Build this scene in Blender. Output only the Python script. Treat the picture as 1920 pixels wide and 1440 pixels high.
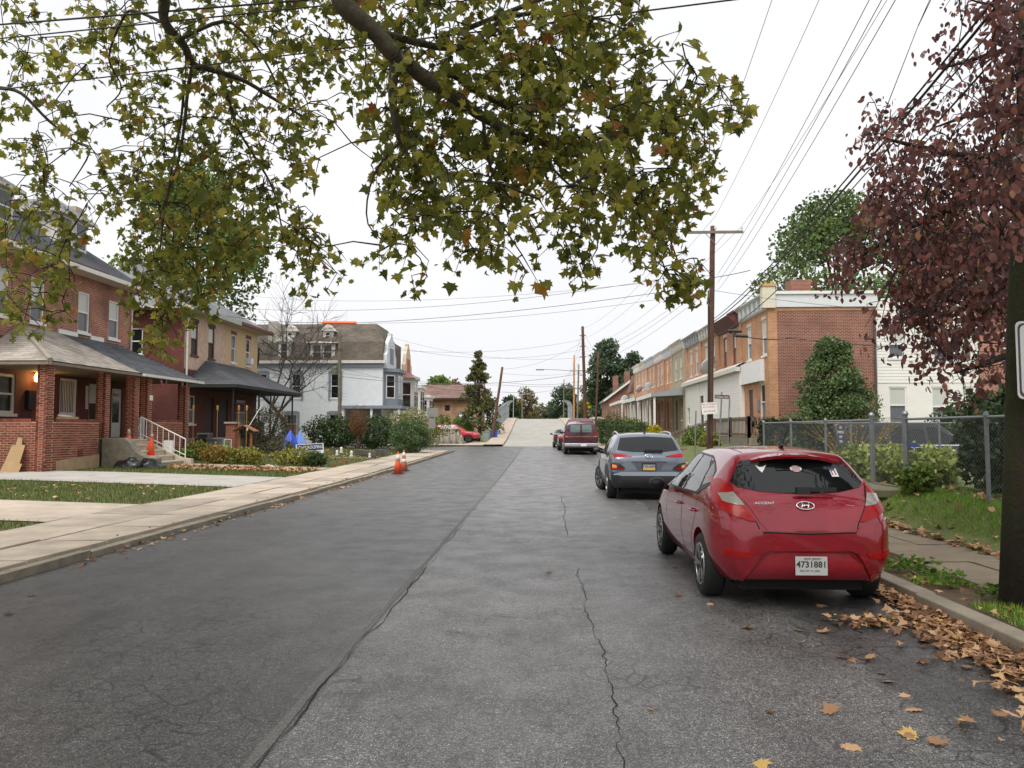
import bpy, bmesh, math, random
import numpy as np
from mathutils import Vector, Matrix
from mathutils.bvhtree import BVHTree
from mathutils.geometry import delaunay_2d_cdt
random.seed(7); rng = np.random.default_rng(7)
R = math.radians
scene = bpy.context.scene
for o in list(bpy.data.objects): bpy.data.objects.remove(o)
COL = scene.collection
# ---------------------------------------------------------------- camera
FPX, CX, CY, EYE = 1450.0, 960.0, 720.0, 1.62
PITCH = math.atan(85/FPX); YAW = math.atan(56/FPX*math.cos(PITCH))
cam = bpy.data.cameras.new('camera'); camo = bpy.data.objects.new('camera', cam); COL.objects.link(camo)
camo.location = (0, 0, EYE); camo.rotation_euler = (R(90)+PITCH, 0, YAW)
cam.sensor_width = 36; cam.lens = 36*FPX/1920; cam.clip_start = .05; cam.clip_end = 2000
scene.camera = camo
scene.render.resolution_x, scene.render.resolution_y = 1024, 768
# ---------------------------------------------------------------- sky, sun, exposure (overcast day)
SUN_EL, SUN_AZ = R(56), R(205)         # azimuth clockwise from +Y
world = bpy.data.worlds.new('World'); scene.world = world; world.use_nodes = True
nt = world.node_tree; bg = nt.nodes['Background']
sky = nt.nodes.new('ShaderNodeTexSky'); sky.sky_type = 'NISHITA'; sky.sun_disc = False
sky.sun_elevation = SUN_EL; sky.sun_rotation = SUN_AZ; sky.dust_density = 6; sky.air_density = 1.0; sky.ozone_density = 1
hs = nt.nodes.new('ShaderNodeHueSaturation'); hs.inputs['Saturation'].default_value = .10
nt.links.new(sky.outputs[0], hs.inputs['Color'])
mixw = nt.nodes.new('ShaderNodeMix'); mixw.data_type = 'RGBA'; mixw.inputs[0].default_value = .82   # cloud layer hides most of the clear sky
nt.links.new(hs.outputs[0], mixw.inputs[6]); cn_ = nt.nodes.new('ShaderNodeTexNoise'); cn_.inputs['Scale'].default_value = 2.2; cn_.inputs['Detail'].default_value = 5   # faint tone in the cloud layer
cg_ = nt.nodes.new('ShaderNodeTexCoord'); nt.links.new(cg_.outputs['Generated'], cn_.inputs['Vector']); cr_ = nt.nodes.new('ShaderNodeValToRGB'); nt.links.new(cn_.outputs['Fac'], cr_.inputs[0])
cr_.color_ramp.elements[0].position = .3; cr_.color_ramp.elements[1].position = .7; cr_.color_ramp.elements[0].color = (8.5, 8.55, 8.9, 1); cr_.color_ramp.elements[1].color = (9.6, 9.62, 9.85, 1)
nt.links.new(cr_.outputs[0], mixw.inputs[7])
nt.links.new(mixw.outputs[2], bg.inputs[0]); bg.inputs[1].default_value = .064
sl = bpy.data.lights.new('sun', 'SUN'); sl.energy = 1.5; sl.angle = R(35); sl.color = (1, .95, .88)
so = bpy.data.objects.new('sun', sl); COL.objects.link(so)
so.rotation_euler = (math.pi/2-SUN_EL, 0, math.pi-SUN_AZ); so.location = (0, 0, 40)
vs = scene.view_settings; vs.view_transform = 'Standard'; vs.look = 'None'; vs.exposure = 0.98; vs.gamma = 1
scene.cycles.max_bounces = 6; scene.cycles.transparent_max_bounces = 8; scene.cycles.use_denoising = True
# ---------------------------------------------------------------- helpers
_rx, _rz = R(90)+PITCH, YAW
_ROT = Matrix.Rotation(_rz, 3, 'Z') @ Matrix.Rotation(_rx, 3, 'X')
def P(u, v, Y):
    "point at forward distance Y seen in the photograph at pixel (u, v)"
    d = _ROT @ Vector(((u-CX)/FPX, (CY-v)/FPX, -1))
    return Vector((0, 0, EYE)) + d*(Y/d.y)
def PZ(u, v, z=0):
    "point of the horizontal plane z seen at pixel (u, v)"
    d = _ROT @ Vector(((u-CX)/FPX, (CY-v)/FPX, -1))
    return Vector((0, 0, EYE)) + d*((z-EYE)/d.z)
def lin(h):
    h = h.lstrip('#'); c = [int(h[i:i+2], 16)/255 for i in (0, 2, 4)]
    return tuple((x/12.92 if x <= .04045 else ((x+.055)/1.055)**2.4) for x in c)
W = {}
def tag(o, label=None, cat=None, group=None, kind=None):
    if label: o['label'] = label
    if cat: o['category'] = cat
    if group: o['group'] = group
    if kind: o['kind'] = kind
    return o
def link(o, parent=None, local=None):
    COL.objects.link(o)
    Wm = local if local is not None else Matrix.Identity(4)
    if parent is not None:
        o.parent = parent; o.matrix_parent_inverse = W[parent].inverted()
    o.matrix_basis = Wm; W[o] = Wm
    return o
def thing(name, label, cat, loc=(0, 0, 0), rotz=0, group=None):
    o = bpy.data.objects.new(name, None); o.empty_display_size = .2
    link(o, None, Matrix.Translation(loc) @ Matrix.Rotation(rotz, 4, 'Z'))
    return tag(o, label, cat, group)
def copy_tree(o, parent=None, delta=None):
    "copy of a thing with its parts; delta moves the whole in world space"
    c = o.copy(); COL.objects.link(c)
    W[c] = (delta @ W[o]) if delta is not None else W[o].copy()
    if parent is not None:
        c.parent = parent; c.matrix_parent_inverse = W[parent].inverted()
    c.matrix_basis = W[c]
    for ch in list(o.children): copy_tree(ch, c, delta)
    return c
def shift_since(mark, dx, dy, dz=0, skip=()):
    "move every top-level object made since mark"
    D = Matrix.Translation((dx, dy, dz))
    for o in list(COL.objects):
        if o.name in mark or o.parent is not None or o.name.split('.')[0] in skip or o.get('kind') == 'structure': continue
        W[o] = D @ W[o]; o.matrix_basis = W[o]
def mark(): return {o.name for o in COL.objects}
class MB:
    def __init__(s): s.v = []; s.f = []; s.m = []
    def face(s, pts, mi=0):
        i = len(s.v); s.v += [tuple(p) for p in pts]; s.f.append(tuple(range(i, i+len(pts)))); s.m.append(mi); return s
    def box(s, x0, y0, z0, x1, y1, z1, mi=0):
        if x0 > x1: x0, x1 = x1, x0
        if y0 > y1: y0, y1 = y1, y0
        if z0 > z1: z0, z1 = z1, z0
        i = len(s.v)
        s.v += [(x0,y0,z0),(x1,y0,z0),(x1,y1,z0),(x0,y1,z0),(x0,y0,z1),(x1,y0,z1),(x1,y1,z1),(x0,y1,z1)]
        for q in ((0,3,2,1),(4,5,6,7),(0,1,5,4),(1,2,6,5),(2,3,7,6),(3,0,4,7)):
            s.f.append(tuple(i+k for k in q)); s.m.append(mi)
        return s
    def obox(s, M4, sx, sy, sz, mi=0):
        "box of size s centred on matrix M4"
        i = len(s.v)
        for x, y, z in ((-1,-1,-1),(1,-1,-1),(1,1,-1),(-1,1,-1),(-1,-1,1),(1,-1,1),(1,1,1),(-1,1,1)):
            s.v.append(tuple(M4 @ Vector((x*sx/2, y*sy/2, z*sz/2))))
        for q in ((0,3,2,1),(4,5,6,7),(0,1,5,4),(1,2,6,5),(2,3,7,6),(3,0,4,7)):
            s.f.append(tuple(i+k for k in q)); s.m.append(mi)
        return s
    def bar(s, a, b, w, h=None, mi=0, up=(0, 0, 1)):
        a = Vector(a); b = Vector(b); d = b-a; L = d.length
        if L < 1e-6: return s
        h = h or w; y = d.normalized(); up = Vector(up)
        if abs(y.dot(up)) > .99: up = Vector((1, 0, 0))
        x = y.cross(up).normalized(); z = x.cross(y)
        M4 = Matrix((x, y, z)).transposed().to_4x4(); M4.translation = (a+b)/2
        return s.obox(M4, w, L, h, mi)
    def tube(s, pts, r, n=6, mi=0, cap=True):
        pts = [Vector(p) for p in pts]
        rs = r if isinstance(r, (list, tuple)) else [r]*len(pts)
        rings = []; up = Vector((0, 0, 1)); prev = None
        for k, p in enumerate(pts):
            d = (pts[min(k+1, len(pts)-1)]-pts[max(k-1, 0)])
            d = d.normalized() if d.length > 1e-9 else Vector((0, 0, 1))
            if prev is None:
                a = d.cross(up if abs(d.z) < .95 else Vector((1, 0, 0))).normalized()
            else:
                a = prev - d*prev.dot(d)
                a = a.normalized() if a.length > 1e-6 else d.orthogonal().normalized()
            prev = a; b = d.cross(a); i = len(s.v); rings.append(i)
            for q in range(n):
                t = 2*math.pi*q/n; s.v.append(tuple(p + (a*math.cos(t)+b*math.sin(t))*rs[k]))
        for k in range(len(rings)-1):
            for q in range(n):
                s.f.append((rings[k]+q, rings[k]+(q+1) % n, rings[k+1]+(q+1) % n, rings[k+1]+q)); s.m.append(mi)
        if cap:
            s.f.append(tuple(rings[0]+q for q in reversed(range(n)))); s.m.append(mi)
            s.f.append(tuple(rings[-1]+q for q in range(n))); s.m.append(mi)
        return s
    def lathe(s, prof, c=(0, 0, 0), axis='z', n=20, mi=0):
        i = len(s.v); c = Vector(c)
        for r, h in prof:
            for q in range(n):
                t = 2*math.pi*q/n; a, b = r*math.cos(t), r*math.sin(t)
                p = (a, b, h) if axis == 'z' else ((h, a, b) if axis == 'x' else (b, h, a))
                s.v.append(tuple(c+Vector(p)))
        for k in range(len(prof)-1):
            for q in range(n):
                s.f.append((i+k*n+q, i+k*n+(q+1) % n, i+(k+1)*n+(q+1) % n, i+(k+1)*n+q)); s.m.append(mi)
        if prof[0][0] > 1e-4: s.f.append(tuple(i+q for q in reversed(range(n)))); s.m.append(mi)
        if prof[-1][0] > 1e-4: s.f.append(tuple(i+(len(prof)-1)*n+q for q in range(n))); s.m.append(mi)
        return s
    def prism(s, poly, a, b, mi=0):
        "poly: list of 3D points; extruded from offset vector a to offset vector b"
        a = Vector(a); b = Vector(b); n = len(poly); i = len(s.v)
        s.v += [tuple(Vector(p)+a) for p in poly] + [tuple(Vector(p)+b) for p in poly]
        s.f.append(tuple(i+k for k in range(n))); s.m.append(mi)
        s.f.append(tuple(i+n+k for k in reversed(range(n)))); s.m.append(mi)
        for k in range(n):
            s.f.append((i+k, i+n+k, i+n+(k+1) % n, i+(k+1) % n)); s.m.append(mi)
        return s
    def mesh(s, name):
        me = bpy.data.meshes.new(name); me.from_pydata(s.v, [], s.f); me.update(); return me
    def build(s, name, mats, parent=None, smooth=False, local=None, fix=True, bevel=0):
        if not isinstance(mats, (list, tuple)): mats = [mats]
        me = s.mesh(name)
        for m in mats: me.materials.append(m)
        if len(mats) > 1: me.polygons.foreach_set('material_index', s.m)
        if fix:
            bm = bmesh.new(); bm.from_mesh(me); bmesh.ops.recalc_face_normals(bm, faces=bm.faces); bm.to_mesh(me); bm.free()
        if smooth: me.polygons.foreach_set('use_smooth', [True]*len(me.polygons))
        o = bpy.data.objects.new(name, me)
        if local == 'in': local = W[parent]
        link(o, parent, local)
        if bevel:
            b = o.modifiers.new('bevel', 'BEVEL'); b.width = bevel; b.segments = 2; b.limit_method = 'ANGLE'
        return o
def npmesh(name, V, Fc, mat, parent=None, rnd=None, smooth=False, local=None):
    V = np.asarray(V, dtype=np.float32).reshape(-1, 3); Fc = np.asarray(Fc, dtype=np.int32); m, k = Fc.shape
    me = bpy.data.meshes.new(name)
    me.vertices.add(len(V)); me.vertices.foreach_set('co', V.ravel())
    me.loops.add(m*k); me.loops.foreach_set('vertex_index', Fc.ravel())
    me.polygons.add(m); me.polygons.foreach_set('loop_start', np.arange(0, m*k, k, dtype=np.int32))
    if smooth: me.polygons.foreach_set('use_smooth', np.ones(m, dtype=bool))
    me.materials.append(mat); me.update(calc_edges=True); me.validate()
    if rnd is not None:
        a = me.attributes.new('rnd', 'FLOAT', 'POINT'); a.data.foreach_set('value', np.asarray(rnd, dtype=np.float32))
    o = bpy.data.objects.new(name, me); link(o, parent, local)
    return o
def rot_rand(n, droop=None):
    "n random rotation matrices; columns = leaf x (width), y (length), z (normal)"
    if droop is None:
        q = rng.normal(size=(n, 4)); q /= np.linalg.norm(q, axis=1)[:, None]
        w, x, y, z = q.T
        return np.stack([np.stack([1-2*(y*y+z*z), 2*(x*y-z*w), 2*(x*z+y*w)], 1), np.stack([2*(x*y+z*w), 1-2*(x*x+z*z), 2*(y*z-x*w)], 1), np.stack([2*(x*z-y*w), 2*(y*z+x*w), 1-2*(x*x+y*y)], 1)], 1)
    az = rng.uniform(0, 2*np.pi, n); dz = -np.clip(rng.normal(droop, .35, n), -.3, .99)
    h = np.sqrt(1-dz*dz); y = np.stack([h*np.cos(az), h*np.sin(az), dz], 1)
    t = rng.normal(size=(n, 3)); x = np.cross(y, t); x /= np.linalg.norm(x, axis=1)[:, None]
    z = np.cross(x, y)
    return np.stack([x, y, z], 2)
def scatter(tV, tF, pos, rot, scl):
    tV = np.asarray(tV, float); tF = np.asarray(tF, int); n = len(pos)
    V = np.einsum('nij,kj->nki', rot, tV)*np.asarray(scl).reshape(-1, 1, 1) + np.asarray(pos)[:, None, :]
    Fc = (tF[None]+(np.arange(n)*len(tV))[:, None, None]).reshape(-1, tF.shape[1])
    return V.reshape(-1, 3), Fc
def fan(outline, centre=(0, .42, .06)):
    V = [centre]+outline; n = len(outline)
    return np.array(V), np.array([(0, 1+i, 1+(i+1) % n) for i in range(n)])
_half = [(.07, .05), (.30, -.03), (.27, .14), (.56, .20), (.42, .34), (.58, .60), (.30, .56), (.20, .70)]
MAPLE = fan([(0, .02, 0)]+[(x, y, -.22*abs(x)) for x, y in _half]+[(0, 1, -.12)]+[(-x, y, -.22*abs(x)) for x, y in reversed(_half)])
def maple(c):
    a = fan([(0, .02, 0)]+[(x*(1-.35*c), y, c*1.1*abs(x)*abs(x)-.18*abs(x)) for x, y in _half]+[(0, 1-.2*c, -.12-.55*c)]+[(-x*(1-.2*c), y, c*1.5*x*x-.22*x) for x, y in reversed(_half)], (0, .42, .06+.05*c)); return a
MAPLES = [MAPLE, maple(.45), maple(.9), maple(-.5)]
OVATE = fan([(0, 0, 0), (.22, .18, -.05), (.31, .45, -.07), (.2, .75, -.06), (0, 1, -.1), (-.2, .75, -.06), (-.31, .45, -.07), (-.22, .18, -.05)], (0, .45, .02))
DIAM = (np.array([(0, 0, 0), (.38, .45, .06), (0, 1, 0), (-.38, .45, .06)]), np.array([(0, 1, 2, 3)]))
BLADE = (np.array([(-.05, 0, 0), (.05, 0, 0), (0, .15, 1)]), np.array([(0, 1, 2)]))
# ---------------------------------------------------------------- materials
def nodes(m):
    m.use_nodes = True; t = m.node_tree; return t, t.nodes, t.links, t.nodes['Principled BSDF']
_mc = {}
def M(name, col, rough=.8, metal=0, var=.18, scale=6, bump=.0, bscale=60, spec=None, coat=0, emit=None, detail=6):
    if name in _mc: return _mc[name]
    m = bpy.data.materials.new(name); t, N, L, b = nodes(m); _mc[name] = m
    if isinstance(col, str): col = lin(col)
    b.inputs['Roughness'].default_value = rough; b.inputs['Metallic'].default_value = metal
    if spec is not None: b.inputs['Specular IOR Level'].default_value = spec
    if coat: b.inputs['Coat Weight'].default_value = coat; b.inputs['Coat Roughness'].default_value = .03
    tc = N.new('ShaderNodeTexCoord')
    if var:
        no = N.new('ShaderNodeTexNoise'); no.inputs['Scale'].default_value = scale; no.inputs['Detail'].default_value = detail; no.inputs['Roughness'].default_value = .65
        L.new(tc.outputs['Object'], no.inputs['Vector'])
        r = N.new('ShaderNodeValToRGB'); r.color_ramp.elements[0].position = .25; r.color_ramp.elements[1].position = .75
        r.color_ramp.elements[0].color = tuple(max(0, c*(1-var)) for c in col)+(1,); r.color_ramp.elements[1].color = tuple(min(1, c*(1+var)) for c in col)+(1,)
        L.new(no.outputs['Fac'], r.inputs[0]); L.new(r.outputs[0], b.inputs['Base Color'])
    else: b.inputs['Base Color'].default_value = tuple(col)+(1,)
    if bump:
        n2 = N.new('ShaderNodeTexNoise'); n2.inputs['Scale'].default_value = bscale; n2.inputs['Detail'].default_value = 4
        L.new(tc.outputs['Object'], n2.inputs['Vector'])
        bp = N.new('ShaderNodeBump'); bp.inputs['Strength'].default_value = bump; bp.inputs['Distance'].default_value = .02
        L.new(n2.outputs['Fac'], bp.inputs['Height']); L.new(bp.outputs[0], b.inputs['Normal'])
    if emit: b.inputs['Emission Color'].default_value = tuple(col)+(1,); b.inputs['Emission Strength'].default_value = emit
    return m
def wallcoord(N, L):
    "world position turned into (along wall, height)"
    g = N.new('ShaderNodeNewGeometry'); sp = N.new('ShaderNodeSeparateXYZ'); sn = N.new('ShaderNodeSeparateXYZ')
    L.new(g.outputs['Position'], sp.inputs[0]); L.new(g.outputs['True Normal'], sn.inputs[0])
    ab = N.new('ShaderNodeMath'); ab.operation = 'ABSOLUTE'; L.new(sn.outputs[0], ab.inputs[0])
    gt = N.new('ShaderNodeMath'); gt.operation = 'GREATER_THAN'; gt.inputs[1].default_value = .6; L.new(ab.outputs[0], gt.inputs[0])
    mx = N.new('ShaderNodeMix'); L.new(gt.outputs[0], mx.inputs[0]); L.new(sp.outputs[0], mx.inputs[2]); L.new(sp.outputs[1], mx.inputs[3])
    cb = N.new('ShaderNodeCombineXYZ'); L.new(mx.outputs[0], cb.inputs[0]); L.new(sp.outputs[2], cb.inputs[1])
    return cb.outputs[0], g
def brickmat(name, c1, c2, mortar, bw=.215, bh=.075, ms=.011, blot=.35, rough=.9):
    if name in _mc: return _mc[name]
    m = bpy.data.materials.new(name); t, N, L, b = nodes(m); _mc[name] = m
    co, g = wallcoord(N, L)
    br = N.new('ShaderNodeTexBrick'); br.inputs['Scale'].default_value = 1; br.inputs['Brick Width'].default_value = bw
    br.inputs['Row Height'].default_value = bh; br.inputs['Mortar Size'].default_value = ms; br.inputs['Mortar Smooth'].default_value = .15; br.inputs['Bias'].default_value = -.1
    br.inputs['Color1'].default_value = lin(c1)+(1,); br.inputs['Color2'].default_value = lin(c2)+(1,); br.inputs['Mortar'].default_value = lin(mortar)+(1,)
    L.new(co, br.inputs['Vector'])
    no = N.new('ShaderNodeTexNoise'); no.inputs['Scale'].default_value = 1.1; no.inputs['Detail'].default_value = 8; L.new(g.outputs['Position'], no.inputs['Vector'])
    mr = N.new('ShaderNodeMapRange'); mr.inputs[1].default_value = .3; mr.inputs[2].default_value = .7; mr.inputs[3].default_value = 1-blot; mr.inputs[4].default_value = 1+blot*.6; L.new(no.outputs['Fac'], mr.inputs[0])
    mu = N.new('ShaderNodeMix'); mu.data_type = 'RGBA'; mu.blend_type = 'MULTIPLY'; mu.inputs[0].default_value = 1
    L.new(br.outputs['Color'], mu.inputs[6]); L.new(mr.outputs[0], mu.inputs[7]); L.new(mu.outputs[2], b.inputs['Base Color'])
    b.inputs['Roughness'].default_value = rough
    bp = N.new('ShaderNodeBump'); bp.invert = True; bp.inputs['Strength'].default_value = .5; bp.inputs['Distance'].default_value = .01; L.new(br.outputs['Fac'], bp.inputs['Height']); L.new(bp.outputs[0], b.inputs['Normal'])
    return m
def shinglemat(name, c1, c2, gap, w=.3, h=.14, blot=.3):
    "roof slope: rows along the eave, from world position"
    if name in _mc: return _mc[name]
    m = bpy.data.materials.new(name); t, N, L, b = nodes(m); _mc[name] = m
    co, g = wallcoord(N, L)
    br = N.new('ShaderNodeTexBrick'); br.inputs['Scale'].default_value = 1; br.inputs['Brick Width'].default_value = w; br.inputs['Row Height'].default_value = h*.62
    br.inputs['Mortar Size'].default_value = .012; br.inputs['Mortar Smooth'].default_value = .3
    br.inputs['Color1'].default_value = lin(c1)+(1,); br.inputs['Color2'].default_value = lin(c2)+(1,); br.inputs['Mortar'].default_value = lin(gap)+(1,)
    L.new(co, br.inputs['Vector'])
    no = N.new('ShaderNodeTexNoise'); no.inputs['Scale'].default_value = .8; no.inputs['Detail'].default_value = 8; L.new(g.outputs['Position'], no.inputs['Vector'])
    mr = N.new('ShaderNodeMapRange'); mr.inputs[1].default_value = .3; mr.inputs[2].default_value = .7; mr.inputs[3].default_value = 1-blot; mr.inputs[4].default_value = 1+blot; L.new(no.outputs['Fac'], mr.inputs[0])
    mu = N.new('ShaderNodeMix'); mu.data_type = 'RGBA'; mu.blend_type = 'MULTIPLY'; mu.inputs[0].default_value = 1
    L.new(br.outputs['Color'], mu.inputs[6]); L.new(mr.outputs[0], mu.inputs[7]); L.new(mu.outputs[2], b.inputs['Base Color'])
    b.inputs['Roughness'].default_value = .92
    bp = N.new('ShaderNodeBump'); bp.invert = True; bp.inputs['Strength'].default_value = .6; bp.inputs['Distance'].default_value = .015; L.new(br.outputs['Fac'], bp.inputs['Height']); L.new(bp.outputs[0], b.inputs['Normal'])
    return m
def leafmat(name, cols, trans=.35, rough=.55):
    if name in _mc: return _mc[name]
    m = bpy.data.materials.new(name); t, N, L, b = nodes(m); _mc[name] = m
    at = N.new('ShaderNodeAttribute'); at.attribute_name = 'rnd'
    r = N.new('ShaderNodeValToRGB'); r.color_ramp.interpolation = 'LINEAR'
    el = r.color_ramp.elements
    while len(el) < len(cols): el.new(.5)
    for e, (p, c) in zip(el, cols): e.position = p; e.color = (lin(c) if isinstance(c, str) else c)+(1,)
    tc = N.new('ShaderNodeTexCoord'); no = N.new('ShaderNodeTexNoise'); no.inputs['Scale'].default_value = 25; L.new(tc.outputs['Object'], no.inputs['Vector'])
    ad = N.new('ShaderNodeMath'); ad.operation = 'MULTIPLY_ADD'; ad.inputs[1].default_value = .22; L.new(no.outputs['Fac'], ad.inputs[0])
    ad2 = N.new('ShaderNodeMath'); ad2.operation = 'SUBTRACT'; ad2.inputs[1].default_value = .11; L.new(at.outputs['Fac'], ad2.inputs[0]); L.new(ad2.outputs[0], ad.inputs[2])
    L.new(ad.outputs[0], r.inputs[0]); L.new(r.outputs[0], b.inputs['Base Color']); b.inputs['Roughness'].default_value = rough; b.inputs['Specular IOR Level'].default_value = .35
    if trans:
        tr = N.new('ShaderNodeBsdfTranslucent'); L.new(r.outputs[0], tr.inputs[0]); mx = N.new('ShaderNodeMixShader'); mx.inputs[0].default_value = trans
        out = N['Material Output']; L.new(b.outputs[0], mx.inputs[1]); L.new(tr.outputs[0], mx.inputs[2]); L.new(mx.outputs[0], out.inputs[0])
    return m
white = M('white_paint', '#dcdcd8', .55, var=.06, scale=3)
offwhite = M('aged_white_paint', '#c9c6bd', .7, var=.12, scale=4)
greytrim = M('grey_paint', '#8d939a', .7, var=.1)
glass = M('window_glass', (.012, .014, .016), .05, var=0, spec=.6)
shade = M('window_blind', '#b9bab4', .35, var=.05, spec=.6)
screen = M('window_screen', '#5c6064', .3, var=.1, spec=.5)
conc = M('concrete', '#a89f90', .9, var=.2, scale=3, bump=.15, bscale=90)
concdark = M('weathered_concrete', '#7d7668', .95, var=.35, scale=5, bump=.3)
rubber = M('tyre_rubber', (.012, .012, .012), .75, var=.2)
blackpl = M('black_plastic', (.015, .015, .016), .5, var=.1)
chrome = M('chrome', (.75, .75, .77), .16, 1, var=0)
steel = M('galvanised_steel', '#7f8385', .45, .6, var=.2, scale=12)
wood = M('weathered_wood', '#6b5c4c', .85, var=.35, scale=9)
polewood = M('creosote_pole_wood', '#55382b', .85, var=.4, scale=(5), bump=.3, bscale=35)
greywood = M('grey_pole_wood', '#756c60', .9, var=.3, scale=5, bump=.3, bscale=35)
bark = M('tree_bark', '#4a4038', .95, var=.4, scale=6, bump=.6, bscale=25)
darkbark = M('dark_bark', '#241f1b', .95, var=.4, scale=10, bump=.4, bscale=40)
plasticwhite = M('white_plastic', '#d8d9d8', .4, var=.05)
def txt(body, size, Mloc, mat, parent, ext=.002, sx=1, shear=0, name='lettering', align='CENTER', bold=0):
    cu = bpy.data.curves.new('t', 'FONT'); cu.body = body; cu.size = size; cu.extrude = ext; cu.align_x = align; cu.align_y = 'CENTER'; cu.shear = shear; cu.resolution_u = 3; cu.offset = bold
    o = bpy.data.objects.new('t', cu); COL.objects.link(o); dg = bpy.context.evaluated_depsgraph_get()
    me = bpy.data.meshes.new_from_object(o.evaluated_get(dg)); bpy.data.objects.remove(o); bpy.data.curves.remove(cu)
    me.materials.clear(); me.materials.append(mat); me.transform(Matrix.Diagonal((sx, 1, 1, 1)))
    o = bpy.data.objects.new(name, me); link(o, parent, Mloc); return o
def facing(face, p, roll=0):
    "matrix for lettering on a wall: +x reading direction, +y up, +z out of the wall"
    z = {'y-': Vector((0, -1, 0)), 'x+': Vector((1, 0, 0)), 'x-': Vector((-1, 0, 0))}[face] if isinstance(face, str) else Vector(face)
    y = Vector((0, 0, 1)); x = y.cross(z).normalized(); y = z.cross(x)
    m = Matrix((x, y, z)).transposed().to_4x4(); m.translation = p
    return m @ Matrix.Rotation(roll, 4, 'Z')
# ---- walls with real openings, and the windows that fill them
def wp(face, c, h, d, z):
    return {'x+': (c+d, h, z), 'x-': (c-d, h, z), 'y-': (h, c-d, z), 'y+': (h, c+d, z)}[face]
def wall(mb, face, c, h0, h1, z0, z1, ops=(), mi=0, rev=.13):
    hs_ = sorted({h0, h1, *[x for o in ops for x in o[:2]]}); zs = sorted({z0, z1, *[x for o in ops for x in o[2:4]]})
    hs_ = [h for h in hs_ if h0 <= h <= h1]; zs = [z for z in zs if z0 <= z <= z1]
    for a, b in zip(hs_, hs_[1:]):
        for p, q in zip(zs, zs[1:]):
            hm, zm = (a+b)/2, (p+q)/2
            if any(o[0] < hm < o[1] and o[2] < zm < o[3] for o in ops): continue
            mb.face([wp(face, c, a, 0, p), wp(face, c, b, 0, p), wp(face, c, b, 0, q), wp(face, c, a, 0, q)], mi)
    for a, b, p, q in [o[:4] for o in ops]:
        for (s, e) in (((a, p), (b, p)), ((b, p), (b, q)), ((b, q), (a, q)), ((a, q), (a, p))):
            mb.face([wp(face, c, s[0], 0, s[1]), wp(face, c, e[0], 0, e[1]), wp(face, c, e[0], -rev, e[1]), wp(face, c, s[0], -rev, s[1])], mi)
def fbox(mb, face, c, h0, h1, d0, d1, z0, z1, mi=0):
    a = wp(face, c, h0, d0, z0); b = wp(face, c, h1, d1, z1); mb.box(*a, *b, mi)
def window(par, face, c, h0, h1, z0, z1, fm=None, top=None, bot=None, sill=True, fw=.06, deep=.10, name='window', lintel=None):
    fm = fm or white; zm = (z0+z1)/2; mb = MB()
    for a, b, p, q in ((h0, h0+fw, z0, z1), (h1-fw, h1, z0, z1), (h0+fw, h1-fw, z1-fw, z1), (h0+fw, h1-fw, z0, z0+fw), (h0+fw, h1-fw, zm-.03, zm+.03)):
        fbox(mb, face, c, a, b, -deep, -deep+.07, p, q)
    w = mb.build(name, fm, par)
    for p, q, m_, dd in ((zm+.03, z1-fw, top or glass, .03), (z0+fw, zm-.03, bot or glass, .015)):
        mb = MB(); fbox(mb, face, c, h0+fw, h1-fw, -deep, -deep+dd, p, q); mb.build('pane', m_, w)
    if sill:
        mb = MB(); fbox(mb, face, c, h0-.07, h1+.07, -.1, .06, z0-.1, z0); mb.build('sill', sill if sill is not True else fm, w)
    if lintel:
        mb = MB(); fbox(mb, face, c, h0-.08, h1+.08, -.1, .012, z1, z1+.2); mb.build('lintel', lintel, w)
    return w
def hipface(mb, pts, mi=0, th=.08):
    pts = [Vector(p) for p in pts]; mb.prism(pts, (0, 0, 0), (0, 0, -th), mi)
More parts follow.
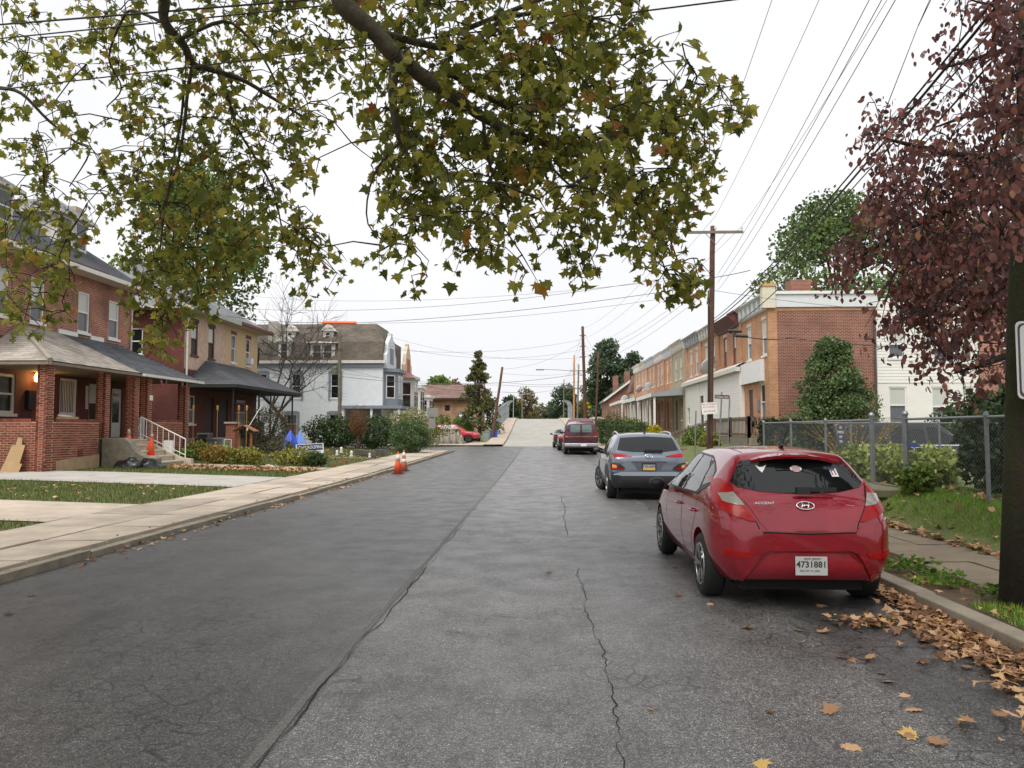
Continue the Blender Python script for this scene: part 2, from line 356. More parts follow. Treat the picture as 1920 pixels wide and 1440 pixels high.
# ================================================================ ground, road, pavements
def rz(Y):
    if Y < 25: return 0.
    if Y < 62: return .007*(Y-25)
    if Y < 125:
        t = (Y-62)/63; return .259+3.05*(t*t*(3-2*t)*.55+t*.45)
    t = min(1, (Y-125)/90); return 3.31-3.3*(t*t*(3-2*t))
def rkerb(Y): return 3.3+.0145*min(Y, 55)
LK = -5.68
def strip(mb, xa, xb, ys, zf, mi=0):
    for a, b in zip(ys, ys[1:]):
        mb.face([(xa(a), a, zf(a)), (xb(a), a, zf(a)), (xb(b), b, zf(b)), (xa(b), b, zf(b))], mi)
def frange(a, b, n): return [a+(b-a)*i/n for i in range(n+1)]
def asphalt():
    m = bpy.data.materials.new('worn_asphalt'); t, N, L, b = nodes(m)
    tc = N.new('ShaderNodeTexCoord'); sp = N.new('ShaderNodeSeparateXYZ'); L.new(tc.outputs['Object'], sp.inputs[0])
    def noise(s, d=6, ro=.6, vec=None):
        n = N.new('ShaderNodeTexNoise'); n.inputs['Scale'].default_value = s; n.inputs['Detail'].default_value = d; n.inputs['Roughness'].default_value = ro; L.new(vec or tc.outputs['Object'], n.inputs['Vector']); return n.outputs['Fac']
    def mrange(x, a, b_, c, d):
        r = N.new('ShaderNodeMapRange'); r.interpolation_type = 'SMOOTHSTEP'
        for i, v in zip((1, 2, 3, 4), (a, b_, c, d)): r.inputs[i].default_value = v
        L.new(x, r.inputs[0]); return r.outputs[0]
    def math_(op, a, b_):
        n = N.new('ShaderNodeMath'); n.operation = op
        for i, x in enumerate((a, b_)):
            if isinstance(x, (int, float)): n.inputs[i].default_value = x
            else: L.new(x, n.inputs[i])
        return n.outputs[0]
    # older, darker paving left of the joint; patched gutter strip on the right
    lane = mrange(math_('ADD', sp.outputs[0], math_('MULTIPLY', noise(1.3), .10)), -1.34, -1.30, 0, 1)
    gut = mrange(math_('ADD', sp.outputs[0], math_('MULTIPLY', noise(.9), .9)), 2.55, 2.75, 0, 1)
    c1 = N.new('ShaderNodeMix'); c1.data_type = 'RGBA'; c1.inputs[6].default_value = (.068, .066, .063, 1); c1.inputs[7].default_value = (.128, .125, .121, 1); L.new(lane, c1.inputs[0])
    c2 = N.new('ShaderNodeMix'); c2.data_type = 'RGBA'; L.new(c1.outputs[2], c2.inputs[6]); c2.inputs[7].default_value = (.072, .070, .069, 1); L.new(gut, c2.inputs[0])
    mp = N.new('ShaderNodeMapping'); mp.inputs['Scale'].default_value = (1, .55, 1); L.new(tc.outputs['Object'], mp.inputs[0])
    st = math_('MULTIPLY', mrange(noise(1.7, 12, .78, mp.outputs[0]), .34, .66, .70, 1.18), mrange(noise(17, 6, .7), .35, .66, .72, 1.25))
    spk = math_('MULTIPLY', mrange(noise(125, 2, .6), .38, .64, .36, 1.8), mrange(noise(48, 3, .6), .38, .64, .62, 1.45))
    vo = N.new('ShaderNodeTexVoronoi'); vo.inputs['Scale'].default_value = 62; L.new(tc.outputs['Object'], vo.inputs['Vector'])
    fl = mrange(vo.outputs['Distance'], .12, .26, 2.1, .95)
    dist = N.new('ShaderNodeTexNoise'); dist.inputs['Scale'].default_value = 2.5; dist.inputs['Detail'].default_value = 6; L.new(tc.outputs['Object'], dist.inputs['Vector'])
    dm = N.new('ShaderNodeMix'); dm.data_type = 'RGBA'; dm.inputs[0].default_value = .16; L.new(tc.outputs['Object'], dm.inputs[6]); L.new(dist.outputs['Color'], dm.inputs[7])
    v2 = N.new('ShaderNodeTexVoronoi'); v2.feature = 'DISTANCE_TO_EDGE'; v2.inputs['Scale'].default_value = 6.5; L.new(dm.outputs[2], v2.inputs['Vector'])
    ck = mrange(v2.outputs['Distance'], .01, .055, 1, 0)
    ckm = mrange(noise(.55, 7, .75), .46, .60, 0, 1)
    crack = math_('SUBTRACT', 1, math_('MULTIPLY', math_('MULTIPLY', ck, ckm), .8))
    mp2 = N.new('ShaderNodeMapping'); mp2.inputs['Scale'].default_value = (1, .4, 1); mp2.inputs['Location'].default_value = (3.1, 7.7, 0); L.new(tc.outputs['Object'], mp2.inputs[0])
    wet = mrange(noise(.9, 10, .8, mp2.outputs[0]), .53, .62, 1, .66)      # old spills and worn, darker streaks
    pale = mrange(noise(.75, 8, .7, mp.outputs[0]), .60, .66, 1, 1.28)     # worn through, stony patches
    fleck = mrange(noise(78, 1, .5), .60, .72, 1, 2.5)
    f = math_('MULTIPLY', math_('MULTIPLY', math_('MULTIPLY', st, spk), math_('MULTIPLY', fl, crack)), math_('MULTIPLY', fleck, math_('MULTIPLY', wet, pale)))
    mu = N.new('ShaderNodeMix'); mu.data_type = 'RGBA'; mu.blend_type = 'MULTIPLY'; mu.inputs[0].default_value = 1; L.new(c2.outputs[2], mu.inputs[6]); L.new(f, mu.inputs[7])
    L.new(mu.outputs[2], b.inputs['Base Color']); L.new(mrange(noise(2, 5), .3, .7, .30, .48), b.inputs['Roughness'])
    bp = N.new('ShaderNodeBump'); bp.inputs['Strength'].default_value = .3; bp.inputs['Distance'].default_value = .004
    L.new(math_('MULTIPLY', spk, crack), bp.inputs['Height']); L.new(bp.outputs[0], b.inputs['Normal'])
    return m
asph = asphalt()
sidestreet = M('side_street_asphalt', (.12, .12, .118), .8, var=.25, scale=2, bump=.2, bscale=150)
bridgeconc = M('bridge_concrete_road', '#a09d96', .85, var=.25, scale=.9, detail=10)
paleconc = M('pale_sidewalk_concrete', '#b0a393', .9, var=.3, scale=1.6, bump=.2, bscale=120, detail=11)
paleconc2 = M('pale_sidewalk_concrete_grey', '#9d9284', .9, var=.34, scale=2.1, bump=.2, bscale=120, detail=11)
brownconc = M('brown_sidewalk_concrete', '#837663', .92, var=.25, scale=3, bump=.2, bscale=120)
driveconc = M('driveway_concrete', '#a6a29b', .9, var=.22, scale=1.5, bump=.2, bscale=80)
soil = M('soil', '#5a4936', .95, var=.35, scale=5, bump=.4, bscale=30)
turf = M('turf', '#5b6234', .95, var=.4, scale=2.5, bump=.3, bscale=60)
earth = M('far_ground', '#6a6a4a', .95, var=.3, scale=.2)
mb = MB(); mb.face([(-320, -40, -.06), (320, -40, -.06), (320, 900, -.06), (-320, 900, -.06)]); tag(mb.build('ground', earth), kind='structure')
mb = MB(); ys = [-9]+frange(0, 62, 60)
strip(mb, lambda y: LK, rkerb, ys, rz); road = tag(mb.build('road', asph), kind='structure')
# joint between the two pavings: pale sealed band and the open crack in it
band = M('joint_sealed_band', (.13, .127, .12), .85, var=.6, scale=70, bump=.5, bscale=160, detail=3)
crackm = M('open_crack', (.012, .012, .012), .95, var=.3)
def ribbon(xf, wf, ys, dz):
    V = []; Fc = []
    for i, y in enumerate(ys):
        x, w = xf(y), wf(y); V += [(x-w/2, y, rz(y)+dz), (x+w/2, y, rz(y)+dz)]
        if i: Fc.append((2*i-2, 2*i-1, 2*i+1, 2*i))
    return V, Fc
ys = np.arange(2.5, 46, .12); jn = .007*np.sin(ys*.7)+.006*np.sin(ys*1.9+1)+rng.normal(0, .006, len(ys))+np.where(ys > 6.3, .025, 0); jn -= np.linspace(0, jn[-1], len(ys)); jd = dict(zip(ys, jn))
ew = np.convolve(rng.normal(0, 1, len(ys)+8), np.ones(9)/9, 'valid')
V, Fc = ribbon(lambda y: -1.425+jd[y]*.4, lambda y: .055+.01*math.sin(y*1.7)+.012*math.sin(y*5.1)+random.uniform(-.008, .008), ys, .003); npmesh('joint_band', V, Fc, band, road)
cw = dict(zip(ys, np.clip(.009+.020*ew, 0.0012, .032)*np.where(ys < 14, 1, .45)))
V, Fc = ribbon(lambda y: -1.37+jd[y]+.012*math.sin(y*6), lambda y: cw[y], ys, .006); npmesh('joint_crack', V, Fc, crackm, road)
ys2 = np.arange(2.5, 9.2, .07); j2 = np.cumsum(rng.normal(0, .008, len(ys2)))+rng.normal(0, .009, len(ys2)); j2 -= np.linspace(0, j2[-1], len(ys2)); k2 = dict(zip(ys2, j2))
V, Fc = ribbon(lambda y: .34+.008*y+k2[y], lambda y: .002+.006*abs(math.sin(y*3)), ys2, .004); npmesh('side_crack', V, Fc, crackm, road)
ys3 = np.arange(12, 19, .1); j3 = np.cumsum(rng.normal(0, .01, len(ys3))); k3 = dict(zip(ys3, j3))
V, Fc = ribbon(lambda y: .40+k3[y], lambda y: .01, ys3, .004); npmesh('side_crack', V, Fc, crackm, road)
# cross streets
mb = MB(); strip(mb, lambda y: -60, lambda y: LK, frange(50.5, 61.5, 8), lambda y: rz(y)-.004); tag(mb.build('side_street', sidestreet), kind='structure')
mb = MB(); strip(mb, rkerb, lambda y: 60, frange(24.6, 33.4, 6), lambda y: rz(y)-.004); tag(mb.build('side_street', sidestreet), kind='structure')
# bridge road and its pavements
BL, BR_ = (lambda y: -3.15-.75*min(1, max(0, (y-62)/60))), (lambda y: 3.35-.6*min(1, max(0, (y-62)/60)))
ys = frange(62, 130, 34)+frange(134, 215, 12)
mb = MB(); strip(mb, BL, BR_, ys, rz); bridge = tag(mb.build('bridge_road', bridgeconc), kind='structure')
for nm, fa, fb in (('bridge_sidewalk', lambda y: BL(y)-1.5, BL), ('bridge_sidewalk', BR_, lambda y: BR_(y)+1.5)):
    mb = MB(); zt = lambda y: rz(y)+.16; strip(mb, fa, fb, ys, zt)
    for f in (fa, fb):
        for a, b in zip(ys, ys[1:]): mb.face([(f(a), a, rz(a)-1), (f(b), b, rz(b)-1), (f(b), b, zt(b)), (f(a), a, zt(a))])
    tag(mb.build(nm, paleconc), kind='structure')
mb = MB()   # embankment under the bridge road
strip(mb, lambda y: BL(y)-9, lambda y: BL(y)-1.5, ys, lambda y: rz(y)*.35); strip(mb, lambda y: BR_(y)+1.5, lambda y: BR_(y)+9, ys, lambda y: rz(y)*.35)
tag(mb.build('embankment', turf), kind='structure')
# -------- left pavement: kerb stones and concrete slabs, each a piece of its own
def slab(par, x0, x1, y0, y1, zt, mat, name='slab', th=.12, gap=.016, tilt=.010):
    dz = [random.uniform(-tilt, tilt) for _ in range(4)]
    x0 += gap; x1 -= gap; y0 += gap; y1 -= gap; mb = MB(); zf = lambda x, y: zt+rz(y)
    v = [(x0, y0, zf(x0, y0)+dz[0]), (x1, y0, zf(x1, y0)+dz[1]), (x1, y1, zf(x1, y1)+dz[2]), (x0, y1, zf(x0, y1)+dz[3])]
    mb.prism(v, (0, 0, 0), (0, 0, -th)); return mb.build(name, mat, par)
mb = MB(); strip(mb, lambda y: -8.1, lambda y: LK-.02, [-9]+frange(0, 50, 40), lambda y: rz(y)+.06); sw = tag(mb.build('sidewalk', soil), kind='structure')
y = 1.2
while y < 49:
    L_ = random.choice((1.35, 1.5, 1.5, 1.65)); L_ = min(L_, 50-y)
    slab(sw, -8.0, -6.78, y, y+L_, .125, random.choice((paleconc, paleconc, paleconc2))); slab(sw, -6.78, -5.86, y, y+L_, .122, random.choice((paleconc, paleconc2, paleconc)))
    y += L_
kerbl = M('left_kerb_concrete', '#877f70', .95, var=.4, scale=5, bump=.4, bscale=60)
mb = MB(); strip(mb, lambda y: LK-.16, lambda y: LK-.01, [-9]+frange(0, 50, 40), lambda y: rz(y)+.03); kb = tag(mb.build('kerb', concdark), kind='structure')
y = 1.0
while y < 49.6:
    L_ = min(random.uniform(1.7, 2.6), 50-y); slab(kb, LK-.17, LK+random.uniform(-.01, .015), y, y+L_, .092+random.uniform(-.02, .008), kerbl, 'kerb_stone', .2, .006, .008); y += L_
# right pavement
mb = MB(); strip(mb, lambda y: rkerb(y)+.02, lambda y: 5.5, [-9]+frange(0, 24.4, 16), lambda y: rz(y)+.06); sw2 = tag(mb.build('sidewalk', soil), kind='structure')
y = 1.0
while y < 24:
    L_ = min(random.uniform(1.25, 1.5), 24.5-y); slab(sw2, 4.12+.012*y, 4.72+.012*y, y, y+L_, .13, brownconc, tilt=.012); slab(sw2, 4.72+.012*y, 5.32+.012*y, y, y+L_, .135, brownconc, tilt=.012); y += L_
mb = MB(); strip(mb, lambda y: rkerb(y)+.01, lambda y: rkerb(y)+.17, [-9]+frange(0, 24.4, 16), lambda y: rz(y)+.03); kb2 = tag(mb.build('kerb', concdark), kind='structure')
kerbm = M('kerb_concrete', '#8c8474', .92, var=.3, scale=4, bump=.3, bscale=70)
y = 1.2
while y < 24.2:
    L_ = min(random.uniform(1.5, 2.3), 24.4-y); mb = MB(); g = .006; x0, x1 = rkerb(y+L_/2), rkerb(y+L_/2)+.17
    mb.prism([(x0, y+g, .128), (x1, y+g, .135), (x1, y+L_-g, .135), (x0, y+L_-g, .128)], (0, 0, 0), (0, 0, -.22)); mb.build('kerb_stone', kerbm, kb2, bevel=.012); y += L_
mb = MB(); strip(mb, lambda y: 4.1, lambda y: 6.3, frange(33.6, 62, 16), lambda y: rz(y)+.13)
for a in (33.6,): mb.face([(4.1, a, 0), (6.3, a, 0), (6.3, a, rz(a)+.13), (4.1, a, rz(a)+.13)])
strip(mb, lambda y: 4.1, lambda y: 4.1, [33.6, 62], lambda y: rz(y)); tag(mb.build('sidewalk', paleconc2), kind='structure')
# -------- lawns and yards
def lz(x, y):     # left yard height
    t = min(1, max(0, (-8-x)/6.5)); return rz(y)+.11+.19*t
def grid(mb, x0, x1, y0, y1, zf, nx, ny, mi=0):
    i = len(mb.v)
    for a in frange(y0, y1, ny):
        for c in frange(x0, x1, nx): mb.v.append((c, a, zf(c, a)))
    for j in range(ny):
        for k in range(nx):
            q = i+j*(nx+1)+k; mb.f.append((q, q+1, q+nx+2, q+nx+1)); mb.m.append(mi)
mb = MB(); grid(mb, -60, -8.0, -9, 50.4, lz, 60, 60); tag(mb.build('lawn', turf), kind='structure')
mb = MB()
zz = lambda x, y: lz(x, y)+.02
grid(mb, -18, -8.0, 12.3, 15.2, zz, 8, 3); tag(mb.build('walkway', paleconc), kind='structure')
mb = MB(); grid(mb, -30, -8.0, 19.9, 23.9, zz, 12, 6); tag(mb.build('driveway', driveconc), kind='structure')
mb = MB(); grid(mb, -13.4, -8.0, 28.0, 29.3, zz, 6, 2); tag(mb.build('walkway', paleconc2), kind='structure')
mb = MB(); grid(mb, -13.4, -8.0, 36.5, 37.7, zz, 6, 2); tag(mb.build('walkway', paleconc2), kind='structure')
def rzr(x, y):    # right yard: bank up to a terrace
    t = min(1, max(0, (x-5.25-.012*y)/.95)); return .12+.44*t*t*(3-2*t)
mb = MB(); grid(mb, 5.3, 30, -9, 24.4, lambda x, y: rzr(x, y), 60, 40); tag(mb.build('lawn', turf), kind='structure')
mb = MB(); grid(mb, 6.3, 40, 33.6, 120, lambda x, y: rz(min(y, 62))+.13+.55*min(1, max(0, (x-6.3)/2)), 20, 20); tag(mb.build('lawn', turf), kind='structure')
mb = MB(); grid(mb, -60, -3.6, 61.5, 150, lambda x, y: rz(62)+.1+(.0 if x < -8 else 0), 10, 10); tag(mb.build('lawn', turf), kind='structure')
mb = MB(); strip(mb, lambda y: -16, lambda y: -4.7, frange(61.6, 66, 3), lambda y: rz(62)+.13); strip(mb, lambda y: -6.6, lambda y: -4.7, frange(66, 76, 3), lambda y: rz(62)+.13)
mb.face([(-16, 61.6, .1), (-4.7, 61.6, .1), (-4.7, 61.6, rz(62)+.13), (-16, 61.6, rz(62)+.13)]); tag(mb.build('sidewalk', paleconc), kind='structure')
# grass blades
grassm = leafmat('grass_blades', [(0, '#4c6b22'), (.45, '#6f9531'), (.8, '#8fb046'), (1, '#b3a868')], .3)
grassd = leafmat('dull_grass_blades', [(0, '#3b4a20'), (.45, '#566632'), (.8, '#75783f'), (1, '#9a8a5c')], .3)
def grass(name, zf, area, n, h, keep=None, hv=.4, mat=None):
    p = np.column_stack([rng.uniform(area[0], area[1], n), rng.uniform(area[2], area[3], n)])
    if keep is not None: p = p[np.array([keep(x, y) for x, y in p])]
    n = len(p); z = np.array([zf(x, y) for x, y in p])
    az = rng.uniform(0, 6.283, n); tl = rng.normal(0, .45, n); c, s = np.cos(az), np.sin(az); ct, stl = np.cos(tl), np.sin(tl)
    rot = np.stack([np.stack([c, -s*ct, s*stl], 1), np.stack([s, c*ct, -c*stl], 1), np.stack([0*c, stl, ct], 1)], 1)
    sc = h*rng.uniform(1-hv, 1+hv, n)
    V, Fc = scatter(BLADE[0]*np.array([1.6, 1, 1]), BLADE[1], np.column_stack([p, z-.01]), rot, sc)
    return tag(npmesh(name, V, Fc, mat or grassm, None, np.repeat(rng.beta(2, 2, n), 3)), kind='stuff')
tag(grass('grass', rzr, (5.28, 7.6, 5, 14.5), 52000, .055, lambda x, y: x > 5.3+.012*y+.1*math.sin(y*3)), 'short green grass on the sloping bank beside the brown sidewalk', 'grass')
tag(grass('grass', lambda x, y: .115, (3.46, 4.15, 4.2, 9.0), 8000, .06, lambda x, y: 3.58+.01*y < x < 4.12+.012*y and (y < 6.9 or math.sin(y*5)+math.sin(y*2.3) > .1 or x > 4.1)), 'weedy grass tufts between the right kerb and the sidewalk', 'grass')
tag(grass('grass', lz, (-16, -8.0, 15.3, 19.8), 22000, .08, mat=grassd), 'strip of green grass between the pale walkway and the driveway', 'grass')
tag(grass('grass', lz, (-12, -8.0, 8, 12.2), 9000, .08, mat=grassd), 'grass plot before the pale walkway', 'grass')
tag(grass('grass', lz, (-14.8, -8.0, 24.0, 27.8), 9000, .10, mat=grassd), 'patchy grass between the driveway and the porch steps', 'grass')
tag(grass('grass', lz, (-14.5, -8.0, 29.4, 50), 22000, .11, mat=grassd), 'front yard grass around the garden ornaments', 'grass')
# ================================================================ pieces: bricks, shingles, boards
def piecemat(name, cols, rough=.9, bump=.25, bscale=45):
    if name in _mc: return _mc[name]
    m = bpy.data.materials.new(name); t, N, L, b = nodes(m); _mc[name] = m
    oi = N.new('ShaderNodeObjectInfo'); g = N.new('ShaderNodeNewGeometry')
    a = N.new('ShaderNodeMath'); a.operation = 'ADD'; L.new(oi.outputs['Random'], a.inputs[0]); L.new(g.outputs['Random Per Island'], a.inputs[1])
    fr = N.new('ShaderNodeMath'); fr.operation = 'FRACT'; L.new(a.outputs[0], fr.inputs[0])
    r = N.new('ShaderNodeValToRGB'); el = r.color_ramp.elements
    while len(el) < len(cols): el.new(.5)
    for i, (e, c) in enumerate(zip(el, cols)): e.position = i/(len(cols)-1); e.color = lin(c)+(1,)
    L.new(fr.outputs[0], r.inputs[0])
    no = N.new('ShaderNodeTexNoise'); no.inputs['Scale'].default_value = 1.3; no.inputs['Detail'].default_value = 9; L.new(g.outputs['Position'], no.inputs['Vector'])
    mr = N.new('ShaderNodeMapRange'); mr.inputs[1].default_value = .3; mr.inputs[2].default_value = .7; mr.inputs[3].default_value = .7; mr.inputs[4].default_value = 1.25; L.new(no.outputs['Fac'], mr.inputs[0])
    mu = N.new('ShaderNodeMix'); mu.data_type = 'RGBA'; mu.blend_type = 'MULTIPLY'; mu.inputs[0].default_value = 1; L.new(r.outputs[0], mu.inputs[6]); L.new(mr.outputs[0], mu.inputs[7]); L.new(mu.outputs[2], b.inputs['Base Color'])
    b.inputs['Roughness'].default_value = rough
    n2 = N.new('ShaderNodeTexNoise'); n2.inputs['Scale'].default_value = bscale; L.new(g.outputs['Position'], n2.inputs['Vector']); bp = N.new('ShaderNodeBump'); bp.inputs['Strength'].default_value = bump; bp.inputs['Distance'].default_value = .01; L.new(n2.outputs['Fac'], bp.inputs['Height']); L.new(bp.outputs[0], b.inputs['Normal'])
    return m
_unit = {}
def unit(mat):
    if mat.name not in _unit:
        mb = MB(); mb.box(-.5, -.5, -.5, .5, .5, .5); me = mb.mesh('piece'); me.materials.append(mat); _unit[mat.name] = me
    return _unit[mat.name]
def pieces(par, lst, mat, name, rest, nmax=300):
    "lst of (matrix, size): the first nmax as objects sharing one mesh, the others joined into one part"
    for M4, s in lst[:nmax]:
        o = bpy.data.objects.new(name, unit(mat)); link(o, par, M4 @ Matrix.Diagonal((*s, 1)))
    if len(lst) > nmax:
        mb = MB()
        for M4, s in lst[nmax:]: mb.obox(M4, *s)
        tag(mb.build(rest, mat, par, fix=False), kind='stuff')
def lay(face, c, h0, h1, z0, z1, L_=.196, H=.056, g=.019, proud=.008, ops=()):
    out = []; z = z0; row = 0
    while z+H <= z1+.01:
        h = h0-(.5*(L_+g) if row % 2 else 0)
        while h < h1-.02:
            a, b = max(h, h0), min(h+L_, h1)
            if b-a > .04 and not any(a < o[1] and b > o[0] and z < o[3] and z+H > o[2] for o in ops):
                p0 = wp(face, c, (a+b)/2, 0, z+H/2); d = Vector(wp(face, 0, 0, 1, 0)); pr = proud+random.uniform(-.003, .003)
                sz = (.09, b-a, H) if face[0] == 'x' else (b-a, .09, H)
                out.append((Matrix.Translation(Vector(p0)+d*(pr-.045)), sz))
            h += L_+g
        z += H+g; row += 1
    return out
def shingles(poly, edir, w=.3, ex=.15):
    "poly: 3D roof slope, first two points on the eave; rows of tabs from the eave up"
    o = Vector(poly[0]); e = Vector(edir).normalized(); nrm = None
    for k in range(1, len(poly)-1):
        n = (Vector(poly[k])-o).cross(Vector(poly[k+1])-o)
        if n.length > 1e-4: nrm = n.normalized(); break
    if nrm.z < 0: nrm = -nrm
    s = nrm.cross(e).normalized()
    if s.z < 0: s = -s
    P2 = [((Vector(p)-o).dot(e), (Vector(p)-o).dot(s)) for p in poly]; smax = max(q for _, q in P2)
    out = []; row = 0; t = 0.0; base = Matrix((e, s, e.cross(s))).transposed().to_4x4()
    sg = 1 if e.cross(s).z > 0 else -1
    while t < smax-.03:
        q = t+ex*.5; xs = []
        for (a, b), (c, d) in zip(P2, P2[1:]+P2[:1]):
            if (b-q)*(d-q) < 0: xs.append(a+(c-a)*(q-b)/(d-b))
        if len(xs) >= 2:
            lo, hi = min(xs), max(xs); h = lo-(w/2 if row % 2 else 0)
            while h < hi:
                a, b = max(h, lo), min(h+w, hi)
                if b-a > .03:
                    M4 = base.copy(); M4.translation = o+e*((a+b)/2)+s*(t+.09)+nrm*(.012+random.uniform(0, .004))
                    out.append((M4 @ Matrix.Rotation(-sg*.05, 4, 'X'), (b-a-.006, .19, .008)))
                h += w
        t += ex; row += 1
    return out
# ================================================================ red brick twin house on the left
redbrick = brickmat('red_brick', '#9c5c4a', '#83493b', '#ab9482', blot=.4)
darkredbrick = brickmat('dark_red_painted_brick', '#6b3b34', '#5c302a', '#6b4038', blot=.35)
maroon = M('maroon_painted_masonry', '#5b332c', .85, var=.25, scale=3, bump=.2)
mortar = M('mortar', '#bd9c80', .95, var=.2, scale=8, bump=.3)
porchbrick = piecemat('porch_brick', ['#74392d', '#8a4a3b', '#64302a', '#925643'])
tanshingle = piecemat('tan_grey_shingle', ['#9c948a', '#a8a096', '#8e877e', '#a39a90'])
darkshingle = piecemat('charcoal_shingle', ['#4d4f53', '#565a5e', '#45474b', '#505357'])
roofdark = shinglemat('charcoal_roof', '#54565b', '#494b50', '#34363a')
roofgrey = shinglemat('grey_roof', '#85868a', '#77787b', '#57585a')
roofbrown = shinglemat('brown_grey_mansard', '#6f665b', '#5d554b', '#3c3731', w=.25, h=.16)
soffit = M('cream_soffit', '#c9bfae', .75, var=.1)
gutterm = M('gutter_white', '#d5d2ca', .5, var=.12, scale=2)
rustred = M('red_gutter_paint', '#6b3028', .6, var=.25)
def hiproof(par, x0, x1, y0, y1, ze, pitch, mat, oh_mat=soffit, ridge_axis='y', th=.12):
    mb = MB(); hw = min(x1-x0, y1-y0)/2; zr = ze+hw*pitch
    if (x1-x0) <= (y1-y0): r0, r1 = ((x0+x1)/2, y0+hw, zr), ((x0+x1)/2, y1-hw, zr)
    else: r0, r1 = (x0+hw, (y0+y1)/2, zr), (x1-hw, (y0+y1)/2, zr)
    A, B, C, D = (x0, y0, ze), (x1, y0, ze), (x1, y1, ze), (x0, y1, ze)
    if (x1-x0) <= (y1-y0): fs = ([A, B, r0], [B, C, r1, r0], [C, D, r1], [D, A, r0, r1])
    else: fs = ([A, B, r1, r0], [B, C, r1], [C, D, r0, r1], [D, A, r0])
    for f in fs: mb.face(f)
    r = mb.build('roof', mat, par)
    mb = MB(); mb.box(x0, y0, ze-th, x1, y1, ze-.004); mb.build('soffit', oh_mat, r)
    return r, zr
MK = mark()
H1 = thing('brick_twin_house', 'red brick twin house with a tan shingled porch roof and brick porch piers', 'house', (-17.5, 28.3, .3))
XF = -17.5
mb = MB(); up = [(24.65, 25.35, 5.35, 6.95), (26.45, 27.2, 5.35, 6.9), (29.2, 29.95, 5.35, 6.9), (31.3, 32.05, 5.35, 6.9)]
wall(mb, 'x+', XF, 23.4, 33.1, 4.7, 7.5, up); wall(mb, 'y-', 23.4, -27, XF, .3, 7.5)
mb.face([(XF, 33.1, .3), (-27, 33.1, .3), (-27, 33.1, 7.5), (XF, 33.1, 7.5)]); mb.face([(-27, 23.4, .3), (-27, 33.1, .3), (-27, 33.1, 7.5), (-27, 23.4, 7.5)])
mb.build('wall', redbrick, H1)
lo = [(24.35, 25.85, 2.14, 3.45), (28.25, 29.3, 1.3, 3.5), (30.1, 30.85, 1.95, 3.4), (31.7, 32.5, 1.3, 3.3)]
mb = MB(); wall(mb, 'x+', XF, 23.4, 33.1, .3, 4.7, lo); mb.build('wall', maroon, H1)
for i, o in enumerate(up): window(H1, 'x+', XF, *o, bot=screen, top=shade)
window(H1, 'x+', XF, *lo[0], fm=offwhite, fw=.09); window(H1, 'x+', XF, *lo[2], fm=offwhite, top=shade)
def iron_door(par, face, c, h0, h1, z0, z1):
    mb = MB(); fbox(mb, face, c, h0, h1, -.12, -.08, z0, z1); d = mb.build('door', glass, par)
    mb = MB(); w = .07
    for a, b, p, q in ((h0, h0+w, z0, z1), (h1-w, h1, z0, z1), (h0+w, h1-w, z1-w, z1), (h0+w, h1-w, z0, z0+w), (h0+w, h1-w, z0+.75, z0+.95)): fbox(mb, face, c, a, b, -.08, -.03, p, q)
    f = mb.build('door_frame', white, d)
    for k in range(9):
        h = h0+w+(h1-h0-2*w)*(k+.5)/9; mb = MB(); fbox(mb, face, c, h-.011, h+.011, -.07, -.045, z0+w, z1-w); mb.build('door_bar', white, d)
    return d
iron_door(H1, 'x+', XF, *lo[1])
mb = MB(); fbox(mb, 'x+', XF, *lo[3][:2], -.11, -.06, *lo[3][2:]); d = mb.build('door', offwhite, H1); mb = MB(); fbox(mb, 'x+', XF, 31.85, 32.35, -.06, -.05, 1.9, 3.1); mb.build('pane', glass, d)
roof1, zr1 = hiproof(H1, -27.6, -16.9, 22.8, 33.7, 7.62, .76, roofdark)
mb = MB(); mb.box(-16.93, 22.8, 7.5, -16.78, 33.7, 7.66); mb.build('gutter', gutterm, roof1); mb = MB(); mb.box(-16.96, 22.8, 7.66, -16.8, 30.0, 7.72); mb.build('gutter_edge', rustred, roof1)
def dormer(par, x, y0, y1, z0, z1, depth=2.6, side=roofgrey):
    mb = MB(); mb.box(x-depth, y0, z0, x, y1, z1); d = mb.build('dormer', offwhite, par)
    n = max(1, round((y1-y0)/.95)); w = (y1-y0)/n
    for k in range(n):
        a = y0+k*w+.1
        mb = MB(); mb.box(x, a, z0+.25, x+.05, a+w-.2, z1-.12); f = mb.build('window_frame', white, d)
        mb = MB(); mb.box(x+.05, a+.07, z0+.32, x+.06, a+w-.27, (z0+z1)/2+.02); mb.build('pane', glass, f)
        mb = MB(); mb.box(x+.05, a+.07, (z0+z1)/2+.08, x+.06, a+w-.27, z1-.19); mb.build('pane', glass, f)
    mb = MB(); c = (y0+y1)/2; o = .28
    A, B, C, D = (x+o, y0-o, z1), (x+o, y1+o, z1), (x-depth, y1+o, z1), (x-depth, y0-o, z1); r0 = (x-.7, c, z1+.75); r1 = (x-depth, c, z1+.75)
    mb.face([A, B, r0]); mb.face([B, C, r1, r0]); mb.face([D, A, r0, r1]); mb.build('dormer_roof', side, d)
    mb = MB(); mb.box(x-depth, y0-o, z1-.1, x+o, y1+o, z1-.004); mb.build('dormer_soffit', offwhite, d)
    return d
dormer(H1, -18.35, 24.5, 26.6, 8.5, 10.0); dormer(H1, -18.35, 29.1, 31.0, 8.5, 10.0)
mb = MB(); mb.box(-20.1, 31.9, 8.6, -19.4, 32.5, 11.0); mb.build('chimney', M('tan_brick', '#b0a08c', .9, var=.2), H1)
